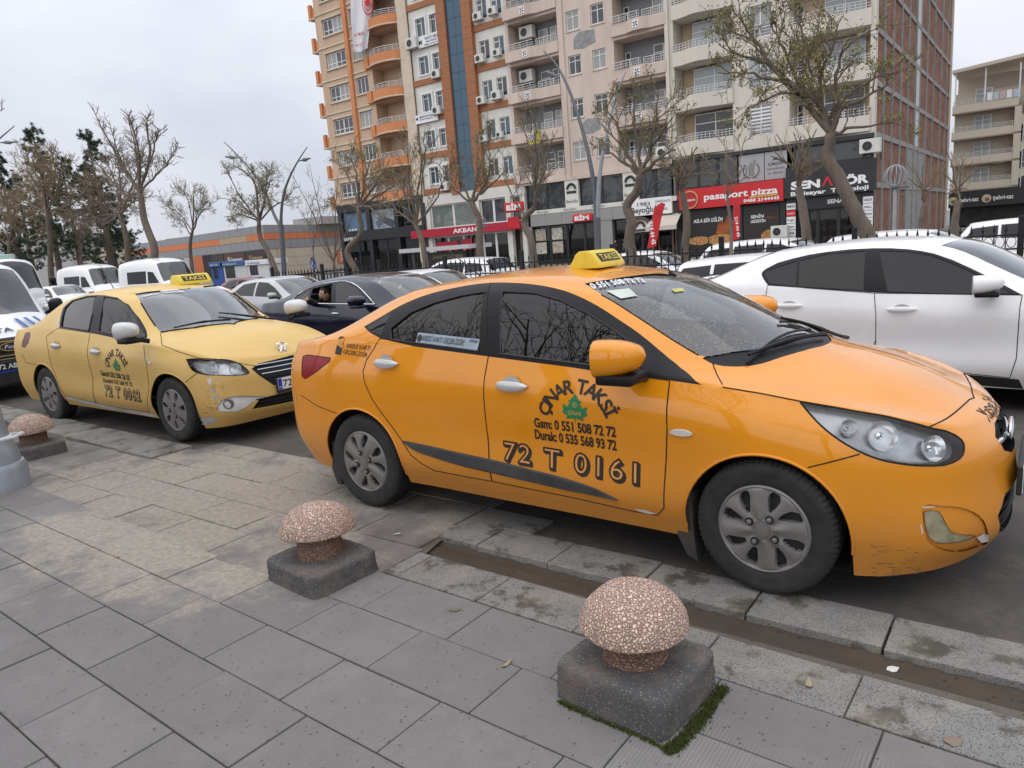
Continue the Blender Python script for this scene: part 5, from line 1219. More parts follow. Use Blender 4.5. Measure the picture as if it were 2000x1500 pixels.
pave = MB(); pave.add([(-40, -12, -.011), (12, -12, -.011), (12, 2.64, -.011), (-2.7, 2.66, -.011), (-2.95, 3.62, -.011), (-6.35, 3.62, -.011), (-6.5, 2.78, -.011), (-40, 2.9, -.011)], [(0, 1, 2, 3, 4, 5, 6, 7)])
PAVEMENT = tag(pave.build('pavement', M_BED), kind='structure')
_slab = {}
def slab(x0, x1, y0, y1, m=None, z=0.0, name='paving_slab', parent=None, th=0.05, gap=0.003, key=None, tilt=0.003, shear=True):
 w, d = round(x1 - x0 - 2 * gap, 3), round(y1 - y0 - 2 * gap, 3); k = (w, d, th, m.name)
 if k not in _slab:
  bb = MB(); bb.bbox(-w / 2, w / 2, -d / 2, d / 2, -th, 0, .004); _slab[k] = bb.mesh(name, [m])
 o = link(name, _slab[k], parent or PAVEMENT); cx, cy = (x0 + x1) / 2, (y0 + y1) / 2
 o.location = (cx, SH(cx, cy) if shear else cy, z + rnd.uniform(-.0025, .0025)); o.rotation_euler = (rnd.gauss(0, tilt * 1.3), rnd.gauss(0, tilt * 1.3), (-0.022 if shear else 0) + rnd.gauss(0, .0025))
 return o
rows = [(2.04, 2.36, -2.00), (1.715, 2.04, -2.14), (1.395, 1.715, -2.28), (1.075, 1.395, -2.66), (.755, 1.075, -3.02), (.435, .755, -2.75), (.115, .435, -2.5), (-.205, .115, -2.3)]
for r, (y0, y1, j) in enumerate(rows):
 xl, xr = (-6.6 if y0 > 1 else (-4.6 if y0 > .4 else -3.4)), (.75 if y0 > 1.6 else (-.2 if y0 > 1 else -.9)); L_ = .545
 k0 = math.floor((xl - j) / L_); x = j + k0 * L_
 while x < xr:
  if y0 > 2.0 and x + L_ < -2.75: x += L_; continue
  slab(x, x + L_, y0, y1, M_SLAB); x += L_
y = 2.04
for i, (hgt, L_, off) in enumerate(((.33, .62, .1), (.33, .56, .35), (.34, .66, .0), (.33, .58, .2), (.27, .62, .4))):
 x = -6.62 + off * (1 if y > 2.9 else .5) - (2.6 if y < 2.9 else 0)
 while x < -2.75:
  x1 = x + L_ * rnd.uniform(.9, 1.12)
  if x1 > -2.78: x1 = -2.78 if y > 2.6 else -2.74
  if x1 - x > .12 and not (y > 2.85 and x < -6.5): slab(x, x1, y, y + hgt, M_SLAB2, -.002, tilt=.006, shear=False)
  x = x1 + 1e-4
  if x1 >= -2.78: break
 y += hgt
for k in range(-1, 6):
 slab(-2.10 + (k - 1) * .54 if k > -1 else -2.74, -2.10 + k * .54 if k > -1 else -2.64, 2.365, 2.645, M_GRANITE, .0, 'edging_stone')
KERB = tag(MB().box(-2.79, 3.0, 2.835, 3.02, -.2, -.07).build('kerb', M_BED), kind='structure')
xs = [-2.80, -2.50, -2.02, -1.50, -.985, -.45, .09, .63, 1.2]
for a, b in zip(xs[:-1], xs[1:]):
 o = slab(a, b, 2.83, 3.115, M_GRANITE, .003, 'kerb_stone', KERB, .12, .005, tilt=.003, shear=False); o.location.y -= .02 * (o.location.x + 1.0)
slab(-2.80, -2.30, 3.12, 3.36, M_GRANITE, .002, 'kerb_stone', KERB, .12, .005, shear=False)
KERB2 = tag(MB().box(-14, -6.35, 3.06, 3.40, -.2, -.07).build('kerb', M_BED), kind='structure')
x = -6.32
for k in range(14):
 w = .62 if k else .66; o = slab(x - w, x, 3.0, 3.40, M_GRANITE, .022, 'kerb_stone', KERB2, .10, .006, tilt=.004, shear=False); o.location.y += -.028 * (o.location.x + 6.4); x -= w
for k in range(6):
 slab(-6.98 - k * .6, -6.40 - k * .6, 2.42 + .0 * k, 2.78, M_SLAB2, -.004, tilt=.006, shear=False)
def mud_strip(name, x0, x1, yc, w, z, seed):
 r = random.Random(seed); nx, ny = int((x1 - x0) / .035), 9; V = []
 for i in range(nx + 1):
  for j in range(ny):
   t = j / (ny - 1); x = x0 + (x1 - x0) * i / nx
   rut = -.012 * math.exp(-((t - .72 - .05 * math.sin(x * 2.3)) / .06) ** 2)
   V.append((x, yc(x) + (t - .5) * w, z + .016 * math.sin(PI * t) * .4 + rut + r.uniform(-.004, .005)))
 mb = MB(); mb.add(V, [(i * ny + j, (i + 1) * ny + j, (i + 1) * ny + j + 1, i * ny + j + 1) for i in range(nx) for j in range(ny - 1)])
 o = mb.build(name, M_MUD, None, True); tag(o, kind='stuff'); return o
tag(mud_strip('gutter_mud', -3.05, 2.2, lambda x: 2.735 - .021 * (x + 1.5), .22, -.030, 3), 'dark wet mud lying in the gutter by the kerb', 'mud')
tag(mud_strip('gutter_mud', -13, -6.4, lambda x: 2.89 - .028 * (x + 6.4), .26, -.034, 4), 'brown mud and grit along the far kerb edge', 'mud')
def litter(name, px, py, pts, m, label, cat='litter', z=.004, lift=.006):
 p = at(px, py, z=z); mb = MB(); n = len(pts)
 V = [(a, b, lift * math.sin(3 * a * 40 + i)) for i, (a, b) in enumerate(pts)]
 mb.add(V + [(a, b, c + .0015) for a, b, c in V], [tuple(range(n))[::-1], tuple(range(n, 2 * n))] + [(i, (i + 1) % n, n + (i + 1) % n, n + i) for i in range(n)])
 o = mb.build(name, m); o.location = p; o.rotation_euler = (0, 0, rnd.uniform(0, 6)); tag(o, label, cat); return o
LEAF = [(-.03, 0), (-.012, .012), (.012, .011), (.034, 0), (.012, -.010), (-.012, -.012)]
M_DRY = mat('dry_leaf', (.34, .27, .17), .8, var=.25); M_PAPER = mat('paper_scrap', (.62, .60, .56), .8)
litter('fallen_leaf', 1580, 1334, LEAF, M_DRY, 'small pale dry leaf on the granite edging', 'leaf')
litter('paper_scrap', 1743, 1306, [(a * .8, b * 1.3) for a, b in LEAF], M_PAPER, 'torn white paper scrap lying in the gutter mud', 'litter', z=-.02)
litter('fallen_leaf', 990, 1296, [(a * 1.2, b * .8) for a, b in LEAF], M_DRY, 'curled tan leaf left of the nearest bollard', 'leaf')
litter('fallen_leaf', 888, 1191, LEAF, mat('grey_leaf', (.16, .14, .10), .8), 'dark withered leaf on the slab between the bollards', 'leaf')
litter('paper_scrap', 776, 1042, [(a * .8, b) for a, b in LEAF], M_PAPER, 'white cigarette stub at the muddy kerb corner', 'litter', z=.006)
litter('stone_chip', 1861, 1447, [(a * 1.0, b * 1.9) for a, b in LEAF], mat('stone_chip', (.22, .17, .13), .8), 'brown flattened chip on the slab at bottom right', 'litter')
litter('fallen_leaf', 727, 1086, [(a * .8, b * .7) for a, b in LEAF], M_DRY, 'tiny dry leaf beside the second bollard', 'leaf')
litter('fallen_leaf', 228, 1086, [(a * 1.1, b * .6) for a, b in LEAF], M_DRY, 'thin dry leaf on the sandy slabs at left', 'leaf')
# mushroom bollards
def pebble_mat(name, col, gap=(.38, .235, .175)):
 m = bpy.data.materials.new(name); MATS[name] = m; m.use_nodes = True; N, L = m.node_tree.nodes, m.node_tree.links; bs = N['Principled BSDF']; bs.inputs['Roughness'].default_value = .8
 tc = N.new('ShaderNodeTexCoord'); v = N.new('ShaderNodeTexVoronoi'); v.feature = 'DISTANCE_TO_EDGE'; v.inputs['Scale'].default_value = 88; v.inputs['Randomness'].default_value = 1
 v2 = N.new('ShaderNodeTexVoronoi'); v2.inputs['Scale'].default_value = 88
 wn_ = N.new('ShaderNodeTexNoise'); wn_.inputs['Scale'].default_value = 30; wn_.inputs['Detail'].default_value = 3
 ad = N.new('ShaderNodeVectorMath'); ad.operation = 'MULTIPLY_ADD'; ad.inputs[1].default_value = (.02, .02, .02); L.new(wn_.outputs['Color'], ad.inputs[0]); L.new(tc.outputs['Object'], ad.inputs[2]); L.new(tc.outputs['Object'], wn_.inputs['Vector'])
 L.new(ad.outputs[0], v.inputs['Vector']); L.new(ad.outputs[0], v2.inputs['Vector'])
 r = N.new('ShaderNodeMapRange'); r.inputs['From Min'].default_value = .03; r.inputs['From Max'].default_value = .16; L.new(v.outputs['Distance'], r.inputs['Value'])
 sp = N.new('ShaderNodeSeparateColor'); L.new(v2.outputs['Color'], sp.inputs[0])
 a = N.new('ShaderNodeMix'); a.data_type = 'RGBA'; a.inputs[6].default_value = (*[k * .72 for k in col], 1); a.inputs[7].default_value = (*[min(1, k * 1.25) for k in col], 1); L.new(sp.outputs[0], a.inputs[0])
 b = N.new('ShaderNodeMix'); b.data_type = 'RGBA'; b.inputs[6].default_value = (*gap, 1); L.new(r.outputs[0], b.inputs[0]); L.new(a.outputs[2], b.inputs[7]); L.new(b.outputs[2], bs.inputs['Base Color'])
 bp = N.new('ShaderNodeBump'); bp.inputs['Strength'].default_value = .9; bp.inputs['Distance'].default_value = .008; L.new(r.outputs[0], bp.inputs['Height']); L.new(bp.outputs[0], bs.inputs['Normal'])
 return m
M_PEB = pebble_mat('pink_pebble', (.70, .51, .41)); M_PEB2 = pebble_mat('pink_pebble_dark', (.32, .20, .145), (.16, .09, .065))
M_BASE = ground_mat('dark_block', (.14, .136, .138), .30, (.30, .28, .26), 130, .45, 14, .85, 1.0, 75, dust=.6, dustcol=(.235, .19, .15), spread=6)
def bollard(x, y, label, s=1.0, rz=-.04, tilt=(0, 0), hb=.105):
 px = int(abs(x) * 100); root = empty('bollard', (x, y, 0), rz, label, 'bollard', 'stone mushroom bollards')
 bm = bmesh.new(); bmesh.ops.create_cube(bm, size=1)
 for v in bm.verts: v.co = Vector((v.co.x * (.455 if v.co.z < 0 else .445), v.co.y * (.415 if v.co.z < 0 else .405), -.02 + (v.co.z + .5) * (.035 + hb))) * s
 bmesh.ops.subdivide_edges(bm, edges=bm.edges, cuts=9, use_grid_fill=True)
 for q in range(3): bmesh.ops.smooth_vert(bm, verts=[v for v in bm.verts if v.co.z > -.015], factor=.5, use_axis_x=True, use_axis_y=True, use_axis_z=True)
 bm.normal_update()
 r = random.Random(int(px))
 for v in bm.verts: v.co += v.normal * r.uniform(-.0035, .0035) if v.co.z > .01 else Vector()
 me = bpy.data.meshes.new('block'); bm.to_mesh(me); bm.free(); link('block', me, root, M_BASE, True)
 def ring(prof, n=64, wob=.004, seed=1):
  r = random.Random(seed); ph = [r.uniform(0, 6.28) for _ in range(6)]; V = []
  for i, (rad, h) in enumerate(prof):
   for k in range(n):
    a = 2 * PI * k / n; d = sum(math.sin(a * (2 + j) + ph[j]) for j in range(5)) * wob * .35 + r.uniform(-.0022, .0022)
    V.append(((rad + d * min(1, rad * 8)) * math.cos(a) * s, (rad + d * min(1, rad * 8)) * math.sin(a) * s, (h + r.uniform(-.0012, .0012)) * s))
  Fc = [(i * n + k, i * n + (k + 1) % n, (i + 1) * n + (k + 1) % n, (i + 1) * n + k) for i in range(len(prof) - 1) for k in range(n)] + [tuple(reversed(range(n))), tuple((len(prof) - 1) * n + k for k in range(n))]
  mb = MB(); mb.add(V, Fc); return mb
 ring([(.125, hb - .015), (.118, hb + .005), (.112, hb + .035), (.112, hb + .065), (.115, hb + .15)], 48, .003, int(px)).build('neck', M_PEB2, root, True)
 zc = hb + .135; prof = [(.10, zc - .004), (.176, zc - .008), (.190, zc - .006), (.1935, zc)] + [(.1925 * math.cos(t), zc + .152 * math.sin(t)) for t in np.linspace(.05, 1.50, 22)] + [(.004, zc + .152)]
 cap = ring(prof, 72, .004, int(px) + 1).build('cap', M_PEB, root, True); cap.rotation_euler = (tilt[0], tilt[1], 0)
 return root
bollard(-1.14, 2.12, 'nearest mushroom bollard with pink pebbled cap, moss beside its block', 1.0, -.09, hb=.135)
bollard(-3.01, 2.21, 'middle mushroom bollard with tilted pink pebbled cap behind the nearest one', 1.0, -.08, (-.05, -.07))
bollard(-7.72, 2.62, 'farthest mushroom bollard at left beside the lamp post base', 1.0, -.05, (.03, .02))
def moss(pts, n, spread, label):
 mb = MB(); r = random.Random(5)
 for k in range(n):
  t = r.random() * (len(pts) - 1); i = min(int(t), len(pts) - 2); f = t - i; x = pts[i][0] * (1 - f) + pts[i + 1][0] * f + r.gauss(0, spread); y = pts[i][1] * (1 - f) + pts[i + 1][1] * f + r.gauss(0, spread)
  h = r.uniform(.004, .016); a = r.uniform(0, 6.28); w = r.uniform(.003, .007)
  mb.add([(x - w * math.cos(a), y - w * math.sin(a), -.004), (x + w * math.cos(a), y + w * math.sin(a), -.004), (x + r.gauss(0, .004), y + r.gauss(0, .004), h)], [(0, 1, 2)])
 tag(mb.build('moss', mat('moss', (.075, .095, .018), .95, var=.5, vscale=60), fix=False), label, 'moss', kind='stuff')
_m = [tuple(at(px, py, z=0)[:2]) for px, py in ((1412, 1345), (1375, 1400), (1330, 1452), (1305, 1468), (1230, 1432), (1150, 1400), (1092, 1372))]
moss(_m[:4], 5200, .010, 'green moss at the right foot of the nearest bollard'); moss(_m[3:], 900, .004, 'thin moss line in the joint before the nearest bollard')
# lamp post foot at the left edge
M_GALV = mat('galvanised', (.34, .37, .40), .45, .55, .15, 6, dirt=.35, dirtcol=(.2, .2, .19))
def lamp_foot():
 p = at(-32, 962, z=0); root = empty('lamp_post', (p[0], p[1] + .1, 0), 0, 'grey galvanised lamp post with a wide flanged foot at left edge', 'lamp post')
 MB().lathe([(.235, -.03), (.235, .17), (.215, .21), (.20, .215)], 40).build('foot', M_GALV, root, 'auto')
 MB().lathe([(.20, .215), (.19, .30), (.165, .40), (.15, .42)], 40, cap=False).build('flange', M_GALV, root, 'auto')
 MB().lathe([(.150, .42), (.135, .60), (.118, 1.3), (.10, 4.0), (.07, 9.0)], 32).build('pole', M_GALV, root, 'auto')
 mb = MB(); mb.tube([(.16 * math.cos(a), .16 * math.sin(a), .415) for a in np.linspace(-2.2, 1.4, 14)] + [(.10, .22, .42), (.22, .12, .425), (.22, -.05, .42)], .014, 8); mb.build('collar', mat('white_clamp', (.6, .6, .6), .5), root, 'auto')
lamp_foot()
# building materials
TF = 49.4                                                      # the shop fronts stand on one line across the street
GF = GZ(TF)
M_STUCCO = mat('tan_stucco', (.56, .40, .28), .9, var=.08, vscale=1.2, dirt=.35, dirtcol=(.34, .245, .17), bump=.3, bscale=40, stretch=(1.6, 1, .22))
M_ORANGE = mat('orange_stucco', (.60, .24, .10), .85, var=.1, vscale=1.5, dirt=.3, dirtcol=(.38, .17, .09))
M_CREAM = mat('cream_trim', (.62, .52, .40), .85, var=.1, vscale=2, dirt=.4, dirtcol=(.35, .30, .24))
M_LOGGIA = mat('loggia_cream', (.60, .45, .32), .9, var=.06)
M_WPANEL = mat('white_panel', (.66, .64, .58), .7, var=.06, vscale=1.5, dirt=.3, dirtcol=(.42, .40, .35))
M_WOOD = mat('wood_cladding', (.34, .135, .055), .7, var=.22, vscale=3, stretch=(1, 1, 9), dirt=.3, dirtcol=(.2, .08, .04))
M_BLUEG = glass('blue_curtain_glass', (.1, .15, .2), .05, 1.5, .0, base=(.028, .085, .135), boost=1.0)
M_PINK = mat('pink_plaster', (.60, .495, .42), .92, var=.09, vscale=1.0, dirt=.5, dirtcol=(.36, .27, .22), bump=.3, bscale=30, stretch=(1.6, 1, .22))
M_GREYW = mat('grey_loggia', (.235, .245, .26), .9, var=.08)
M_BEIGE = mat('beige_cladding', (.62, .575, .50), .8, var=.05, vscale=.9, dirt=.3, dirtcol=(.42, .37, .31), stretch=(1.8, 1, .18))
M_PATCH = mat('bare_plaster', (.27, .27, .265), .95, var=.25, vscale=3)
M_CONC = mat('concrete', (.30, .285, .265), .9, var=.2, vscale=1.5, dirt=.5, dirtcol=(.22, .21, .19), bump=.3)
M_PVC = mat('white_pvc', (.72, .72, .71), .4, var=.04)
M_PANE = glass('dark_pane', (.1, .1, .1), .03, 1.5, .0, base=(.045, .05, .055), boost=1.1)
M_PANE2 = glass('curtained_pane', (.1, .1, .1), .04, 1.5, .0, base=(.30, .30, .29), boost=.9)
M_PANE3 = glass('blue_pane', (.1, .1, .1), .03, 1.5, .0, base=(.045, .085, .11), boost=1.2)
M_PANE4 = glass('pale_glazing', (.1, .1, .1), .05, 1.5, .0, base=(.34, .37, .39), boost=1.0)
M_SHOPG = glass('shop_glass', (.55, .55, .55), .02, 1.5, .75, base=(.02, .02, .02), boost=1.0)
M_BLACKF = mat('black_fascia', (.016, .017, .019), .4, var=.2)
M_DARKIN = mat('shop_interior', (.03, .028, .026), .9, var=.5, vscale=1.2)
M_RAIL = mat('painted_rail', (.58, .58, .57), .45, .2)
M_RED = mat('red_sign', (.55, .012, .018), .45, var=.05)
M_REDD = mat('bank_red', (.42, .008, .03), .4, var=.04)
M_ACW = mat('ac_white', (.62, .61, .57), .5, var=.08, vscale=3, dirt=.3, dirtcol=(.35, .33, .29))
M_GREYP = mat('grey_panel', (.30, .295, .285), .45, .3, .05)
M_TEXTW = mat('sign_white', (.78, .78, .77), .5, var=.03)
M_BRICKC = mat('hollow_brick', (.33, .13, .075), .95, var=.12)
def brick_mat():
 m = bpy.data.materials.new('clay_block'); MATS['clay_block'] = m; m.use_nodes = True; N, L = m.node_tree.nodes, m.node_tree.links; bs = N['Principled BSDF']; bs.inputs['Roughness'].default_value = .95
 ge = N.new('ShaderNodeNewGeometry'); sx = N.new('ShaderNodeSeparateXYZ'); L.new(ge.outputs['Position'], sx.inputs[0]); cb = N.new('ShaderNodeCombineXYZ'); L.new(sx.outputs['Y'], cb.inputs[0]); L.new(sx.outputs['Z'], cb.inputs[1])
 b = N.new('ShaderNodeTexBrick'); b.inputs['Color1'].default_value = (.28, .115, .07, 1); b.inputs['Color2'].default_value = (.20, .082, .05, 1); b.inputs['Mortar'].default_value = (.20, .13, .10, 1); b.inputs['Scale'].default_value = 1.0
 b.inputs['Brick Width'].default_value = .36; b.inputs['Row Height'].default_value = .22; b.inputs['Mortar Size'].default_value = .022; L.new(cb.outputs[0], b.inputs['Vector'])
 n = N.new('ShaderNodeTexNoise'); n.inputs['Scale'].default_value = .9; n.inputs['Detail'].default_value = 6; L.new(ge.outputs['Position'], n.inputs['Vector'])
 r = N.new('ShaderNodeMapRange'); r.inputs['From Min'].default_value = .3; r.inputs['From Max'].default_value = .7; r.inputs['To Min'].default_value = .7; r.inputs['To Max'].default_value = 1.3; L.new(n.outputs['Fac'], r.inputs['Value'])
 hs = N.new('ShaderNodeHueSaturation'); L.new(b.outputs['Color'], hs.inputs['Color']); L.new(r.outputs[0], hs.inputs['Value']); L.new(hs.outputs[0], bs.inputs['Base Color'])
 bp = N.new('ShaderNodeBump'); bp.inputs['Strength'].default_value = .6; bp.inputs['Distance'].default_value = .03; L.new(b.outputs['Fac'], bp.inputs['Height']); bp.invert = True; L.new(bp.outputs[0], bs.inputs['Normal']); return m
M_BRICK = brick_mat()
# facade kit (front faces -y)
def wall(root, x0, x1, z0, z1, y, holes, m, depth=.22, name='wall', back=None):
 xs = sorted({x0, x1, *[h[0] for h in holes], *[h[1] for h in holes]}); zs = sorted({z0, z1, *[h[2] for h in holes], *[h[3] for h in holes]})
 xs = [x for x in xs if x0 <= x <= x1]; zs = [z for z in zs if z0 <= z <= z1]; mb = MB()
 for a, b in zip(xs[:-1], xs[1:]):
  for c, d in zip(zs[:-1], zs[1:]):
   mx, mz = (a + b) / 2, (c + d) / 2
   if any(h[0] < mx < h[1] and h[2] < mz < h[3] for h in holes): continue
   mb.add([(a, y, c), (b, y, c), (b, y, d), (a, y, d)], [(0, 1, 2, 3)])
 for h in holes:
  dp = h[4] if len(h) > 4 else depth; a, b, c, d = h[:4]
  mb.add([(a, y, c), (b, y, c), (b, y + dp, c), (a, y + dp, c)], [(0, 1, 2, 3)][:1]); mb.add([(a, y, d), (b, y, d), (b, y + dp, d), (a, y + dp, d)], [(3, 2, 1, 0)])
  mb.add([(a, y, c), (a, y, d), (a, y + dp, d), (a, y + dp, c)], [(3, 2, 1, 0)]); mb.add([(b, y, c), (b, y, d), (b, y + dp, d), (b, y + dp, c)], [(0, 1, 2, 3)])
 return mb.build(name, m, root, fix=False)
_win = {}
def window(root, x0, z0, w, h, y, style='two', pane=None, frame=None, sill=None, fr=.06, name='window'):
 frame = frame or M_PVC; pane = pane or M_PANE; k = (round(w, 2), round(h, 2), style, pane.name, frame.name)
 if k not in _win:
  f = MB(); t = fr
  for a, b, c, d in ((0, w, 0, t), (0, w, h - t, h), (0, t, t, h - t), (w - t, w, t, h - t)): f.box(a, b, 0, .07, c, d)
  if style in ('two', 'three', 'tall2', 'four'):
   n = {'two': 2, 'three': 3, 'tall2': 2, 'four': 4}[style]
   for i in range(1, n): f.box(w * i / n - t * .6, w * i / n + t * .6, .003, .065, t, h - t)
  if style in ('two', 'four'): f.box(t, w - t, .004, .062, h * .30 - t * .5, h * .30 + t * .5)
  if style in ('tall2', 'door'): f.box(t, w - t, .004, .062, h * .74 - t * .5, h * .74 + t * .5)
  if style == 'blue': f.box(w * .5 - t * .6, w * .5 + t * .6, .003, .065, t, h - t); f.box(t, w * .5, .004, .062, h * .76 - t * .5, h * .76 + t * .5)
  if style == 'top': f.box(t, w - t, .004, .062, h * .70 - t * .4, h * .70 + t * .4); f.box(w * .5 - t * .5, w * .5 + t * .5, .003, .065, t, h * .70); f.box(w * .5 - t * .4, w * .5 + t * .4, .003, .060, h * .7, h - t)
  g = MB(); g.box(t * .5, w - t * .5, .035, .05, t * .5, h - t * .5)
  _win[k] = (f.mesh(name, [frame]), g.mesh('pane', [pane]))
 o = link(name, _win[k][0], root); o.location = (x0, y, z0); p = link('pane', _win[k][1], o)
 if sill:
  s = MB(); s.box(x0 - .08, x0 + w + .08, y - .30, y - .02, z0 - .09, z0 - .002); s.build('sill', sill, root)
 return o
_rl = {}
def railing(root, x0, x1, y, z, h, m=None, bow=0.0, step=.16, rails=3, name='railing', sides=None):
 mb = MB(); n = max(2, int((x1 - x0) / step)); yy = lambda t: y - bow * 4 * t * (1 - t)
 for r in range(rails):
  zz = z + h * (r + 1) / rails - .02
  mb.tube([(x0 + (x1 - x0) * t, yy(t), zz) for t in np.linspace(0, 1, 9 if bow else 2)], .028 if r == rails - 1 else .016, 4, False)
 for i in range(n + 1):
  t = i / n
  if i % 4 == 0: mb.box(x0 + (x1 - x0) * t - .02, x0 + (x1 - x0) * t + .02, yy(t) - .02, yy(t) + .02, z, z + h)
  elif rails < 4: mb.box(x0 + (x1 - x0) * t - .008, x0 + (x1 - x0) * t + .008, yy(t) - .008, yy(t) + .008, z, z + h * (rails - 1) / rails)
 return mb.build(name, m or M_RAIL, root, fix=False)
def parapet(root, x0, x1, y, z0, z1, m, bow=0.0, th=.14, depth=1.2, slab_m=None, name='balcony', wave=None, step=0.0):
 mb = MB(); n = 14; ts = np.linspace(0, 1, n + 1)
 prof = wave or (lambda t: bow * (4 * t * (1 - t)) ** .8)
 for a, b in zip(ts[:-1], ts[1:]):
  xa, xb = x0 + (x1 - x0) * a, x0 + (x1 - x0) * b; ya, yb = y - prof(a), y - prof(b)
  mb.add([(xa, ya, z0), (xb, yb, z0), (xb, yb, z1), (xa, ya, z1), (xa, ya + th, z0), (xb, yb + th, z0), (xb, yb + th, z1), (xa, ya + th, z1)], [(0, 1, 2, 3), (3, 2, 6, 7), (5, 4, 7, 6)])
  mb.add([(xa, ya, z0), (xb, yb, z0), (xb, y + depth, z0), (xa, y + depth, z0), (xa, ya + th, z0 + .15), (xb, yb + th, z0 + .15), (xb, y + depth, z0 + .15), (xa, y + depth, z0 + .15)], [(3, 2, 1, 0), (4, 5, 6, 7)])
 mb.add([(x0, y - prof(0), z0), (x0, y + th, z0), (x0, y + th, z1), (x0, y - prof(0), z1)], [(0, 1, 2, 3)]); mb.add([(x1, y - prof(1), z0), (x1, y + th, z0), (x1, y + th, z1), (x1, y - prof(1), z1)], [(3, 2, 1, 0)])
 return mb.build(name, m, root, fix=False)
def back(root, x0, x1, z0, z1, y, m, name='loggia_wall'):
 return MB().add([(x0, y, z0), (x1, y, z0), (x1, y, z1), (x0, y, z1)], [(0, 1, 2, 3)]).build(name, m, root, fix=False)
def shell(root, x0, x1, y0, y1, z0, z1, m, name='outer_wall'):
 mb = MB(); mb.add([(x0, y0, z0), (x1, y0, z0), (x1, y1, z0), (x0, y1, z0), (x0, y0, z1), (x1, y0, z1), (x1, y1, z1), (x0, y1, z1)], [(0, 4, 7, 3), (1, 2, 6, 5), (2, 3, 7, 6), (4, 5, 6, 7)])
 return mb.build(name, m, root, fix=False)
FL = ['first', 'second', 'third', 'fourth', 'fifth', 'sixth', 'seventh', 'eighth']
# orange apartment block
def orange_block():
 r = empty('apartment_building', (0, 0, 0), 0, 'tan and orange apartment block with bowed balconies at the left', 'building'); x0, x1, zb = -57.2, -45.45, 6.4
 dz = 2.95; holes = []; N = 7
 for k in range(N):
  z = 7.05 + k * dz
  holes += [(-56.25, -53.55, z, z + 1.38), (-52.5, -50.95, z + .08, z + 1.5), (-50.3, -46.75, 6.95 + k * dz, 8.95 + k * dz, 1.4)]
 wall(r, x0, -46.55, zb, 28, TF, holes, M_STUCCO); shell(r, x0, x1, TF, TF + 16, GF, 28, M_STUCCO); MB().box(-46.55, x1, TF - .12, TF + .4, GF, 28).build('pilaster', M_CREAM, r)
 MB().box(-53.25, -52.8, TF - .25, TF - .001, zb, 28).build('pilaster', M_ORANGE, r)
 for k in range(N):
  z = 7.05 + k * dz; pn = [M_PANE, M_PANE2, M_PANE][k % 3]
  window(r, -56.2, z + .04, 1.28, 1.3, TF + .08, 'two', pn); window(r, -54.88, z + .04, 1.28, 1.3, TF + .08, 'two', M_PANE2 if k % 2 else M_PANE)
  for a, b in ((-56.35, -53.45), (-52.6, -50.85)):
   mb = MB(); mb.box(a, b, TF - .10, TF - .002, z + 1.42 + (.1 if a > -53 else 0), z + 1.55 + (.1 if a > -53 else 0)); mb.box(a, b, TF - .14, TF - .002, z - .12 + (.1 if a > -53 else 0), z - .01 + (.1 if a > -53 else 0)); mb.build('window_moulding', M_CREAM, r)
  window(r, -52.46, z + .12, 1.47, 1.34, TF + .08, 'three', M_PANE2 if k % 2 == 0 else M_PANE)
  zs = 6.15 + k * dz
  parapet(r, -50.6, -46.6, TF - .02, zs, zs + .80, M_ORANGE, .75, depth=1.4); mb = MB(); mb.tube([(-50.6 + 4.0 * t, TF - .06 - .75 * (4 * t * (1 - t)) ** .8, zs) for t in np.linspace(0, 1, 15)], .07, 6, False); mb.build('balcony_edge', M_CREAM, r)
  railing(r, -50.5, -46.7, TF - .0, zs + .8, .48, bow=.72); back(r, -50.3, -46.75, zs + .15, zs + 2.8, TF + 1.39, M_LOGGIA)
  window(r, -48.2, zs + .2, .8, 2.1, TF + 1.30, 'door', M_PANE2); window(r, -47.3, zs + .9, .5, 1.3, TF + 1.30, 'plain', M_PANE)
  MB().box(-51.0, -50.45, TF - .30, TF - .003, zs - .05, zs + .95).build('balcony_pier', M_ORANGE, r)
  mb = MB(); mb.box(x0, -53.26, TF - .09, TF - .002, zs - .13, zs); mb.box(-52.79, -51.0, TF - .09, TF - .002, zs - .13, zs); mb.build('string_course', M_CREAM, r)
  mb = MB(); mb.box(-58.35, -57.2, TF + .5, TF + .62, zs + .1, zs + 1.0); mb.box(-58.45, -58.1, TF + .35, TF + .65, zs + .02, zs + 1.25); mb.box(-57.5, -57.2, TF + .35, TF + .65, zs + .02, zs + 1.25); mb.box(-58.35, -58.22, TF + .6, TF + 2.4, zs + .1, zs + 1.0); mb.build('side_balcony', M_ORANGE, r)
  MB().box(-58.5, -57.2, TF + .3, TF + 2.5, zs - .1, zs + .015).build('balcony_edge', M_CREAM, r)
 return r
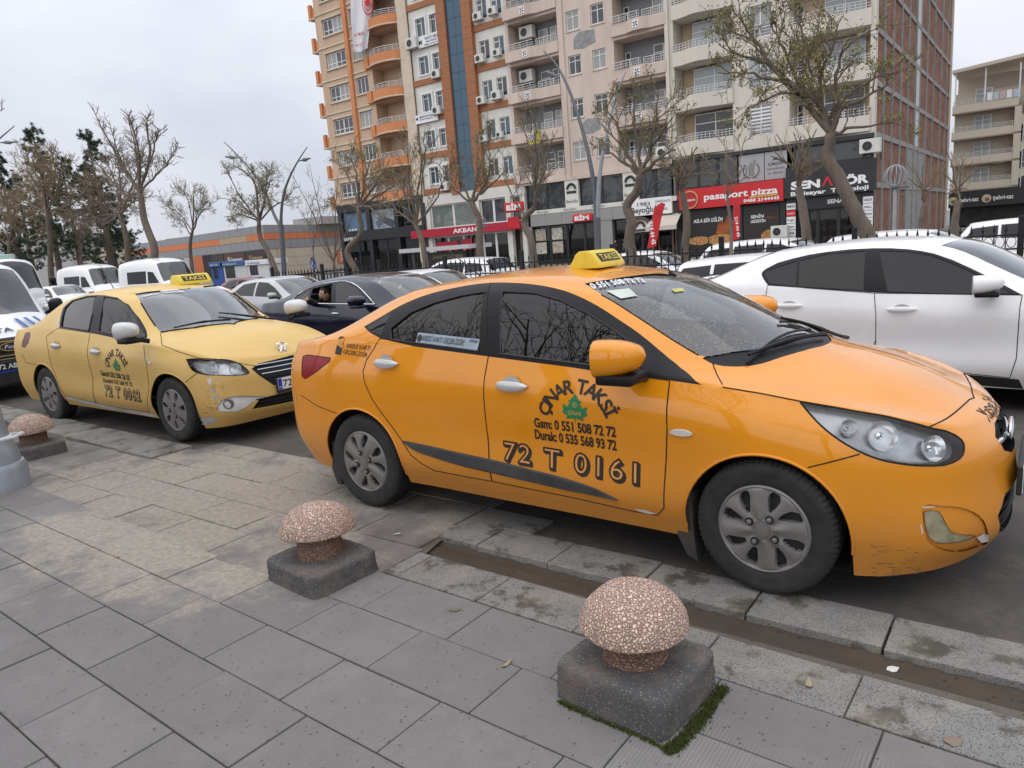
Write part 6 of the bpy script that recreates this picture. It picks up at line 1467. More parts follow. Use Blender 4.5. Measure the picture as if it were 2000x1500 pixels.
# white and wood office block with a blue glass strip
def wood_block():
 r = empty('office_building', (0, 0, 0), 0, 'narrow white and wood clad office block with blue glass strip', 'building'); x0, x1, zb, dz = -45.45, -35.3, 6.0, 3.03; holes = []
 for k in range(8):
  z = 7.15 + k * dz
  for a in (-44.65, -43.05): holes.append((a, a + 1.08, z, z + 1.42))
  for a in (-38.05, -36.6): holes.append((a, a + 1.0, z - .1, z + 1.32))
 wall(r, x0, -42.0, zb, 28, TF + .1, [h for h in holes if h[1] < -41], M_WPANEL); wall(r, -38.4, x1, zb, 28, TF + .1, [h for h in holes if h[0] > -39], M_WPANEL); shell(r, x0 + .001, x1, TF + .1, TF + 15, GF, 28, M_WPANEL)
 for a, b in ((-42.0, -41.05), (-39.35, -38.4)):
  for k in range(26):
   z = zb + k * .85; MB().box(a + .004, b - .004, TF - .30, TF + .12, z + .006, z + .844).build('cladding_panel', M_WOOD, r)
 for i in range(2):
  for k in range(16):
   z = zb + k * 1.38; MB().box(-41.03 + i * .84 + .012, -41.03 + (i + 1) * .84 - .012, TF - .12, TF + .05, z + .012, z + 1.368).build('glass_panel', M_BLUEG, r)
 MB().box(-41.05, -39.35, TF - .04, TF + .12, zb, 28).build('glass_backing', M_BLACKF, r)
 for k in range(8):
  z = 7.15 + k * dz
  for a, b, q in ((x0, -42.02, .0), (-38.38, x1, -.1)): MB().box(a, b, TF - .02, TF + .099, z - .85 + q, z - .38 + q).build('wood_band', M_WOOD, r)
  for i, a in enumerate((-44.65, -43.05)):
   window(r, a, z, 1.08, 1.42, TF + .2, 'blue', M_PANE3)
   mb = MB(); mb.box(a - .14, a, TF + .02, TF + .098, z - .12, z + 1.56); mb.box(a + 1.08, a + 1.22, TF + .02, TF + .098, z - .12, z + 1.56); mb.box(a, a + 1.08, TF + .02, TF + .098, z + 1.42, z + 1.56); mb.box(a, a + 1.08, TF + .02, TF + .098, z - .12, z); mb.build('window_surround', M_PVC, r)
  for i, a in enumerate((-38.05, -36.6)): window(r, a, z - .1, 1.0, 1.42, TF + .2, 'blue', M_PANE3 if (k + i) % 3 else M_PANE)
 return r
# pink apartment block
def pink_block():
 r = empty('apartment_building', (0, 0, 0), 0, 'weathered pink apartment block with grey loggias in the middle', 'building'); x0, x1, zb, dz = -35.3, -21.75, 6.15, 3.05; holes = []
 for k in range(6):
  z = 7.32 + k * dz; zs = 6.0 + k * dz
  holes += [(-29.78, -28.66, z, z + 1.35), (-27.72, -26.62, z, z + 1.35), (-35.05, -30.55, zs + .85, zs + 2.95, 1.5), (-25.95, -21.95, zs + .85, zs + 2.95, 1.5)]
 wall(r, x0, x1, zb, 25.5, TF, holes, M_PINK, .16); shell(r, x0 + .002, x1, TF, TF + 15, GF, 25.5, M_PINK)
 tile = None
 for k in range(6):
  z = 7.32 + k * dz; zs = 6.0 + k * dz
  for i, a in enumerate((-29.78, -27.72)): window(r, a + .02, z + .02, 1.06, 1.31, TF + .09, 'top', M_PANE if (k + i) % 3 else M_PANE2); MB().box(a - .06, a + 1.16, TF - .06, TF - .002, z - .08, z - .005).build('sill', M_PINK, r)
  for i, (a, b) in enumerate(((-35.15, -30.5), (-26.05, -21.9))):
   wv = (lambda t: .10 + (.38 if t < .52 else (.38 - (t - .52) * 3.0 if t < .62 else .08))) if i == 0 else (lambda t: .10 + (.08 if t < .30 else (.08 + (t - .30) * 3.0 if t < .40 else (.38 if t < .62 else (.38 - (t - .62) * 3 if t < .72 else .08)))))
   parapet(r, a, b, TF - .01, zs + .12, zs + .90, M_PINK, depth=1.5, wave=wv)
   mid = a + (b - a) * .55
   railing(r, a + .1, mid, TF - .36 if i == 0 else TF - .3, zs + .90, .50, rails=3); railing(r, mid + .15, b - .1, TF - .1, zs + .90, .50, rails=3)
   back(r, a + .1, b - .06, zs + .27, zs + 2.95, TF + 1.49, M_GREYW)
   window(r, a + 2.0 + i * .5, zs + .3, .85, 2.1, TF + 1.40, 'door', M_PANE2 if k % 2 else M_PANE); window(r, a + 3.1 + i * .1, zs + .95, 1.0, 1.45, TF + 1.40, 'top', M_PANE2 if (k + i) % 2 else M_PANE)
   if i == 1: window(r, a + .28, zs + .5, .42, 1.8, TF + 1.40, 'door', M_PANE)
   tx = a + (1.62 if i == 0 else 1.85); t = MB(); t.box(tx, tx + .46, TF - .52, TF - .49, zs + .28, zs + .74); t.build('pinwheel_tile', M_TEXTW, r)
   t = MB(); c = (tx + .23, zs + .51)
   for q in range(4):
    an = q * PI / 2 + .5; t.add([(c[0], TF - .524, c[1]), (c[0] + .21 * math.cos(an), TF - .524, c[1] + .21 * math.sin(an)), (c[0] + .21 * math.cos(an + .75), TF - .524, c[1] + .21 * math.sin(an + .75))], [(0, 2, 1)])
   t.build('pinwheel_vane', M_BLACKF, r)
 for a, b, c, d in ((-29.25, -27.4, 15.15, 16.15), (-29.0, -27.3, 9.15, 10.05)):
  MB().prism([(a, c), (a + .9, c - .1), (b, c + .15), (b - .05, d), (a + .6, d + .12), (a + .05, d - .25)], TF - .012, TF - .002).build('plaster_patch', M_PATCH, r)
 MB().box(-22.0, x1, TF - .16, TF + .1, zb, 25.5).build('pilaster', M_BEIGE, r); MB().box(-30.5, -30.05, TF - .10, TF - .002, zb, 25.5).build('pilaster', M_PINK, r)
 MB().box(x0, -22.0, TF - .30, TF + .02, zb - .22, zb + .05).build('ledge', M_PINK, r)
 return r
# beige block with bare brick flank
def beige_block():
 r = empty('apartment_building', (0, 0, 0), 0, 'beige apartment block with bare brick side wall on the right', 'building'); x0, x1, zb, dz = -21.75, -8.95, 6.35, 2.95; holes = []
 for k in range(5):
  zs = 6.5 + k * dz; holes += [(-21.45, -17.45, zs + .9, zs + 2.90, 1.47), (-13.85, -9.25, zs + .9, zs + 2.90, 1.47), (-16.38, -14.9, zs + .68, zs + 2.6)]
 wall(r, x0, x1, zb, 22.5, TF, holes, M_BEIGE, .18); shell(r, x0 + .002, x1 - .25, TF, TF + 37, GF, 22.5, M_BEIGE)
 for k in range(5):
  zs = 6.5 + k * dz
  wv = lambda t: .12 + .42 * (.5 - .5 * math.cos(2 * PI * min(1, max(0, (t - .08) / .75)))); wv2 = lambda t: .12 + .40 * (.5 - .5 * math.cos(2 * PI * min(1, max(0, (t - .12) / .8))))
  for i, (a, b, w) in enumerate(((-21.5, -17.4, wv), (-13.9, -9.2, wv2))):
   parapet(r, a, b, TF - .01, zs, zs + .92, M_BEIGE, depth=1.5, wave=w)
   mb = MB(); ts = np.linspace(0, 1, 17)
   for q in range(3): mb.tube([(a + (b - a) * t, TF + .05 - w(t), zs + 1.05 + q * .16) for t in ts], .022, 4, False)
   for t in ts: mb.box(a + (b - a) * t - .014, a + (b - a) * t + .014, TF + .036 - w(t), TF + .064 - w(t), zs + .9, zs + 1.38)
   mb.build('railing', M_RAIL, r, fix=False)
   back(r, a + .06, b - .06, zs + .15, zs + 2.95, TF + 1.49, M_LOGGIA)
   window(r, a + 1.0 + i * .8, zs + .3, 2.95 - i * .6, 2.45, TF + 1.05 if i == 0 else TF + 1.3, 'tall2', M_PANE4 if k else M_PANE, M_PVC)
   if i == 1: window(r, a + .15, zs + .35, .45, 2.0, TF + 1.38, 'door', M_PANE)
  window(r, -16.36, zs + .7, 1.44, 1.88, TF + .1, 'two', M_PANE2 if k % 2 == 0 else M_PANE4)
  if k == 0:
   for q in range(7): MB().box(-16.28, -15.0, TF + .09, TF + .098, zs + .95 + q * .22, zs + 1.05 + q * .22).build('blind', M_TEXTW, r)
  railing(r, -16.36, -14.92, TF - .03, zs + .70, .75, rails=4)
 ys = [TF + .02 + 36.9 * q for q in (0, .07, .15, .235, .32, .405, .47, .56, .67, .80, .91, 1.0)]; xf = x1
 mb = MB(); mb.add([(xf - .10, TF + .1, GF), (xf - .10, TF + 36.9, GF), (xf - .10, TF + 36.9, 22.5), (xf - .10, TF + .1, 22.5)], [(0, 1, 2, 3)]); mb.build('brick_infill', M_BRICK, r, fix=False)
 for i, y in enumerate(ys):
  w = .42 if i in (0, len(ys) - 1) else (.26 if i % 2 else .15); MB().box(xf - .12, xf + .02 + .01 * (i % 3), y, y + w, GF, 22.5).build('concrete_column', M_BEIGE if i in (0, len(ys) - 1) else M_CONC, r)
 for k in range(7): MB().box(xf - .12, xf - .01, TF + .42, TF + 36.5, 3.2 + k * dz, 3.52 + k * dz).build('concrete_beam', M_CONC, r)
 MB().box(xf - .095, xf - .05, ys[5] + .3, ys[6], 6.5, 22.5).build('plaster_strip', mat('white_plaster', (.55, .55, .55), .9), r)
 MB().box(xf - .095, xf - .055, ys[4] + .3, ys[7], GF, 6.2).build('block_infill', M_PATCH, r)
 return r
# far apartment block at the right edge
def far_block():
 y = 92.0; r = empty('apartment_building', (0, 0, 0), 0, 'distant cream apartment block with roof terrace at the right edge', 'building'); x0, x1 = -9.2, -3.6; m = mat('far_cream', (.56, .50, .41), .85, var=.06); m2 = mat('far_loggia', (.46, .40, .33), .9)
 G = GF; zs0 = 3.35; dz = 2.62
 back(r, x0, 14, G, 13.2, y + 1.3, m2, 'wall'); shell(r, x0, 14, y + 1.3, y + 14, G, 13.2, m)
 for k in range(4):
  zs = zs0 + k * dz
  parapet(r, x0 - .1, x1, y, zs, zs + .72, m, .0, depth=1.3); MB().box(x0 - .12, x1 + .3, y - .05, y + 1.3, zs - .14, zs - .004).build('slab_edge', mat('slab_brown', (.30, .24, .18), .9), r)
  railing(r, x0, x1 - .1, y + .05, zs + .72, .45, rails=3); window(r, -7.4, zs + .3, 1.5, 1.9, y + 1.2, 'tall2', M_PANE4)
  if k: MB().box(x1 - .3, x1 + .3, y - .1, y + 1.3, zs - dz + .05, zs - .15).build('pier', m, r)
  window(r, x1 + .45, zs - .9, 1.0, 1.9, y + .4, 'two', M_PANE)
  MB().box(x1 + .3, 14, y + .45, y + 1.3, zs - 1.9, zs - .92).build('wall', m, r); MB().box(x1 + 1.5, 14, y + .45, y + 1.3, zs - .91, zs + .7).build('wall', m, r)
 MB().prism([(x0 - .2, 15.45), (x1 + .4, 15.95), (x1 + 3.5, 15.2), (x1 + 3.5, 14.9), (x1 + .4, 15.6), (x0 - .2, 15.15)], y - .3, y + 8).build('canopy', m, r)
 for x in (x0 + .1, -6.5, x1): MB().box(x - .06, x + .06, y + .05, y + .17, 11.9, 15.2).build('post', M_PVC, r)
 back(r, x0, x1 + 4, 11.3, 15.0, y + 3.5, m, 'terrace_wall')
 for i in range(5): MB().box(-6.3 + i * .55, -5.85 + i * .55, y - .05, y - .02, 12.0, 12.75).build('washing', [M_TEXTW, mat('pale_blue_cloth', (.45, .52, .6), .9), mat('pink_cloth', (.6, .4, .4), .9)][i % 3], r)
 fs = MB(); fs.box(x0 - .1, 10, y - .5, y + 1.2, 1.55, 3.15).build('shop_fascia', M_BLACKF, r); MB().box(x0, 10, y + .3, y + 1.2, G, 1.55).build('shop_interior', M_DARKIN, r)
 for i, x in enumerate((-8.35, -5.35)):
  s = empty('shop_sign', (0, 0, 0), 0, ['left of two white letterings with round face logo on the far black fascia', 'right of two white letterings with round face logo on the far black fascia'][i], 'sign', 'shop signs on the black fascia')
  mb = MB(); text_flat(mb, 'şehri-tat', (x, y - .53, 2.12), (1, 0, 0), (0, 0, 1), width=1.75, height=.42, offset=.02); mb.build('lettering', M_TEXTW, s, fix=False)
  mb = MB(); mb.lathe([(.42, -.03), (.42, -.05), (.002, -.05)], 20, 'y', (x - .55, y - .5, 2.3)); mb.build('logo_disc', mat('logo_tan', (.5, .4, .28), .7), s); mb = MB(); mb.lathe([(.2, -.052), (.18, -.07), (.002, -.07)], 16, 'y', (x - .5, y - .5, 2.2)); mb.build('logo_face', mat('logo_brown', (.16, .09, .05), .7), s)
 return r
orange_block(); wood_block(); pink_block(); beige_block(); far_block()
# low shopping hall with the orange band
def mall():
 r = empty('shopping_hall', (0, 0, 0), 0, 'low grey shopping hall with an orange band across the front', 'building')
 grey = mat('grey_cassette', (.27, .275, .285), .5, .2, .05, 1); org = mat('orange_cassette', (.60, .17, .05), .5, var=.06); tan = mat('tan_cassette', (.42, .30, .18), .6); stone = mat('beige_stone', (.52, .45, .35), .85, var=.08, vscale=.6)
 C = Vector((-78.0, 55.5)); A = Vector((-87.0, 84.0)); B = Vector((-150.0, 66.0)); H = 6.0
 def face(P, Q, flip):
  d = (Q - P); L_ = d.length; d.normalize(); n = Vector((d.y, -d.x)) if flip else Vector((-d.y, d.x)); return d, L_, n
 for P, Q, flip, nm in ((C, A, True, 'side'), (C, B, False, 'front')):
  d, L_, n = face(P, Q, flip); step = 1.6; k = 0; s = 0.0
  bands = ((3.1, 4.2), (4.2, 5.0), (5.0, H))
  while s < L_ and k < 30:
   e = min(L_, s + step)
   for b, (z0, z1) in enumerate(bands):
    m = grey if b != 1 else (tan if (nm == 'front' and 3 <= k < 8) else org); a0, a1 = P + d * (s + .02), P + d * (e - .02); o = .10 if b != 1 else .13
    V = [(a0.x, a0.y, z0 + .015), (a1.x, a1.y, z0 + .015), (a1.x, a1.y, z1 - .015), (a0.x, a0.y, z1 - .015)]; W = [(v[0] + n.x * o, v[1] + n.y * o, v[2]) for v in V]
    MB().add(V + W, [(4, 5, 6, 7), (0, 1, 5, 4), (1, 2, 6, 5), (2, 3, 7, 6), (3, 0, 4, 7)]).build('cassette_panel', m, r)
   s = e; k += 1
  q = Q; MB().add([(P.x, P.y, GF), (q.x, q.y, GF), (q.x, q.y, H), (P.x, P.y, H)], [(0, 1, 2, 3)]).build('wall', stone, r)
 MB().add([(C.x, C.y, H), (A.x, A.y, H), (B.x, A.y + 20, H), (B.x, B.y, H)], [(0, 1, 2, 3)]).build('roof', grey, r)
 d, L_, n = face(C, A, True)
 for i in range(7):
  for j in range(3):
   a0, a1 = C + d * (2.0 + i * 3.6 + .02), C + d * (2.0 + (i + 1) * 3.6 - .02); z0 = GF + .05 + j * 1.12; V = [(a0.x, a0.y, z0), (a1.x, a1.y, z0), (a1.x, a1.y, z0 + 1.08), (a0.x, a0.y, z0 + 1.08)]
   MB().add(V + [(v[0] + n.x * .06, v[1] + n.y * .06, v[2]) for v in V], [(4, 5, 6, 7), (0, 1, 5, 4), (1, 2, 6, 5), (2, 3, 7, 6), (3, 0, 4, 7)]).build('stone_panel', stone, r)
 d2, L2, n2 = face(C, B, False)
 def board(s0, s1, z0, z1, m, o=.2, nm='shop_sign', label=None, txt=None, tm=None, tw=.7, shear=.3):
  a0, a1 = C + d2 * s1, C + d2 * s0; V = [(a0.x, a0.y, z0), (a1.x, a1.y, z0), (a1.x, a1.y, z1), (a0.x, a0.y, z1)]; W = [(v[0] + n2.x * o, v[1] + n2.y * o, v[2]) for v in V]
  root = empty(nm, (0, 0, 0), 0, label, 'sign') if label else r
  MB().add(V + W, [(4, 5, 6, 7), (0, 1, 5, 4), (1, 2, 6, 5), (2, 3, 7, 6), (3, 0, 4, 7)]).build('sign_board' if label else 'shop_front', m, root)
  if txt:
   ux = (a1 - a0).normalized(); w = (a1 - a0).length; mb = MB(); p = a0 + ux * w * (1 - tw) / 2 + n2 * (o + .03); text_flat(mb, txt, (p.x, p.y, z0 + (z1 - z0) * .38), (ux.x, ux.y, 0), (0, 0, 1), width=w * tw, height=(z1 - z0) * .36, shear=shear, offset=.01); mb.build('lettering', tm, root, fix=False)
 brown = mat('brown_board', (.075, .035, .025), .6); purp = mat('dark_board', (.04, .025, .022), .6)
 board(.3, 5.6, 1.0, 3.05, purp, label='dark brown shop sign with gold script by the hall corner', txt='Süreyya', tm=mat('gold_script', (.5, .36, .12), .5)); board(5.8, 12, 1.0, 3.05, brown, label='brown shop sign with white script left of the gold one', txt='Süreyya', tm=M_TEXTW)
 board(12.2, 16, 1.0, 3.05, purp); board(16, 19, GF, 3.05, M_DARKIN); board(19, 22, GF, 3.0, mat('orange_shop', (.5, .12, .03), .6)); board(22.2, 26, GF, 2.8, M_PANE4); board(26, 60, GF, 2.9, M_DARKIN)
 board(.3, 12, GF, .98, M_PANE)
 s = empty('notice_board', (0, 0, 0), 0, 'orange notice with white lines on the pale stone wall', 'sign'); p0 = C + d * 15.5; p1 = C + d * 21.5; V = [(p0.x + n.x * .1, p0.y + n.y * .1, .5), (p1.x + n.x * .1, p1.y + n.y * .1, .5), (p1.x + n.x * .1, p1.y + n.y * .1, 2.4), (p0.x + n.x * .1, p0.y + n.y * .1, 2.4)]
 MB().add(V + [(v[0] + n.x * .1, v[1] + n.y * .1, v[2]) for v in V], [(4, 5, 6, 7), (0, 1, 5, 4), (1, 2, 6, 5), (2, 3, 7, 6), (3, 0, 4, 7)]).build('board', org, s)
 for i in range(4):
  a, b = p0 + d * .6, p1 - d * (.6 + .7 * (i % 2)); z = 1.95 - i * .36; MB().add([(a.x + n.x * .22, a.y + n.y * .22, z), (b.x + n.x * .22, b.y + n.y * .22, z), (b.x + n.x * .22, b.y + n.y * .22, z + .14), (a.x + n.x * .22, a.y + n.y * .22, z + .14)], [(0, 1, 2, 3)]).build('text_line', M_TEXTW, s, fix=False)
 MB().box(-86, -80, 66, 74, 6.0, 7.0).build('roof_house', mat('roof_house', (.35, .34, .33), .8), r)
 return r
mall()
def back_block(x0, x1, y, z1, label, m, rows, cols):
 r = empty('building', (0, 0, 0), 0, label, 'building'); MB().box(x0, x1, y, y + 14, GF, z1).build('wall', m, r); MB().box(x0 - .3, x1 + .3, y - .3, y + 14, z1, z1 + .4).build('roof', mat('far_roof', (.30, .22, .17), .9), r)
 for i in range(cols):
  for k in range(rows): window(r, x0 + (x1 - x0) * (i + .35) / cols, z1 - 2.2 - k * 2.9, 1.6, 1.4, y - .06, 'two', M_PANE if (i + k) % 2 else M_PANE2)
 return r
back_block(-196, -150, 108, 9.2, 'long ochre building far behind the shopping hall roof', mat('far_ochre', (.46, .33, .20), .9), 2, 9)
back_block(-215, -175, 74, 10.5, 'grey building with dark roof sign behind the pines', mat('far_grey', (.38, .37, .36), .9), 2, 8)
s = empty('roof_sign_board', (0, 0, 0), 0, 'black roof sign with bold white letters at far left', 'sign'); MB().box(-200, -176, 73.2, 73.6, 10.9, 13.3).build('board', M_BLACKF, s)
mb = MB(); text_flat(mb, 'ÜLKÜ', (-197, 73.15, 11.3), (1, 0, 0), (0, 0, 1), width=14, height=1.5, offset=.03); mb.build('lettering', M_TEXTW, s, fix=False)
# shop fronts along the street
def sign(name, label, parts, cat='sign', group=None):
 r = empty(name, (0, 0, 0), 0, label, cat, group)
 for nm, mb, m in parts: mb.build(nm, m, r, fix=(nm not in ('lettering', 'print')))
 return r
def txt(s, x, z, w, h, y, **k):
 mb = MB(); text_flat(mb, s, (x, y, z), (1, 0, 0), (0, 0, 1), width=w, height=h, **k); return mb
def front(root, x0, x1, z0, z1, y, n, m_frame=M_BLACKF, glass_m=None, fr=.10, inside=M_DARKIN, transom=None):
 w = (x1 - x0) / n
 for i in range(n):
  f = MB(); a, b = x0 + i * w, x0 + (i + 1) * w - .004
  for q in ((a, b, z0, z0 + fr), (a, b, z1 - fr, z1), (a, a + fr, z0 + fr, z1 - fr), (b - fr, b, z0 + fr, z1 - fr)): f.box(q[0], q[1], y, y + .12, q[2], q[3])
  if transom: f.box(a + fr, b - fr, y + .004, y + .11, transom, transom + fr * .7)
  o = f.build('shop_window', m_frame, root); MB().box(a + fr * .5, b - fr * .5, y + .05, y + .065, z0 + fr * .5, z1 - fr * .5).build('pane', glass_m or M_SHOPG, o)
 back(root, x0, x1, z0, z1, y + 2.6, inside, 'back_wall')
Y = TF - .12; G = GF
r = empty('shop', (0, 0, 0), 0, 'black electronics shop front below the orange apartment block', 'shop')
MB().box(-56.6, -45.5, Y - .25, TF + .1, 2.85, 3.75).build('fascia', M_BLACKF, r); MB().box(-57.0, -45.5, Y - .2, TF + .1, 5.65, 6.38).build('upper_fascia', M_BLACKF, r)
for x in (-56.9, -52.9, -49.2, -45.8): MB().box(x, x + .5, Y - .2, TF + .15, G, 5.649).build('pier', M_BLACKF, r)
front(r, -56.4, -52.9, G, 2.84, TF, 2); front(r, -52.4, -49.2, G, 2.84, TF, 2, transom=2.1); front(r, -48.7, -45.8, G, 2.84, TF, 1, inside=mat('lit_shop_wall', (.35, .33, .30), .8))
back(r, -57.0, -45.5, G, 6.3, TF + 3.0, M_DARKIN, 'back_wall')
front(r, -48.7, -45.8, 3.76, 5.64, TF, 2)
for i, (a, b, col) in enumerate(((-56.4, -52.9, (.10, .17, .26)), (-52.4, -49.2, (.30, .36, .44)))):
 p = sign('poster', ['dark blue phone poster in the black shop upper window', 'grey blue poster with two phones, black shop upper window'][i], [('panel', MB().box(a, b, TF - .02, TF + .02, 3.8, 5.6), mat('poster_blue%d' % i, col, .5, var=.3, vscale=.8))], 'poster', 'phone posters')
 if i:
  for q, (cx, cz, an) in enumerate(((-51.2, 4.5, .55), (-50.2, 4.35, -.4))):
   V = [(cx + a_ * math.cos(an) - b_ * math.sin(an), TF - .025 - .004 * q, cz + a_ * math.sin(an) + b_ * math.cos(an)) for a_, b_ in ((-.75, -.35), (.75, -.35), (.75, .35), (-.75, .35))]; MB().add(V, [(0, 1, 2, 3)]).build('print', mat('phone_print%d' % q, [(.10, .14, .2), (.06, .07, .09)][q], .4), p, fix=False)
 else:
  for q in range(3): MB().box(-55.9 + q * .45, -55.6 + q * .45, TF - .028, TF - .022, 3.9, 4.05).build('print', M_TEXTW, p, fix=False)
sign('shop_sign', 'small white lettering at the left end of the black fascia', [('lettering', txt('SAMSUNG', -56.3, 2.98, 2.3, .30, Y - .27, offset=.02), M_TEXTW)])
r = empty('shop', (0, 0, 0), 0, 'white framed bank front under the long red band', 'shop')
for x, w in ((-45.5, .7), (-39.6, .45), (-36.4, .5), (-34.9, .45)): MB().box(x, x + w, Y - .1, TF + .15, G, 5.999).build('pier', M_WPANEL, r)
MB().box(-45.5, -34.4, Y - .08, TF + .12, 5.3, 6.15).build('upper_fascia', M_WPANEL, r)
front(r, -44.8, -39.6, 3.30, 5.29, TF, 2, M_PVC, glass('green_pane', (.1, .1, .1), .03, 1.5, 0, base=(.16, .19, .17), boost=1.2)); front(r, -39.15, -36.4, 3.30, 5.29, TF, 2, M_PVC, M_PANE); front(r, -35.9, -34.9, 3.30, 5.29, TF, 1, M_PVC, M_PANE)
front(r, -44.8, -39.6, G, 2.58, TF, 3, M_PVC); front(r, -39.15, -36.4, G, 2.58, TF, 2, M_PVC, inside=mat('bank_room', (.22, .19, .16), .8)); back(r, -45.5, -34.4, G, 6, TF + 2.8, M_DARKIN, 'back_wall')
MB().box(-44.6, -42.0, TF - .02, TF + .0, 1.3, 2.1).build('red_panel', M_REDD, r); MB().box(-41.6, -40.4, TF - .02, TF + .0, 1.3, 2.2).build('red_panel', M_REDD, r)
sign('shop_sign', 'long red band sign with white letters above the bank', [('sign_board', MB().box(-46.95, -34.7, Y - .55, Y - .12, 2.6, 3.27), M_REDD), ('lettering', txt('AKBANK', -41.9, 2.76, 3.3, .36, Y - .56, offset=.03), M_TEXTW)])
sign('shop_sign', 'small red panel at the right end of the bank band', [('sign_board', MB().box(-35.9, -34.75, Y - .62, Y - .56, 2.7, 3.6), M_RED)])
r = empty('shop', (0, 0, 0), 0, 'grey panelled supermarket front with a red sign', 'shop')
for i in range(6): MB().box(-33.9 + i * 1.48, -33.9 + (i + 1) * 1.48 - .02, Y - .25, TF + .1, 2.70, 3.58).build('cassette_panel', M_GREYP, r)
for x, w in ((-34.4, .5), (-27.6, 1.0)): MB().box(x, x + w, Y - .2, TF + .1, G, 2.69).build('pier', M_GREYP, r)
front(r, -33.9, -27.6, G, 2.69, TF, 4, M_BLACKF); front(r, -26.6, -25.4, G, 2.69, TF, 1)
for i in range(4):
 for k in range(2): MB().box(-33.75 + i * 1.57, -32.75 + i * 1.57, TF - .03, TF - .01, .5 + k * 1.05, 1.4 + k * 1.05).build('leaflet', [mat('leaflet_a', (.45, .42, .36), .7, var=.5, vscale=5), mat('leaflet_b', (.40, .34, .28), .7, var=.6, vscale=6)][(i + k) % 2], r) if i < 2 else None
for (x, w, l) in ((-34.3, 12.9, 0),): MB().box(x, x + w, Y - .27, TF + .1, 3.60, 3.92).build('white_strip', M_WPANEL, r)
for a, b in ((-34.3, -30.6), (-29.4, -25.6), (-24.4, -21.9)): front(r, a, b, 3.94, 6.1, TF + .02, 2, M_BLACKF, M_PANE)
for i, x in enumerate((-30.6, -25.6)):
 p = MB(); p.box(x, x + 1.2, Y - .12, TF + .1, 3.93, 6.1); o = p.build('logo_pier', M_WPANEL, r); mb = MB(); c = (x + .6, 5.25)
 mb.tube([(c[0] + .36 * math.cos(t), Y - .13, c[1] + .36 * math.sin(t)) for t in np.linspace(.0, PI, 12)], .10, 6); mb.box(c[0] - .42, c[0] + .42, Y - .16, Y - .125, c[1] - .32, c[1] - .14); mb.build('print', M_BLACKF, o)
 txt('Beyoğlu', x + .1, 4.25, 1.0, .22, Y - .13).build('lettering', M_BLACKF, o, fix=False)
for i in range(4): txt('Beyoğlu', -33.2 + i * 2.5, 3.68, 1.1, .17, Y - .275, shear=.1).build('lettering', M_BLACKF, r, fix=False)
back(r, -34.4, -21.75, G, 6.1, TF + 2.8, M_DARKIN, 'back_wall')
for (cx, cz, w, h, yy, lab) in ((-29.0, 3.02, 1.75, .62, Y - .5, 'red rounded supermarket sign in the middle of the grey panels'), (-34.9, 4.35, 1.9, .80, Y - 1.1, 'red rounded supermarket sign standing out beside the bank')):
 mb = MB(); mb.bbox(cx - w / 2, cx + w / 2, yy, yy + .25, cz - h / 2, cz + h / 2, .12); sign('shop_sign', lab, [('sign_board', mb, M_RED), ('lettering', txt('BİM', cx - w * .36, cz - h * .27, w * .72, h * .50, yy - .01, offset=.05), M_TEXTW)], group='supermarket signs')
r = empty('shop', (0, 0, 0), 0, 'coffee house front with brown arch and cream awning', 'shop'); br = mat('arch_brown', (.09, .055, .04), .6)
mb = MB(); xc, zc, ro, ri = -24.3, 1.62, 1.12, .92
for k in range(16):
 a0, a1 = PI * k / 16, PI * (k + 1) / 16; mb.add([(xc + q * math.cos(a), yy, zc + q * math.sin(a)) for yy in (Y - .45, TF) for q, a in ((ri, a0), (ro, a0), (ro, a1), (ri, a1))], [(0, 1, 2, 3), (0, 4, 5, 1), (3, 2, 6, 7), (0, 3, 7, 4), (1, 5, 6, 2)])
for s_ in (-1, 1): mb.box(*sorted((xc + s_ * ri, xc + s_ * ro)), Y - .45, TF, G, zc - .001)
mb.build('arch', br, r); mb = MB(); n = 20; V = [(xc + ri * math.cos(PI * k / n), Y - .2, zc + ri * math.sin(PI * k / n)) for k in range(n + 1)]; mb.add(V, [tuple(range(n + 1))]); mb.build('lunette', M_TEXTW, r, fix=False)
mb = MB(); mb.tube([(xc + .33 * math.cos(t), Y - .22, zc + .36 + .33 * math.sin(t)) for t in np.linspace(0, PI, 12)], .10, 6); mb.box(xc - .4, xc + .4, Y - .25, Y - .215, zc + .05, zc + .22); mb.build('logo', br, r)
front(r, xc - ri, xc + ri, G, zc - .05, TF - .05, 2, M_BLACKF); front(r, -23.1, -21.9, G, 2.6, TF, 1, mat('wood_frame', (.20, .10, .05), .6)); 
mb = MB(); mb.add([(-23.2, TF - .1, 2.75), (-21.2, TF - .1, 2.75), (-20.9, TF - 1.7, 1.95), (-23.2, TF - 1.7, 1.95), (-20.9, TF - 1.7, 1.65), (-23.2, TF - 1.7, 1.65)], [(0, 1, 2, 3), (3, 2, 4, 5)]); mb.build('awning', mat('awning_cream', (.55, .50, .42), .8), r, fix=False)
sign('shop_sign', 'white chocolate and coffee board with black letters above the awning', [('sign_board', MB().box(-25.0, -21.75, Y - .32, Y - .05, 2.78, 3.95), M_TEXTW), ('lettering', txt('1983', -24.4, 3.45, 1.0, .26, Y - .33, offset=.01), M_BLACKF), ('lettering', txt('Beyoğlu', -24.9, 2.98, 1.85, .40, Y - .33, offset=.02), M_BLACKF)] + [('lettering', txt(t_, -23.0, 3.58 - i * .27, w_, .16, Y - .33, offset=.012), M_BLACKF) for i, (t_, w_) in enumerate((('CHOCOLATE', 1.15), ('COFFEE', .75), ('ISTANBUL', .95)))])
r = empty('shop', (0, 0, 0), 0, 'black pizza shop front under the big red pizza sign', 'shop')
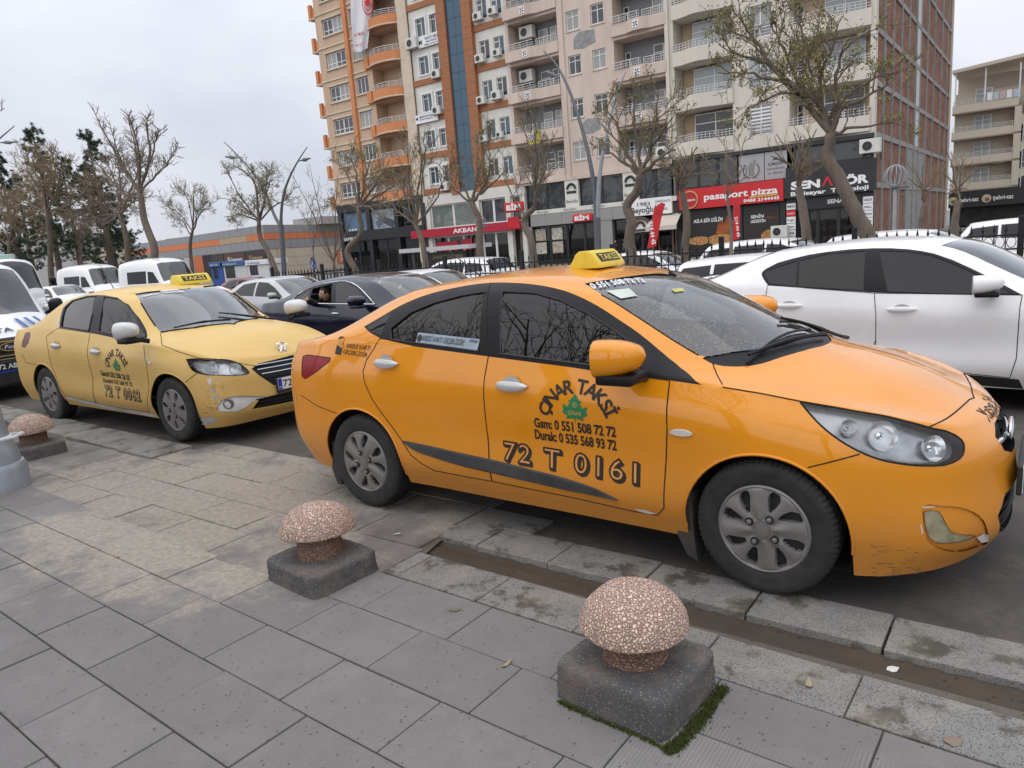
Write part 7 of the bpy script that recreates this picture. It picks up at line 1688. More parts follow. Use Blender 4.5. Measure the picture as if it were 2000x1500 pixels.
for x, w in ((-21.4, .55), (-17.35, .5), (-14.4, .35)): MB().box(x, x + w, Y - .1, TF + .15, G, 2.85).build('pier', M_BLACKF, r)
front(r, -20.85, -17.35, G, 2.85, TF, 2); front(r, -16.85, -14.4, G, 2.85, TF, 1); front(r, -21.3, -17.2, 4.30, 6.3, TF, 3, M_BLACKF, M_PANE); MB().box(-21.75, -8.95, Y - .05, TF + .1, 6.1, 6.36).build('ledge', M_BLACKF, r); back(r, -21.75, -9, G, 6.3, TF + 2.8, M_DARKIN, 'back_wall')
mb = MB(); mb.box(-21.1, -14.05, Y - .55, Y - .1, 2.9, 4.25); lt = txt('pasaport pizza', -19.3, 3.42, 4.9, .42, Y - .56, offset=.03); ph = txt('0488 2144445', -16.6, 3.02, 2.3, .20, Y - .56, offset=.03)
disc = MB().lathe([(.60, -.0), (.60, -.03), (.002, -.03)], 24, 'y', (-20.3, Y - .56, 3.52)); ringm = MB(); ringm.tube([(-20.3 + .56 * math.cos(t * PI / 12), Y - .60, 3.52 + .56 * math.sin(t * PI / 12)) for t in range(25)], .05, 6, False)
sign('shop_sign', 'big red pizza sign with round logo and white letters', [('sign_board', mb, M_RED), ('lettering', lt, M_TEXTW), ('lettering', ph, M_TEXTW), ('logo_disc', disc, mat('logo_red', (.45, .01, .015), .5)), ('logo_ring', ringm, mat('crust', (.6, .33, .12), .6)), ('lettering', txt('pasaport', -20.7, 3.45, .8, .17, Y - .60, shear=.1, offset=.02), M_TEXTW), ('slogan_strip', MB().box(-16.2, -14.4, Y - .565, Y - .552, 3.27, 3.37), mat('slogan_yellow', (.6, .38, .03), .5))])
p = sign('poster', 'dark poster with two pizzas in the left pizza shop window', [('panel', MB().box(-20.75, -17.45, Y - .06, Y - .02, G + .1, 2.75), mat('poster_dark', (.02, .016, .014), .5)), ('lettering', txt('ASLA BİR DİLİM', -20.3, 1.95, 2.1, .24, Y - .07, shear=.15, offset=.03), M_TEXTW), ('flame', MB().prism([(-18.7, 1.1), (-17.7, 1.0), (-17.5, 1.9), (-17.9, 2.3), (-18.1, 1.8), (-18.4, 2.1), (-18.6, 1.6)], Y - .068, Y - .062), mat('flame_orange', (.28, .07, .01), .6, var=.5, vscale=2))], 'poster', 'pizza posters')
for x, w in ((-19.9, .80), (-18.4, .95)):
 mb = MB(); mb.v = []; n = 20; mb.add([(x + w * math.cos(2 * PI * k / n), Y - .075, .72 + .36 * w * math.sin(2 * PI * k / n)) for k in range(n)], [tuple(range(n))]); mb.build('pizza_print', mat('pizza_crust', (.52, .30, .10), .7, var=.3, vscale=5), p, fix=False)
 mb = MB(); mb.add([(x + w * .84 * math.cos(2 * PI * k / n), Y - .079, .74 + .29 * w * math.sin(2 * PI * k / n)) for k in range(n)], [tuple(range(n))]); mb.build('topping_print', mat('pizza_top', (.48, .22, .08), .7, var=.6, vscale=9), p, fix=False)
MB().box(-18.6, -17.45, Y - .072, Y - .064, G + .12, .42).build('red_print', M_RED, p)
sign('poster', 'dark poster with a burger in the right pizza shop window', [('panel', MB().box(-16.8, -14.45, Y - .06, Y - .02, G + .1, 2.75), mat('poster_dark', (.02, .016, .014), .5)), ('lettering', txt('SENİN', -16.3, 1.95, .85, .20, Y - .07, offset=.03), M_TEXTW), ('lettering', txt('LEZZETİN', -16.3, 1.66, .95, .18, Y - .07, offset=.03), M_TEXTW), ('lettering', txt('Hayat', -15.3, 1.85, .75, .20, Y - .07, shear=.4), mat('flame_orange', (.28, .07, .01), .6)), ('burger_print', MB().prism([(-15.6, .45), (-14.7, .45), (-14.6, .8), (-14.8, 1.1), (-15.3, 1.15), (-15.65, .85)], Y - .068, Y - .062), mat('burger_tan', (.42, .20, .06), .7, var=.5, vscale=5))], 'poster', 'pizza posters')
gp = mat('law_grey', (.36, .365, .37), .6)
p = sign('window_sign', 'grey law office panel with statue and laurel print', [('panel', MB().box(-17.1, -15.45, TF - .05, TF + .02, 4.32, 6.05), gp)], 'sign', 'law office panels'); ink = mat('law_ink', (.07, .075, .085), .6)
mb = MB()
for s_ in (-1, 1): mb.tube([(-16.28 + s_ * .52 * math.sin(t), TF - .06, 5.05 - .5 * math.cos(t)) for t in np.linspace(.2, 2.4, 12)], .03, 5)
mb.build('laurel_print', ink, p)
MB().prism([(-16.4, 4.7), (-16.1, 4.7), (-16.08, 5.2), (-15.98, 5.7), (-16.1, 5.72), (-16.2, 5.4), (-16.3, 5.6), (-16.4, 5.45), (-16.46, 5.1)], TF - .062, TF - .055).build('statue_print', mat('statue_grey', (.22, .22, .225), .6), p)
sign('window_sign', 'grey law office panel with lettering right of the statue panel', [('panel', MB().box(-15.4, -14.0, TF - .05, TF + .02, 4.32, 6.05), gp), ('lettering', txt('ŞİMŞEK', -15.2, 5.2, 1.0, .17, TF - .06, offset=.02), ink), ('lettering', txt('HUKUK BÜROSU', -15.25, 4.92, 1.1, .12, TF - .06, offset=.01), ink), ('lettering', txt('AV. ÖĞÜTCÜ', -15.2, 4.64, .95, .12, TF - .06, offset=.01), ink), ('roof_print', MB().prism([(-14.95, 5.5), (-14.45, 5.5), (-14.7, 5.72)], TF - .062, TF - .055), ink)], 'sign', 'law office panels')
r = empty('shop', (0, 0, 0), 0, 'black computer shop front with stacked cartons behind glass', 'shop')
MB().box(-14.0, -8.75, Y - .2, TF + .1, 4.3, 4.9).build('fascia', M_BLACKF, r); front(r, -13.6, -9.0, 4.92, 6.1, TF, 2, M_BLACKF, M_PANE)
for x, w in ((-14.0, .62), (-9.5, .62)): MB().box(x, x + w, Y - .15, TF + .1, G, 2.98).build('pier', M_BLACKF, r)
front(r, -13.36, -10.9, G, 2.2, TF, 2); front(r, -10.9, -9.52, G, 2.2, TF, 1); MB().box(-13.38, -9.5, Y - .1, TF + .1, 2.21, 2.98).build('header', M_BLACKF, r)
mb = MB(); mb.box(-14.02, -8.72, Y - .5, Y - .1, 3.0, 4.28)
A_ = MB().prism([(-11.75, 3.52), (-11.62, 3.52), (-11.42, 3.92), (-11.22, 3.52), (-11.09, 3.52), (-11.36, 4.08), (-11.48, 4.08)], Y - .53, Y - .51)
sg = sign('shop_sign', 'big black computer shop sign with one red letter', [('sign_board', mb, M_BLACKF), ('lettering', txt('SEN', -13.6, 3.52, 1.75, .46, Y - .51, offset=.05), M_TEXTW), ('lettering', txt('TÖR', -11.0, 3.52, 1.9, .46, Y - .51, offset=.05), M_TEXTW), ('red_letter', A_, M_RED), ('lettering', txt('Bilgisayar  Teknoloji', -13.6, 3.12, 4.5, .25, Y - .51, offset=.03), M_TEXTW)])
sign('shop_sign', 'smaller black sign inside the computer shop header', [('sign_board', MB().box(-11.6, -9.6, Y - .14, Y - .105, 2.3, 2.85), M_BLACKF), ('lettering', txt('SENATÖR', -11.5, 2.48, 1.75, .24, Y - .15, offset=.03), M_TEXTW)])
for (x, names) in ((-13.98, ('MSI', 'Lenovo', 'hp', 'acer', 'CASPER', 'canon')), (-9.48, ('ASUS', 'DELL', 'EPSON', 'LEXMARK', 'BROTHER', ''))):
 for i, nm in enumerate(names):
  z = 2.30 - i * .42; red = nm == 'Lenovo'
  parts = [('panel', MB().box(x + .02, x + .58, Y - .19, Y - .155, z, z + .39), M_RED if red else M_TEXTW)]
  if nm: parts.append(('lettering', txt(nm, x + .08, z + .13, .44, .13, Y - .2, offset=.02), M_TEXTW if red else ink))
  sign('brand_panel', '%s square panel, %s from the top on the %s pier of the computer shop' % ('red' if red else 'white', FL[i], 'left' if x < -12 else 'right'), parts, 'sign', 'brand panels beside the computer shop')
rb = random.Random(3); M_CART = mat('carton', (.34, .20, .11), .85, var=.15, vscale=2)
for i in range(7):
 for k in range(3):
  if k == 2 and i in (0, 5, 6): continue
  b = MB(); x = -13.2 + i * .40 + rb.uniform(-.02, .02); z = G + .02 + k * .48; b.bbox(x, x + .38, TF + .35 + rb.uniform(0, .1), TF + .9, z, z + .46, .01); c = b.build('carton', M_CART)
  tag(c, 'brown carton, %s of its row from the left, %s layer behind the computer shop glass' % (FL[i], ['bottom', 'middle', 'top'][k]), 'carton', 'cartons stacked in the computer shop')
  if (i + k) % 2: MB().box(x + .1, x + .25, TF + .33, TF + .345, z + .18, z + .34).build('label_sticker', M_TEXTW, c)
def board(p0, p1, p2, p3, y, label, m, lines, cat='sign', group=None, ink_=None):
 P = [at(*p, y=y) for p in (p0, p1, p2, p3)]; xs = [q[0] for q in P]; zs = [q[2] for q in P]; x0, x1, z0, z1 = min(xs), max(xs), (zs[2] + zs[3]) / 2, (zs[0] + zs[1]) / 2
 parts = [('panel', MB().box(x0, x1, y, y + .06, z0, z1), m)]
 for (s_, fx, fz, fw, fh, mm) in lines: parts.append(('lettering', txt(s_, x0 + (x1 - x0) * fx, z0 + (z1 - z0) * fz, (x1 - x0) * fw, (z1 - z0) * fh, y - .012, offset=.02), mm or ink_ or ink))
 return sign('banner', label, parts, cat, group), (x0, x1, z0, z1)
zA = lambda a, b: (580 + .22 * a, .22 * b)
nb = mat('navy_ink', (.03, .05, .16), .6)
board(zA(1078, 340), zA(1262, 275), zA(1265, 370), zA(1080, 440), TF - .15, 'white office banner with navy square near the roof of the office block', M_TEXTW, [('M', .04, .30, .14, .42, nb), ('HAYAT GRUP', .33, .62, .62, .28, nb), ('ŞİRKET MERKEZİ', .36, .36, .5, .14, nb), ('0488 213 00 72', .28, .10, .6, .13, nb)], group='office banners')
board(zA(1055, 1030), zA(1245, 985), zA(1245, 1060), zA(1055, 1110), TF - .15, 'lower white office banner below an air conditioner left of blue glass', M_TEXTW, [('M', .03, .40, .10, .38, nb), ('ABDULLAH YILDIZ', .18, .60, .70, .26, nb), ('SERBEST MUHASEBECİ', .18, .34, .6, .14, nb)], group='office banners')
board((1033, 255), (1053, 253), (1053, 280), (1033, 282), TF - .45, 'small yellow banner hanging from the pink block balcony', mat('banner_yellow', (.62, .55, .02), .7), [('KİRALIK', .1, .70, .8, .2, M_BLACKF), ('DAİRE', .15, .42, .7, .2, M_BLACKF), ('0532 72', .1, .12, .8, .2, M_BLACKF)])
fl = empty('flag', (0, 0, 0), 0, 'long hanging white flag with red round crest on the orange block', 'flag'); yv = TF - .7
def fpt(px, py, off=0): return at(px, py, y=yv - off)
nx, nz = 14, 22; V = []
Lp = [zA(470, -260), zA(478, 120), zA(498, 455)]; Rp = [zA(690, -260), zA(660, 120), zA(625, 425)]
for j in range(nz + 1):
 t = j / nz
 f = lambda P: (np.interp(t, (0, .55, 1), [p[0] for p in P]), np.interp(t, (0, .55, 1), [p[1] for p in P]))
 a, b = f(Lp), f(Rp)
 for i in range(nx + 1):
  u = i / nx; q = at(a[0] + (b[0] - a[0]) * u, a[1] + (b[1] - a[1]) * u + (18 * .22 * math.sin(u * 3.1) if j == nz else 0), y=yv - .12 * math.sin(u * 9 + t * 3) * (.4 + t)); V.append(tuple(q))
mb = MB(); mb.add(V, [(j * (nx + 1) + i, j * (nx + 1) + i + 1, (j + 1) * (nx + 1) + i + 1, (j + 1) * (nx + 1) + i) for j in range(nz) for i in range(nx)]); mb.build('cloth', mat('flag_cloth', (.70, .68, .70), .85, var=.05), fl, True)
red = mat('flag_red', (.50, .02, .025), .8); cc = at(*zA(630, 30), y=yv - .25)
for ro_, ri_ in ((.95, .82), (.62, .52)):
 mb = MB(); n = 30
 for k in range(n):
  a0, a1 = 2 * PI * k / n, 2 * PI * (k + 1) / n; mb.add([(cc[0] + q * math.cos(a) * .72, cc[1] - .02, cc[2] + q * math.sin(a)) for q, a in ((ri_, a0), (ro_, a0), (ro_, a1), (ri_, a1))], [(0, 1, 2, 3)])
 mb.build('crest_ring', red, fl, fix=False)
MB().prism([(cc[0] - .25, cc[2] - .2), (cc[0] + .25, cc[2] - .2), (cc[0] + .3, cc[2] + .2), (cc[0], cc[2] + .4), (cc[0] - .3, cc[2] + .2)], cc[1] - .05, cc[1] - .03).build('crest_shape', red, fl)
for s_, p_, w_, h_ in (('BATMAN', zA(510, 330), 1.25, .26), ('MAKSOY', zA(522, 415), 1.05, .17)):
 q = at(*p_, y=yv - .28); txt(s_, q[0], q[2], w_, h_, q[1], offset=.01).build('lettering', red, fl, fix=False)
def ac_proto():
 r = empty('air_conditioner'); b = MB(); b.bbox(-.42, .42, -.17, .17, 0, .60, .02); b.build('casing', M_ACW, r)
 MB().lathe([(.225, -.171), (.225, -.185), (.20, -.19)], 24, 'y', (-.10, 0, .30), cap=False).build('fan_ring', M_ACW, r, 'auto'); MB().lathe([(.21, -.172), (.01, -.176)], 24, 'y', (-.10, 0, .30), cap=False).build('fan', M_BLACKF, r)
 for a in (-.35, .31): MB().box(a, a + .04, -.2, .3, -.05, -.003).build('bracket', M_CONC, r)
 return r
AC = None
def ac(px, py, label, y=TF - .25, s=1.0, group='air conditioners on the facades'):
 global AC
 p = at(px, py, y=y)
 if AC is None: AC = ac_proto(); o = AC
 else: o = copy_tree(AC)
 o.location = (p[0], y, p[2] - .3 * s); o.scale = (s, s, s); tag(o, label, 'air conditioner', group)
for a, b, l, s in ((1025, 385, 'large white air conditioner left of the upper office banner', 1.45), (1237, 655, 'white air conditioner below the right window between the two office banners', 1.1), (1243, 980, 'white air conditioner overlapping the lower office banner', 1.1), (1605, 145, 'left air conditioner of the topmost pair beside the blue glass', 1.0), (1735, 95, 'right air conditioner of the topmost pair beside the blue glass', 1.0), (1625, 520, 'left air conditioner of the second pair right of the blue glass', 1.05), (1775, 465, 'right smaller air conditioner of the second pair right of the blue glass', .9), (1638, 890, 'left air conditioner of the third pair right of the blue glass', 1.0), (1772, 845, 'right air conditioner of the third pair right of the blue glass', 1.1), (1657, 1228, 'left air conditioner of the lowest pair right of the blue glass', .9), (1800, 1195, 'right air conditioner of the lowest pair right of the blue glass', .8)):
 ac(*zA(a, b), l, s=s)
ac(640 + .23 * 992, 300 + .23 * 283, 'white air conditioner under the lowest office window left of blue glass', s=1.0)
ac(1700, 285, 'big boxy air conditioner on the corner above the computer shop sign', TF - .4, 1.35); ac(1690, 57, 'air conditioner in the top right beige balcony', TF + .6, .9); ac(1523, 452, 'air conditioner standing on the pavement before the pizza shop', TF - .8, 1.25)
ac(1830 + 20, 312 * .3 + 226, 'air conditioner on the far cream block fourth level', 91.2, 1.2) if False else None
ac(1400 + .3 * 1840, .3 * 1040, 'air conditioner on a middle level of the far cream block', 92.9, 1.3); ac(1400 + .3 * 1795, .3 * 1240, 'air conditioner just above the far black shop fascia', 92.9, 1.3)
ac(960 + .24 * 290, .24 * 265, 'tall cabinet unit in the upper left pink loggia', TF + .9, 1.5); ac(960 + .24 * 290, .24 * 620, 'tall cabinet unit in the second left pink loggia', TF + .9, 1.5); ac(960 + .24 * 1400, .24 * 1240, 'air conditioner at the lower right of the pink block', TF - .45, 1.2)
# trees
M_BARK = mat('bark', (.14, .11, .086), .95, var=.3, vscale=7, stretch=(1, 1, .35), bump=.6, bscale=18)
M_TWIG = mat('twig', (.20, .16, .12), .95, var=.25, vscale=4)
M_TWIG2 = mat('pale_twig', (.25, .19, .12), .95, var=.25, vscale=4)
M_LEAF = [mat('young_leaf', (.20, .20, .04), .8, var=.35, vscale=3), mat('bud', (.15, .14, .06), .85, var=.35, vscale=3)]
def _branch(br, lf, p, d, L, r, depth, R, leaf, up, minr):
 n = 4 if depth > 1 else 3; pts = [p]; q = p.copy(); dd = d.copy()
 for i in range(n):
  dd = (dd + Vector((R.gauss(0, .16), R.gauss(0, .16), R.gauss(.02, .13) + up * .10))).normalized(); q = q + dd * (L / n); pts.append(q.copy())
 br.tube(pts, [max(minr, r * (1 - .75 * i / n)) for i in range(n + 1)], 5 if r > .03 else 3, False)
 if depth > 0:
  k = R.randint(3, 5) if depth > 1 else R.randint(3, 6)
  for j in range(k):
   t = .25 + .75 * (j + R.random()) / k; i = min(int(t * n), n - 1); a = pts[i].lerp(pts[i + 1], t * n - i)
   ax = (pts[i + 1] - pts[i]).normalized(); o = ax.orthogonal().normalized(); o.rotate(Matrix.Rotation(R.uniform(0, 6.28), 3, ax))
   _branch(br, lf, a, (ax * R.uniform(.55, 1.0) + o * R.uniform(.5, .9) + Vector((0, 0, up * .25))).normalized(), L * R.uniform(.4, .7), r * .42, depth - 1, R, leaf, up, minr)
 if leaf > 0 and depth <= 1:
  for j in range(int(leaf * R.uniform(.25, .9) + R.random() * .8)):
   a = pts[R.randint(1, n)] + Vector((R.gauss(0, .03), R.gauss(0, .03), R.gauss(0, .03))); v = Vector((R.gauss(0, 1), R.gauss(0, 1), R.gauss(.8, .8))).normalized() * R.uniform(.045, .10); w = v.orthogonal().normalized() * R.uniform(.010, .022)
   w.rotate(Matrix.Rotation(R.uniform(0, 6.28), 3, v.normalized())); lf.add([a, a + v * .5 + w, a + v, a + v * .5 - w], [(0, 1, 2, 3)])
def tree(label, y, trunk, r0, limbs, seed, leaf=0.0, sub=7, depth=2, up=.6, twig=None, lm=0, minr=.008, L=.9, spread=.22, group='bare and budding street trees', cat='tree'):
 R = random.Random(seed); r0 *= .74; sub *= .62; minr *= .72; T = [Vector(at(a, b, y=y)) for a, b in trunk]; g = GZ(y) - .05
 base = Vector((T[0].x, y, g)); root = empty('tree', base, 0, label, cat, group)
 T = ([base] if T[0].z > g + .25 else [Vector((T[0].x, y, g))]) + (T if T[0].z > g + .25 else T[1:])
 P = [Vector(q) - base for q in catrom(np.array([p[:] for p in T])[:, None, :], 4)[:, 0]]; tr = MB(); n = len(P)
 tr.tube([p + Vector((R.gauss(0, r0 * .05), R.gauss(0, r0 * .05), 0)) for p in P], [r0 * (1.25 if i == 0 else 1.0) * (1 - .45 * i / n) for i in range(n)], 10); br = MB(); lf = MB()
 for lb in limbs:
  Q = [Vector(at(a, b, y=y)) - base for a, b in lb]; s = min(P[n // 3:], key=lambda p: (p - Q[0]).length); dy = R.uniform(-1, 1) * spread * (Q[-1] - s).length
  pts = [s] + [q + Vector((0, dy * (i + 1) / len(Q), 0)) for i, q in enumerate(Q)]
  C = [Vector(q) for q in catrom(np.array([p[:] for p in pts])[:, None, :], 4)[:, 0]]; m = len(C); rl = r0 * R.uniform(.26, .38)
  C = [c + Vector((R.gauss(0, .02), R.gauss(0, .02), R.gauss(0, .02))) * (1 if i else 0) for i, c in enumerate(C)]
  tr.tube(C, [max(minr * 1.2, rl * (1 - .85 * i / m)) for i in range(m)], 6, False)
  tot = sum((C[i + 1] - C[i]).length for i in range(m - 1))
  for k in range(int(sub * max(1, tot / 1.6))):
   t = .18 + .82 * R.random(); i = min(int(t * (m - 1)), m - 2); a = C[i].lerp(C[i + 1], t * (m - 1) - i); ax = (C[i + 1] - C[i]).normalized(); o = ax.orthogonal().normalized(); o.rotate(Matrix.Rotation(R.uniform(0, 6.28), 3, ax))
   _branch(br, lf, a, (ax * .6 + o * .8 + Vector((0, 0, up * .4))).normalized(), L * R.uniform(.5, 1.15) * (1.15 - .5 * t), rl * .36, depth, R, leaf, up, minr)
 tr.build('trunk', M_BARK, root, True); tag(br.build('twigs', twig or M_TWIG, root, fix=False), kind='stuff')
 if lf.v: tag(lf.build('crown', M_LEAF[lm], root, fix=False), kind='stuff')
 return root
def ends(o, *pts): return [[o, p] for p in pts]
tree('big leaning tree with young green leaves before the beige block', 16, [(1700, 478), (1668, 410), (1640, 350), (1617, 300), (1622, 262)], .23, [[(1602, 208), (1548, 162), (1500, 120), (1462, 82)], [(1548, 168), (1480, 150), (1420, 150)], [(1640, 215), (1685, 195), (1735, 165)], [(1660, 250), (1745, 238)], [(1600, 200), (1588, 135), (1570, 60), (1555, 15)], [(1560, 165), (1530, 95), (1500, 45)], [(1640, 215), (1632, 150), (1655, 90), (1700, 62)], [(1510, 130), (1468, 62), (1440, 25)], [(1600, 150), (1625, 80), (1640, 30)], [(1500, 125), (1440, 105), (1410, 75)], [(1620, 230), (1690, 160), (1760, 130)], [(1580, 180), (1520, 190), (1470, 215)]], 11, 3.6, 8, 2, .45, minr=.007, L=.85)
tree('twisted tree with sparse green buds before the coffee arch', 17, [(1236, 505), (1228, 470), (1233, 432), (1224, 405), (1246, 368), (1250, 342)], .22, [[(1225, 300), (1205, 240), (1180, 200)], [(1245, 290), (1235, 220), (1240, 160)], [(1270, 300), (1285, 240), (1295, 180)], [(1285, 315), (1325, 290)], [(1215, 315), (1180, 290)], [(1275, 285), (1310, 230)], [(1220, 290), (1175, 245)]], 12, 2.6, 8, 2, .5, L=.8)
tree('bare tree in the middle of the long red bank band', 19, [(942, 525), (936, 480), (936, 430), (922, 395)], .20, [[(900, 350), (885, 300)], [(925, 340), (915, 270)], [(960, 340), (965, 280)], [(950, 370), (995, 330)], [(890, 370), (860, 320)], [(930, 330), (945, 250)]], 13, 1.6, 8, 2, .8, L=.8)
tree('bare forked tree under the outstanding red sign beside the bank', 18, [(1042, 500), (1036, 465), (1022, 430), (1045, 405)], .18, [[(1040, 340), (1015, 240)], [(1050, 330), (1055, 230)], [(1060, 350), (1085, 270)], [(1055, 370), (1100, 320)], [(1010, 400), (985, 340)], [(1045, 320), (1035, 255)]], 14, .8, 7, 2, 1.0, L=.8)
tree('bare tree with slim upright shoots between shop and bank', 18, [(832, 520), (824, 470), (812, 440)], .16, [[(790, 380), (765, 330)], [(805, 360), (800, 270)], [(830, 380), (850, 280)], [(845, 400), (875, 330)], [(815, 350), (825, 260)], [(780, 410), (745, 370)]], 15, .9, 7, 2, .9, L=.8)
tree('crooked budding tree before the black electronics shop', 19, [(694, 530), (678, 492), (705, 455), (700, 405)], .20, [[(680, 360), (650, 325)], [(700, 350), (690, 310)], [(725, 360), (745, 310)], [(740, 380), (790, 345)], [(670, 400), (640, 400)], [(710, 340), (715, 300)], [(750, 400), (800, 390)]], 16, 2.0, 9, 2, .5, L=.9)
tree('thin bare tree with tall stems at the hall corner', 22, [(655, 540), (652, 512)], .13, [[(635, 440), (600, 345)], [(640, 430), (628, 320)], [(660, 440), (665, 370)], [(675, 450), (695, 390)], [(620, 460), (590, 400)], [(648, 420), (645, 340)]], 17, .5, 5, 1, .9, L=.9)
tree('staked sapling beside the left forked street lamp', 20, [(614, 545), (612, 490)], .07, [[(600, 450), (590, 395)], [(615, 440), (608, 372)], [(625, 450), (640, 420)]], 18, 0, 4, 1, .9, L=.6)
tree('leaning budding tree left of the forked street lamp', 20, [(538, 530), (522, 490), (506, 455), (506, 432)], .20, [[(480, 390), (452, 330)], [(495, 370), (485, 325)], [(515, 380), (512, 325)], [(470, 420), (432, 425)], [(535, 400), (562, 388)], [(530, 370), (548, 345)], [(485, 410), (440, 385)], [(500, 350), (470, 322)]], 19, 2.6, 10, 2, .3, L=.75)
tree('small round budding tree before the brown shop signs', 24, [(376, 530), (372, 470), (376, 452)], .18, [[(350, 410), (330, 400)], [(365, 390), (352, 372)], [(380, 390), (382, 368)], [(395, 410), (402, 408)], [(345, 430), (320, 430)], [(385, 420), (400, 385)]], 20, 2.0, 10, 2, .3, L=1.0)
tree('tall bare tree with long pruned limbs above the white vans', 20, [(288, 545), (302, 490), (282, 430), (272, 375)], .34, [[(245, 330), (215, 270), (190, 215)], [(262, 300), (240, 235)], [(275, 290), (262, 225)], [(290, 300), (282, 250), (278, 228)], [(315, 340), (345, 315), (368, 285)], [(262, 360), (225, 300), (205, 235)], [(288, 330), (305, 280), (312, 252)], [(250, 380), (205, 330), (185, 300)]], 21, 0, 13, 1, .5, minr=.014, L=.75, spread=.12)
tree('bare tree leaning left behind the tall pruned one', 23, [(252, 545), (248, 470), (235, 420)], .34, [[(215, 370), (180, 310)], [(225, 350), (205, 270)], [(250, 360), (262, 300)], [(200, 400), (150, 370)], [(265, 400), (310, 385)], [(210, 420), (170, 430)]], 22, .6, 11, 2, .4, minr=.013, L=1.1)
tree('bare spreading tree in front of the pines', 21, [(100, 545), (98, 470), (92, 415)], .30, [[(60, 370), (15, 330)], [(75, 350), (40, 295)], [(100, 350), (112, 300)], [(120, 370), (135, 310)], [(140, 390), (165, 345)], [(50, 400), (5, 390)], [(105, 340), (95, 300)]], 23, 0, 12, 2, .4, minr=.013, L=1.2, twig=M_TWIG2)
tree('slim bare tree between pines and white vans', 26, [(160, 545), (158, 500)], .2, [[(140, 450), (125, 420)], [(160, 440), (165, 400)], [(180, 450), (200, 420)], [(150, 430), (150, 405)]], 24, .4, 10, 2, .4, minr=.013, L=1.3)
tree('bare bushy tree at the left edge behind the bus', 22, [(20, 545), (18, 480)], .25, [[(0, 430), (-25, 390)], [(20, 420), (15, 380)], [(45, 430), (60, 400)], [(-10, 460), (-40, 450)]], 25, 0, 12, 2, .4, minr=.013, L=1.3, twig=M_TWIG2)
tree('overhanging bare branch tips at the upper left edge', 12, [(-120, 560), (-110, 400), (-90, 300)], .2, [[(-60, 245), (-20, 232), (28, 215)], [(-70, 230), (-30, 190), (-15, 170)], [(-100, 250), (-130, 200)]], 26, .3, 5, 1, .4, L=.5, spread=.05)
tree('pollarded tree with a fan of straight shoots before the pizza logo', 18, [(1338, 485), (1341, 420), (1332, 375)], .17, ends((1335, 350), (1290, 318), (1300, 295), (1322, 280), (1345, 285), (1365, 290), (1385, 315), (1398, 340), (1310, 340), (1280, 345)), 27, .3, 5, 1, .9, M_TWIG2, L=.6, spread=.35)
tree('slender grey trunk tree behind the white saloon boot', 12.9, [(1428, 530), (1426, 430), (1420, 385)], .055, [[(1400, 345), (1385, 320)], [(1418, 330), (1412, 300)], [(1438, 330), (1450, 265)], [(1450, 350), (1462, 330)]], 28, .6, 5, 1, .5, M_TWIG2, L=.45)
tree('pollarded tree with stiff shoots before the computer shop', 18, [(1576, 480), (1568, 405), (1560, 365)], .18, ends((1560, 345), (1498, 285), (1515, 265), (1540, 258), (1560, 262), (1585, 270), (1610, 290), (1630, 310), (1505, 305), (1600, 255)), 29, .3, 5, 1, .8, M_TWIG2, L=.6, spread=.35)
tree('small pollarded tree against the brick side wall', 30, [(1800, 480), (1800, 430), (1806, 395)], .2, ends((1804, 380), (1770, 345), (1785, 330), (1805, 325), (1825, 345), (1835, 360)), 30, .2, 6, 1, .8, M_TWIG2, L=1.0, spread=.35)
tree('pale bare tree between brick wall and far shop', 32, [(1868, 475), (1866, 425), (1872, 390)], .24, ends((1870, 370), (1835, 330), (1855, 300), (1880, 310), (1900, 340), (1845, 380), (1890, 370)), 31, .2, 6, 1, .8, M_TWIG2, L=1.2, spread=.35)
first = None
for i, (x, y) in enumerate(((-6.2, -3.6), (-3.0, -4.6), (-9.2, -3.0), (1.5, -6.0), (-12.8, -3.4))):
 if first is None:
  R = random.Random(50); first = root = empty('tree'); tr = MB(); br = MB(); tr.tube([(0, 0, -.05), (.1, 0, 1.6), (.0, .1, 2.6)], [.2, .16, .13], 8)
  for k in range(13): _branch(br, MB(), Vector((0, .05, 2.3 + .05 * k)), Vector((R.gauss(0, .8), R.gauss(0, .8), R.uniform(.25, .9))).normalized(), R.uniform(1.3, 2.1), .030, 3, R, 0, .3, .0035)
  tr.build('trunk', M_BARK, root, True); tag(br.build('twigs', M_TWIG, root, fix=False), kind='stuff')
 else: root = copy_tree(first)
 root.location = (x, y, 0); root.rotation_euler = (0, 0, i * 1.3); root.scale = (1.9, 1.9, 1.9); tag(root, 'bare pavement tree behind the viewer, %s of its row' % FL[i], 'tree', 'pavement trees mirrored in the car windows')
M_PINE = mat('pine_needles', (.042, .072, .036), .85, var=.5, vscale=1.5)
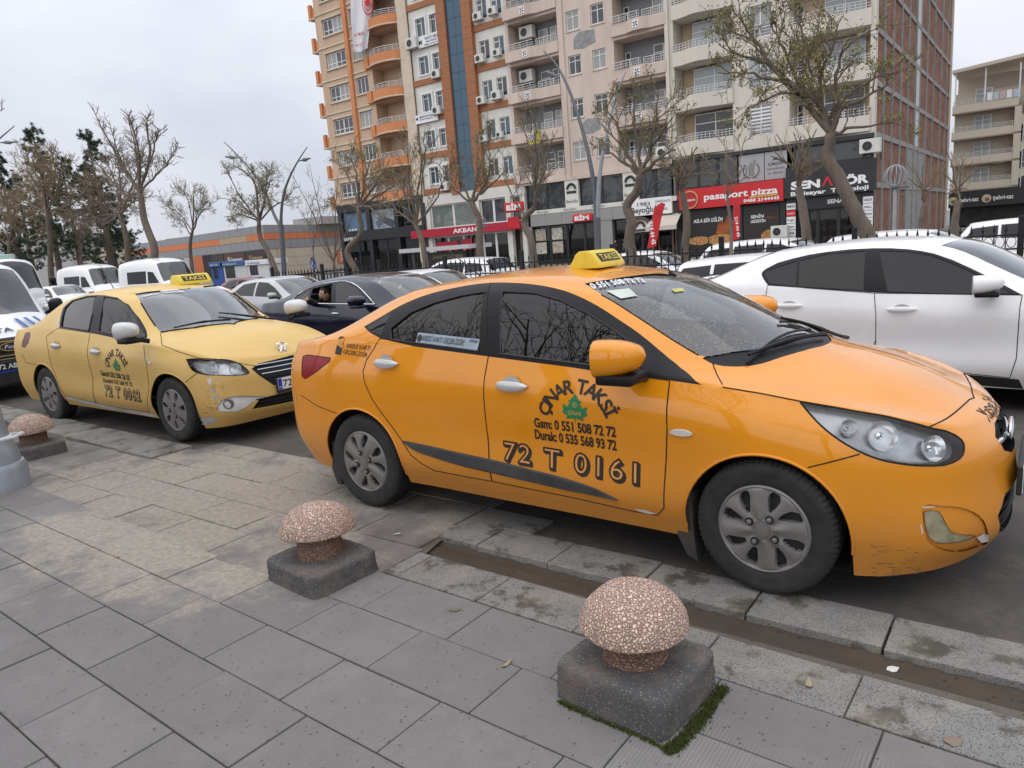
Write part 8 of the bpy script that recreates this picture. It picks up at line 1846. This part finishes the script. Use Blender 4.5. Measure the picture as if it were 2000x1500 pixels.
def pine(label, px, top, low, y, w, seed):
 R = random.Random(seed); t = Vector(at(px, top, y=y)); b = Vector((t.x, y, GZ(y))); root = empty('pine_tree', b, 0, label, 'tree', 'pines at far left'); H = t.z - b.z; lo = Vector(at(px, low, y=y)).z - b.z
 tr = MB(); tr.tube([(0, 0, 0), (R.gauss(0, .2), 0, H * .5), (0, 0, H)], [.28, .2, .04], 8); fo = MB(); nb = 64
 for k in range(nb):
  f = k / nb; z = lo + (H - lo) * f; L = w * (1 - f) ** .7 * R.uniform(.6, 1.1) + .25; a = R.uniform(0, 6.28); d = Vector((math.cos(a), math.sin(a), R.uniform(.05, .45))).normalized(); p0 = Vector((0, 0, z)); tr.tube([p0, p0 + d * L], [.05, .015], 4, False)
  for c in range(int(5 + L * 3)):
   q = p0 + d * L * R.uniform(.35, 1.05) + Vector((R.gauss(0, .18), R.gauss(0, .18), R.gauss(.1, .15)))
   for j in range(34):
    v = Vector((R.gauss(0, 1), R.gauss(0, 1), R.gauss(.5, .8))).normalized() * R.uniform(.16, .34); wv = v.orthogonal().normalized() * .024; fo.add([q - wv, q + wv, q + v], [(0, 1, 2)])
 tr.build('trunk', M_BARK, root, True); tag(fo.build('crown', M_PINE, root, fix=False), kind='stuff')
pine('tall dark pine with narrow top at far left', 62, 252, 500, 27, 2.6, 1); pine('dark pine left of the tall pruned tree', 168, 262, 500, 29, 2.6, 2); pine('pine cut by the left frame edge', -6, 300, 520, 28, 2.4, 3); pine('low dark pine between the two taller pines', 118, 310, 520, 33, 3.0, 4); pine('broad low pine below the tall narrow one', 30, 345, 540, 36, 4.2, 5); pine('broad low pine behind the white vans', 196, 350, 540, 38, 4.0, 6)
# railing fence between carriageway and car park
M_IRON = mat('black_iron', (.014, .014, .016), .5, .3, .2)
def fence():
 y, z0, H = 14.15, -.25, 1.58; root = empty('fence', (-15, y, z0), 0, 'black iron railing with spear tips along the far side of road', 'fence'); bay = 2.42; xs = [-.43 - bay * k for k in range(-3, 9)]
 pm = MB().bbox(-.045, .045, -.045, .045, 0, H + .10, .008).mesh('post', [M_IRON]); pk = MB(); pk.box(-.009, .009, -.009, .009, .10, H - .14); pk.lathe([(.009, H - .14), (.022, H - .10), (.001, H)], 6); pkm = pk.mesh('picket', [M_IRON]); far = MB(); rl = MB()
 for x in (.10, H - .42, H - .20): rl.box(0, bay - .09, -.014, .014, x, x + .028)
 rm = rl.mesh('rail', [M_IRON]); rings = MB(); n = 15
 for i in range(n):
  c = (.045 + (bay - .09) * (i + .5) / n, H - .296)
  rings.tube([(c[0] + .062 * math.cos(t * PI / 6) - .045, 0, c[1] + .088 * math.sin(t * PI / 6)) for t in range(13)], .006, 4, False)
 rg = rings.mesh('ring_row', [M_IRON])
 for k, x in enumerate(xs):
  o = link('post', pm, root); o.location = (x + 15, 0, 0)
  if k == 0: continue
  o = link('rail', rm, root); o.location = (x + .045 + 15, 0, 0)
  if x > -22: o = tag(link('ring_row', rg, root), kind='stuff'); o.location = (x + .045 + 15, 0, 0)
  for i in range(n - 1):
   px = x + .045 + (bay - .09) * (i + 1) / n + 15
   if 1 < k < 23: o = link('picket', pkm, root); o.location = (px, 0, 0)
   else: far.box(px - .009, px + .009, -.009, .009, .1, H - .1)
 if far.v: tag(far.build('far_pickets', M_IRON, root, fix=False), kind='stuff')
fence()
# street lamps
M_POLE = mat('lamp_grey', (.13, .135, .145), .45, .4); M_POLE2 = mat('lamp_pale', (.33, .345, .36), .45, .3)
def arm_lamp(label, y, foot, arms, r=.10, pole=None, group='forked street lamps'):
 b = Vector(at(*foot[-1], y=y)); base = Vector((b.x, y, GZ(y))); root = empty('street_lamp', base, 0, label, 'street lamp', group); P = [Vector(at(*p, y=y)) - base for p in foot]
 mb = MB(); mb.tube([Vector((P[-1].x, 0, 0))] + P[::-1], [r * 1.5] + [r * 1.4] * len(P), 12); mb.build('pole', pole or M_POLE, root, 'auto')
 for pts, head, m in arms:
  C = [Vector(q) for q in catrom(np.array([(Vector(at(*p, y=y)) - base)[:] for p in pts])[:, None, :], 5)[:, 0]]; n = len(C)
  mb = MB(); mb.tube(C, [r * (1 - .82 * i / n) for i in range(n)], 8); mb.build('arm', m or M_POLE, root, 'auto')
  if head:
   a, c = [Vector(at(*p, y=y)) - base for p in head]; mb = MB(); mb.tube([a, a.lerp(c, .3), a.lerp(c, .5), c], [r * .3, r * .35, r * 1.0, r * .35], 8); o = mb.build('luminaire', m or M_POLE, root, 'auto')
   mb = MB(); mid = a.lerp(c, .65); mb.box(mid.x - r, mid.x + r, -r * .8, r * .8, mid.z - r * 1.05, mid.z - r * .95); mb.build('lamp_glass', mat('lamp_glass', (.3, .3, .28), .3), o)
arm_lamp('forked street lamp before the pink block with dark left arm', 24, [(1166, 425), (1168, 495)], [([(1166, 428), (1156, 335), (1131, 232), (1106, 163), (1085, 124), (1062, 100)], ((1092, 152), (1068, 141)), None), ([(1167, 428), (1172, 335), (1188, 250), (1204, 185), (1222, 140)], None, M_POLE2)], .095)
arm_lamp('forked street lamp against the sky left of the orange block', 26, [(549, 440), (556, 545)], [([(548, 442), (538, 425), (522, 384), (503, 349), (467, 307), (450, 289), (437, 277)], ((470, 309), (440, 306)), None), ([(549, 442), (549, 425), (555, 376), (568, 341), (583, 313), (600, 287)], ((582, 315), (606, 309)), None)], .10)
arm_lamp('street lamp arms reaching in at the upper left edge', 22, [(-62, 400), (-60, 545)], [([(-62, 402), (-40, 320), (-8, 278), (28, 246)], ((-10, 279), (35, 277)), None)], .12)
for px, py, y, l in ((1749, 343, 24, 'wire globe lamp on a grey post before the brick wall'), (938, 432, 24, 'wire globe lamp among branches before the bank')):
 c = Vector(at(px, py, y=y)); base = Vector((c.x, y, GZ(y))); R = .30 if px > 1000 else .22; root = empty('globe_lamp', base, 0, l, 'street lamp', 'wire globe lamps'); zc = c.z - base.z
 MB().lathe([(.07, 0), (.05, zc - R)], 10).build('post', M_POLE2, root, 'auto'); MB().bbox(-.1, .35, -.12, .12, zc - R - .06, zc - R, .02).build('lamp_head', M_POLE, root)
 for k in range(7):
  mb = MB(); a = PI * k / 7; mb.tube([(R * math.sin(t) * math.cos(a), R * math.sin(t) * math.sin(a), zc + R * math.cos(t)) for t in np.linspace(0, 2 * PI, 21)], .012, 4, False); mb.build('wire_hoop', M_POLE2, root, fix=False)
# feather flags, shelter, kiosks, parking sign
def feather(label, y, top, bot, w, txt_):
 a, b = Vector(at(*top, y=y)), Vector(at(*bot, y=y)); root = empty('feather_flag', (b.x, y, GZ(y)), 0, label, 'flag', 'red feather flags'); h = a.z - b.z; z0 = b.z - GZ(y); lean = a.x - b.x
 out = [(0, 0), (w, .05 * h), (w + lean * .6, h * .75), (w * .8 + lean, h * .95), (w * .45 + lean, h), (lean * .7, h * .9)]; MB().prism([(q[0], z0 + q[1]) for q in out], -.012, .012).build('cloth', M_RED, root); MB().tube([(-.03, .03, 0), (-.03 + lean * .35, .03, z0 + h * .5), (lean * .8, .03, z0 + h * .97)], .018, 6).build('mast', M_POLE, root)
 mb = MB(); text_flat(mb, txt_, (w * .30, -.016, z0 + h * .60), (.12, 0, -.99), (.99, 0, .12), width=h * .52, height=w * .48, offset=.03); mb.build('lettering', M_TEXTW, root, fix=False)
 MB().lathe([(w * .42, -.014), (w * .42, -.02), (.002, -.02)], 16, 'y', (w * .55 + lean * .7, 0, z0 + h * .78)).build('logo_disc', mat('logo_red', (.45, .01, .015), .5), root)
feather('red feather flag with pizza phone number before the coffee house', 30, (1285, 396), (1264, 486), .42, '214 44 45'); feather('red feather flag hanging before the pizza window', 34, (1434, 393), (1432, 470), .30, '214 44 45')
p = at(888, 549, z=GF); yb = p[1]; q = lambda a, b: at(a, b, y=yb)
r = empty('bus_shelter', (0, 0, 0), 0, 'bus shelter with a black and gold poster before the bank', 'bus shelter'); MB().box(q(800, 490)[0], q(935, 480)[0], yb - .9, yb + 1.2, q(860, 489)[2], q(860, 481)[2]).build('roof', mat('shelter_roof', (.5, .5, .5), .5), r)
for a in (805, 926): MB().box(q(a, 500)[0], q(a, 500)[0] + .12, yb, yb + .12, GF, q(860, 489)[2]).build('post', M_POLE, r)
x0, x1 = q(852, 520)[0], q(922, 515)[0]; MB().box(x0, x1, yb - .5, yb - .35, GF + .1, q(885, 490)[2]).build('poster_case', M_BLACKF, r); gm = mat('gold_print', (.30, .22, .10), .5)
txt('İNAN GOLD', x0 + .25, q(885, 503)[2], (x1 - x0) * .6, .2, yb - .51, offset=.01).build('lettering', gm, r, fix=False); MB().box(x1 - .75, x1 - .2, yb - .515, yb - .505, GF + .5, q(885, 497)[2]).build('figure_print', mat('figure_print', (.16, .11, .07), .6, var=.5, vscale=4), r)
p = at(612, 516, y=24); r = empty('parking_sign', (p[0], 24, GZ(24)), 0, 'blue disabled parking sign with white wheelchair on a post', 'sign'); z = p[2] - GZ(24); MB().tube([(0, .03, 0), (0, .03, z + .9)], .03, 6).build('post', M_POLE2, r); MB().box(-.21, .21, -.02, .005, z - .24, z + .2).build('plate', mat('sign_blue', (.01, .09, .42), .5), r)
mb = MB(); mb.tube([(-.03 + .10 * math.cos(t), -.024, z - .09 + .10 * math.sin(t)) for t in np.linspace(.6, 5.4, 12)], .018, 5); mb.tube([(-.05, -.024, z + .12), (-.04, -.024, z - .02), (.07, -.024, z - .02), (.12, -.024, z - .14)], .02, 5); mb.build('wheelchair_symbol', M_TEXTW, r); MB().box(-.13, .13, -.02, .02, z + .22, z + .34).build('top_plate', M_BLACKF, r)
for i, (a, b, c, d, col, l) in enumerate(((415, 435, 511, 545, (.03, .08, .34), 'blue and white kiosk left of the white one'), (438, 480, 508, 545, (.62, .62, .62), 'white kiosk with blue roof board in the middle'), (486, 522, 506, 545, (.66, .66, .66), 'white kiosk with round signs next to the leaning tree'))):
 y = 40; p0, p1 = at(a, d, y=y), at(b, c, y=y); r = empty('kiosk', (0, 0, 0), 0, l, 'kiosk', 'bank kiosks in the car park'); m = mat('kiosk%d' % i, col, .5); h = p1[2]
 MB().bbox(p0[0], p1[0], y, y + 2, GF, h - .45, .05).build('cabin', m, r); MB().bbox(p0[0] - .1, p1[0] + .1, y - .15, y + 2.1, h - .44, h, .04).build('roof_board', mat('kiosk_roof', (.04, .12, .30), .5) if i < 2 else M_TEXTW, r); MB().box(p0[0] + .4, p0[0] + (p1[0] - p0[0]) * .5, y - .02, y - .005, .3, 1.5).build('screen', M_PANE, r)
 txt(['Bank', 'Halkbank', 'Cumhuriyet'][i], p0[0] + .3, h - .33, (p1[0] - p0[0]) * .6, .2, y - .17).build('lettering', M_TEXTW if i < 2 else nb, r, fix=False)
p = at(1965, 492, y=16.5); r = empty('park_bench', (p[0], 16.5, GZ(16.5)), 0, 'brown slatted bench beyond the fence at right', 'bench'); bw = mat('bench_wood', (.10, .045, .03), .7)
for k in range(3): MB().bbox(-.75, .75, -.2 + k * .15, -.07 + k * .15, .42, .46, .008).build('slat', bw, r); MB().bbox(-.75, .75, .26 + k * .03, .30 + k * .03, .52 + k * .14, .63 + k * .14, .008).build('slat', bw, r)
for s_ in (-.6, .6): MB().box(s_ - .03, s_ + .03, -.2, .34, 0, .418).build('leg', M_IRON, r)
# people
def skin_body(name, V, E, Rr, m, root, levels=1):
 me = bpy.data.meshes.new(name); me.from_pydata(V, E, []); o = bpy.data.objects.new(name, me); COL.objects.link(o); md = o.modifiers.new('s', 'SKIN'); sv = me.skin_vertices[0].data
 for i, q in enumerate(Rr): sv[i].radius = (q, q) if not hasattr(q, '__len__') else q
 sv[0].use_root = True; sb = o.modifiers.new('u', 'SUBSURF'); sb.levels = levels; sb.render_levels = levels
 dg = bpy.context.evaluated_depsgraph_get(); nm = bpy.data.meshes.new_from_object(o.evaluated_get(dg)); bpy.data.objects.remove(o); nm.materials.clear(); nm.materials.append(m); return link(name, nm, root, None, True)
M_SKIN = mat('skin', (.42, .235, .155), .6, var=.06); M_HAIR = mat('dark_hair', (.012, .010, .009), .8); M_COAT = mat('dark_coat', (.018, .018, .022), .85); M_JEANS = mat('dark_trousers', (.022, .024, .032), .85)
def head(root, c, s=1.0, yaw=0.0, m=None):
 bm = bmesh.new(); bmesh.ops.create_uvsphere(bm, u_segments=20, v_segments=14, radius=1)
 for v in bm.verts:
  x, y, z = v.co; w = .075 * (1 - .22 * max(0, -z)); k = Vector((x * w, y * .095, z * .118))
  if y < 0: k.y -= .018 * math.exp(-((x / .22) ** 2 + ((z + .10) / .22) ** 2)) + .006 * math.exp(-((x / .45) ** 2 + ((z + .95) / .3) ** 2)); k.y += .010 * (math.exp(-(((abs(x) - .38) / .2) ** 2 + ((z - .10) / .14) ** 2))); k.y += .005 * math.exp(-((x / .3) ** 2 + ((z + .48) / .06) ** 2))
  k.x += (.014 if x > 0 else -.014) * math.exp(-((y / .2) ** 2 + (z / .25) ** 2)) if abs(x) > .9 else 0; v.co = k * s
 M_ = Matrix.Translation(c) @ Matrix.Rotation(yaw, 4, 'Z'); bm.transform(M_); me = bpy.data.meshes.new('head'); bm.to_mesh(me); bm.free(); link('head', me, root, m or M_SKIN, True)
 bm = bmesh.new(); bmesh.ops.create_uvsphere(bm, u_segments=20, v_segments=14, radius=1)
 for v in bm.verts: v.co = Vector((v.co.x * .082, v.co.y * .100 + .012, max(v.co.z, -.15) * .122 + .014)) * s
 bmesh.ops.delete(bm, geom=[f for f in bm.faces if (f.calc_center_median().y < -.045 * s and f.calc_center_median().z < .075 * s) or f.calc_center_median().z < -.01 * s], context='FACES'); bm.transform(M_); me = bpy.data.meshes.new('hair'); bm.to_mesh(me); bm.free(); link('hair', me, root, M_HAIR, True)
 for sx in (-1, 1): e = MB().lathe([(.011 * s, 0), (.008 * s, -.004 * s), (.001, -.005 * s)], 8, 'y', (0, 0, 0)); e.v = [tuple(M_ @ Vector((v[0] + sx * .030 * s, v[1] - .080 * s, v[2] + .012 * s))) for v in e.v]; e.build('eye', M_HAIR, root)
 b = MB(); b.v = []; b.tube([(-.045 * s, -.078 * s, -.05 * s), (-.02 * s, -.096 * s, -.075 * s), (.02 * s, -.096 * s, -.075 * s), (.045 * s, -.078 * s, -.05 * s)], .014 * s, 6); b.v = [tuple(M_ @ Vector(v)) for v in b.v]; b.build('beard', M_HAIR, root, 'auto')
def passenger(loc, w, hd):
 root = empty('person', loc, 0, 'man with short beard leaning from the dark blue car window, hand spread', 'person'); S = Vector((hd.x - .03, hd.y + .16, hd.z - .24)); E = Vector(((S.x + w.x) / 2 + .02, w.y + .04, w.z - .02))
 V = [(hd.x, hd.y + .30, hd.z - .62), (hd.x, hd.y + .28, hd.z - .38), (hd.x, hd.y + .2, hd.z - .2), (hd.x, hd.y + .03, hd.z - .10), S + Vector((-.12, -.03, 0)), E, w + Vector((.05, 0, 0))]; skin_body('body', V, [(0, 1), (1, 2), (2, 3), (1, 4), (4, 5), (5, 6)], [.16, .17, .10, .055, .07, .05, .04], M_COAT, root); head(root, hd, 1.0, -.25)
 P = [w + Vector((.04, 0, 0)), w, w + Vector((-.06, 0, .005))]; Ed = [(0, 1), (1, 2)]; Rr = [.026, .026, .030]
 for i, (a, l) in enumerate(((.95, .060), (.45, .078), (.10, .084), (-.25, .078), (-.62, .062))):
  s0 = w + (Vector((-.03, 0, .025)) if i == 0 else Vector((-.075, 0, .03 - .02 * i))); b = len(P); d = Vector((-math.cos(a), -.15, math.sin(a))); P += [s0, s0 + d * l * .55, s0 + (d + Vector((0, -.25, 0))).normalized() * l]; Ed += [(1 if i == 0 else 2, b), (b, b + 1), (b + 1, b + 2)]; Rr += [.010, .0092, .007]
 skin_body('hand', [tuple(p) for p in P], Ed, Rr, M_SKIN, root)
def stander(px, foot, y, label, h=1.72, yaw=0.0, coat=M_COAT):
 p = at(px, foot, y=y); root = empty('person', (p[0], y, GZ(y)), yaw, label, 'person'); k = h / 1.75
 V = [(0, 0, .95), (0, 0, 1.15), (0, .01, 1.36), (0, 0, 1.50), (.17, 0, 1.40), (.24, .02, 1.12), (.22, -.10, .92), (-.17, 0, 1.40), (-.24, .02, 1.12), (-.20, -.12, .95)]; V = [(a * k, b * k, c * k) for a, b, c in V]
 skin_body('jacket', V, [(0, 1), (1, 2), (2, 3), (2, 4), (4, 5), (5, 6), (2, 7), (7, 8), (8, 9)], [.15, .16, .13, .055, .075, .055, .04, .075, .055, .04], coat, root); V = [(0, 0, .96), (.10, 0, .88), (.11, -.02, .48), (.11, .03, .08), (.11, -.12, .04), (-.10, 0, .88), (-.11, .02, .48), (-.12, .04, .08), (-.12, -.10, .04)]
 skin_body('trousers', [(a * k, b * k, c * k) for a, b, c in V], [(0, 1), (1, 2), (2, 3), (3, 4), (0, 5), (5, 6), (6, 7), (7, 8)], [.13, .09, .062, .045, .04, .09, .062, .045, .04], M_JEANS, root); head(root, Vector((0, -.01, 1.62 * k)), k, 0)
stander(698, 530, 44.5, 'person in dark coat standing before the black electronics shop', yaw=.4); stander(1203, 505, 44, 'person in dark jacket by the coffee house arch', 1.6, .8); stander(1222, 505, 45, 'second person in grey jacket right of the coffee arch', 1.62, -.5, mat('grey_jacket', (.10, .10, .11), .85))
# the dark blue saloon with its passenger
A_LOC = (-9.85, 8.15, -.10)
def blue_saloon():
 A_LOC_ = A_LOC; za = lambda *p: Z(400, 480, .25, *p); K = KINDS['sedan']; sp = gen_spec(-1.05, 3.75, 2.82, .91, [1.03, 1.03, 1.04, 1.06, 1.04, 1.0, .975, .955, .93, .90, .86, .80, .76, .75], [(-1.0, 1.03), (-.62, 1.08), (.25, 1.37), (1.05, 1.425), (1.75, 1.375), (2.62, .99), (3.1, .92), (3.7, .75)], [(-.82, .64, 1.04), (-.5, .70, 1.08), (.28, .60, 1.34), (1.05, .62, 1.385), (1.64, .62, 1.32), (2.36, .71, .965), (2.9, .66, .90), (3.5, .54, .78)], 1.35, NK=5)
 c = Car(sp, A_LOC_); root = empty('car', A_LOC_, 0, 'dark navy saloon with chrome window line and passenger leaning out', 'car', 'cars driving on the road')
 dlo = c.px(smooth2(za((672, 447), (700, 405), (770, 352), (860, 312), (1000, 281), (1100, 276), (1190, 312), (1260, 380), (1330, 457)), 2) + za((1000, 455)))
 g = [c.px(za((690, 440), (720, 400), (830, 335), (800, 440))), c.px(za((815, 440), (845, 335), (1000, 293), (990, 445))), c.px(za((1025, 445), (1032, 292), (1100, 290), (1180, 325), (1290, 445)))]
 plain_flank(c, root, P_NAVY, dlo, [g[0], g[2]], M_GLASS_D, [(1.60, -.55), (1.72, -.3), (1.75, .1), (2.58, .1), (2.55, -.3), (2.33, -.64), (2.0, -.6)], [(.22, .1), (.18, -.5), (-.5, -.62), (-.6, .1)], 2.82, .37, [c.px(za((672, 450), (690, 560), (760, 700), (985, 715), (985, 560), (995, 457))), c.px(za((995, 457), (985, 560), (985, 715), (1250, 700), (1330, 560), (1330, 460)))])
 c.cut(g[1], (0, 1, 0), 'open', delete=True); pts = [p + Vector((0, -.004, 0)) for p in dlo] + [dlo[0]]
 c.finish(root, P_NAVY, single=('body', 'windscreen', 'rear_window'), inset={'windscreen': .004}); both('window_chrome', M_CHROME, root, lambda mb, sg: mb.tube([(p.x, sg * p.y, p.z) for p in pts], .009, 5, False))
 c.seams_obj(root, M_GAP); underbody(c, root, M_UNDER, [(0, .33, .375, .85), (2.82, .33, .375, .85)]); interior(root, M_CABIN, ((.3, .3), (1.35, .4)), .34, (2.15, .9), .7)
 place_wheels(root, *_wh['sedan'], (0, 2.82), .80, .315)
 for q in za((762, 524), (1020, 528)): handle(root, M_CHROME, c.hit(*q), .18, .04, dish=P_NAVY)
 mc = at(400 + .25 * 1195, 480 + .25 * 432, y=A_LOC[1] - 1.03); mirror(root, Vector((mc[0] - A_LOC[0], -1.02, mc[2] - A_LOC[2])), (.26, .24, .17), P_NAVY, P_NAVY)
 hw = at(400 + .25 * 815, 480 + .25 * 422, y=A_LOC[1] - 1.08); hh = at(400 + .25 * 940, 480 + .25 * 378, y=A_LOC[1] - .62); o = Vector(A_LOC); passenger(A_LOC, Vector(hw) - o, Vector(hh) - o); c.done()
# traffic and parked cars
def zs(K, kx, kz, **kw):
 f = lambda L: [tuple([p[0] * kx] + list(p[1:-1]) + [p[-1] * kz]) for p in L]; d = dict(K); d.update(xr=K['xr'] * kx, xf=K['xf'] * kx, WB=K['WB'] * kx, belt=[b * kz for b in K['belt']], centre=f(K['centre']), rail=f(K['rail']), glass=[f(g) for g in K['glass']], ws=[(a * kx, b) for a, b in K['ws']], hl=f(K['hl'])); d.update(kw); return d
KINDS['hatch'] = zs(KINDS['suv'], .95, .90, R=.32, ar=.365, rw=[(-.38, .1), (-.38, -.55), (-.63, -.6), (-.66, .1)]); KINDS['cargo'] = zs(KINDS['van'], .90, .80, R=.32, ar=.37); KINDS['bus'] = zs(KINDS['van'], 1.35, 1.03, W=1.08, xf=5.15, R=.4, ar=.44, centre=[(-1.4, 1.29), (-1.38, 1.7), (-1.25, 2.62), (1.6, 2.78), (4.55, 2.66), (4.98, 1.45), (5.05, 1.3), (5.12, 1.05)], rail=[(-1.25, .92, 1.3), (-1.24, .92, 1.7), (-1.15, .88, 2.5), (1.6, .90, 2.66), (4.45, .88, 2.5), (4.85, .95, 1.42), (4.92, .90, 1.26), (4.98, .72, 1.09)], ws=[(4.58, -.82), (4.62, -.3), (4.62, .1), (4.97, .1), (4.96, -.3), (4.84, -.90), (4.7, -.88)], glass=[[(-.8, 1.5), (-.8, 2.2), (3.9, 2.2), (3.9, 1.5)]], hl=[(4.98, -.6, 1.0), (4.9, -.8, 1.02), (4.75, -.95, 1.02), (4.75, -.95, .85), (4.9, -.8, .82), (4.98, -.6, .82)])
orange_taxi(); yellow_taxi(); white_saloon()
ROAD = 'cars driving on the road'; LOT = 'cars parked beyond the fence'; gz = GZ
far_car('sedan', (-17.2, 11.75, gz(11.5)), P_SILVER, 'silver saloon facing right behind the yellow taxi bonnet', ROAD)
blue_saloon()
far_car('hatch', (-12.75, 12.55, gz(12.6)), P_WHITE2, 'white crossover half hidden behind the dark blue saloon', ROAD)
far_car('hatch', (-4.75, 12.4, gz(12.4) - .04), P_DARK, 'dark crossover with white roof left of the white saloon boot', ROAD, roof=P_WHITE2)
far_car('sedan', (-2.55, 10.35, gz(10.3)), P_NAVY, 'dark blue saloon with chrome window line behind the white saloon', ROAD, chrome=True)
far_car('suv', (-3.5, 17.4, gz(17)), P_WHITE2, 'white estate with red tail lamp beyond the fence at right', LOT)
far_car('suv', (-1.35, 22.5, gz(20)), P_WHITE2, 'white car half seen behind the bench at the right edge', LOT)
far_car('suv', (-13.9, 17.6, gz(17)), P_WHITE2, 'white van beyond the fence above the orange taxi roof', LOT, yaw=PI)
far_car('sedan', (-10.2, 18.6, gz(17)), P_WHITE2, 'white car beyond the fence left of the orange taxi sign', LOT)
far_car('suv', (-6.2, 17.4, gz(17)), P_WHITE2, 'white car beyond the fence under the leaning tree', LOT)
far_car('sedan', (-26.5, 17.3, gz(17)), car_paint('maroon', (.16, .02, .025), .2, coat=.8), 'dark red car beyond the fence near the parking sign', LOT)
far_car('suv', (-39.5, 15.5, gz(15)), P_WHITE2, 'white car between the bus and the yellow taxi', ROAD)
far_car('van', (-43.4, 18.6, gz(18)), P_WHITE2, 'white high roof van with dark side window, left one', ROAD, 'van', name='van')
far_car('van', (-37.2, 19.0, gz(18)), P_WHITE2, 'white high roof van behind the yellow taxi sign, right one', ROAD, 'van', name='van')
bus = far_car('bus', (-36.2, 11.1, gz(11)), P_WHITE2, 'old white minibus with large windscreen at the left edge', ROAD, 'minibus', name='minibus')
MB().bbox(3.9, 4.2, -.35, .35, 2.66, 2.86, .04).build('roof_board', mat('pale_green_board', (.35, .5, .42), .5), bus); MB().box(4.9, 4.93, -.2, .25, 1.52, 1.68).build('route_card', mat('green_card', (.12, .45, .25), .6), bus)
mirror(bus, Vector((4.9, -1.3, 1.75)), (.16, .22, .34), M_TRIM, M_TRIM)
zab = far_car('cargo', (-15.62, 3.95, 0), P_WHITE2, 'white municipal van with black grille and blue stripes at left edge', ROAD, 'van', name='van'); xf = KINDS['cargo']['xf']
mb = MB(); mb.bbox(xf - .12, xf + .03, -.62, .62, .58, .86, .03); mb.build('grille_panel', M_PLASTIC, zab)
for k in range(5): MB().box(xf + .031, xf + .036, -.58, .58, .61 + k * .05, .625 + k * .05).build('grille_bar', M_CHROME if k in (0, 4) else M_TRIM, zab)
mb = MB(); mb.bbox(xf - .15, xf + .04, -.80, .80, .18, .56, .05); mb.build('bumper', M_PLASTIC, zab)
mb = MB(); n = 20; mb.add([(xf + .045, .16 * math.cos(2 * PI * k / n), .74 + .065 * math.sin(2 * PI * k / n)) for k in range(n)], [tuple(range(n))]); o = mb.build('oval_badge', M_CHROME, zab, fix=False); mb = MB(); mb.add([(xf + .048, .145 * math.cos(2 * PI * k / n), .74 + .054 * math.sin(2 * PI * k / n)) for k in range(n)], [tuple(range(n))]); mb.build('badge_field', mat('badge_dark', (.02, .025, .04), .4), o, fix=False)
mb = MB(); text_flat(mb, 'Ford', (xf + .051, -.10, .715), (0, 1, 0), (0, 0, 1), width=.20, height=.055, shear=.25); mb.build('lettering', M_TEXTW, o, fix=False)
pl = MB().box(xf + .041, xf + .047, -.26, .26, .42, .53).build('number_plate', M_BLACKF, zab); mb = MB(); text_flat(mb, '72 ABY 072', (xf + .049, -.22, .44), (0, 1, 0), (0, 0, 1), width=.46, height=.07, offset=.015); mb.build('plate_lettering', M_TEXTW, pl, fix=False); MB().box(xf + .041, xf + .046, -.27, .27, .385, .415).build('plate_band', M_BLUE, zab)
stb = mat('stripe_blue', (.05, .12, .32), .5); hz = lambda x: float(np.interp(x, [p[0] for p in KINDS['cargo']['centre']][5:], [p[1] for p in KINDS['cargo']['centre']][5:]))
for k in range(3):
 mb = MB(); V = []
 for t in np.linspace(0, 1, 6):
  x = 3.28 + .46 * t; V += [(x, .30 + .12 * k + .05 * t, hz(x) + .008), (x, .35 + .12 * k + .05 * t, hz(x) + .008)]
 mb.add(V, [(2 * i, 2 * i + 2, 2 * i + 3, 2 * i + 1) for i in range(5)]); mb.build('stripe', stb, zab, fix=False)
mb = MB(); V, Fc, tw = text_mesh('ZABITA', .02); mb.add([(3.62 - b * .13, -.45 + a * .62 / tw, hz(3.62 - b * .13) + .012) for a, b in V], Fc); mb.build('lettering', M_INK, zab, fix=False)
mirror(zab, Vector((2.75, -1.13, 1.2)), (.15, .2, .26), M_TRIM, M_TRIM)
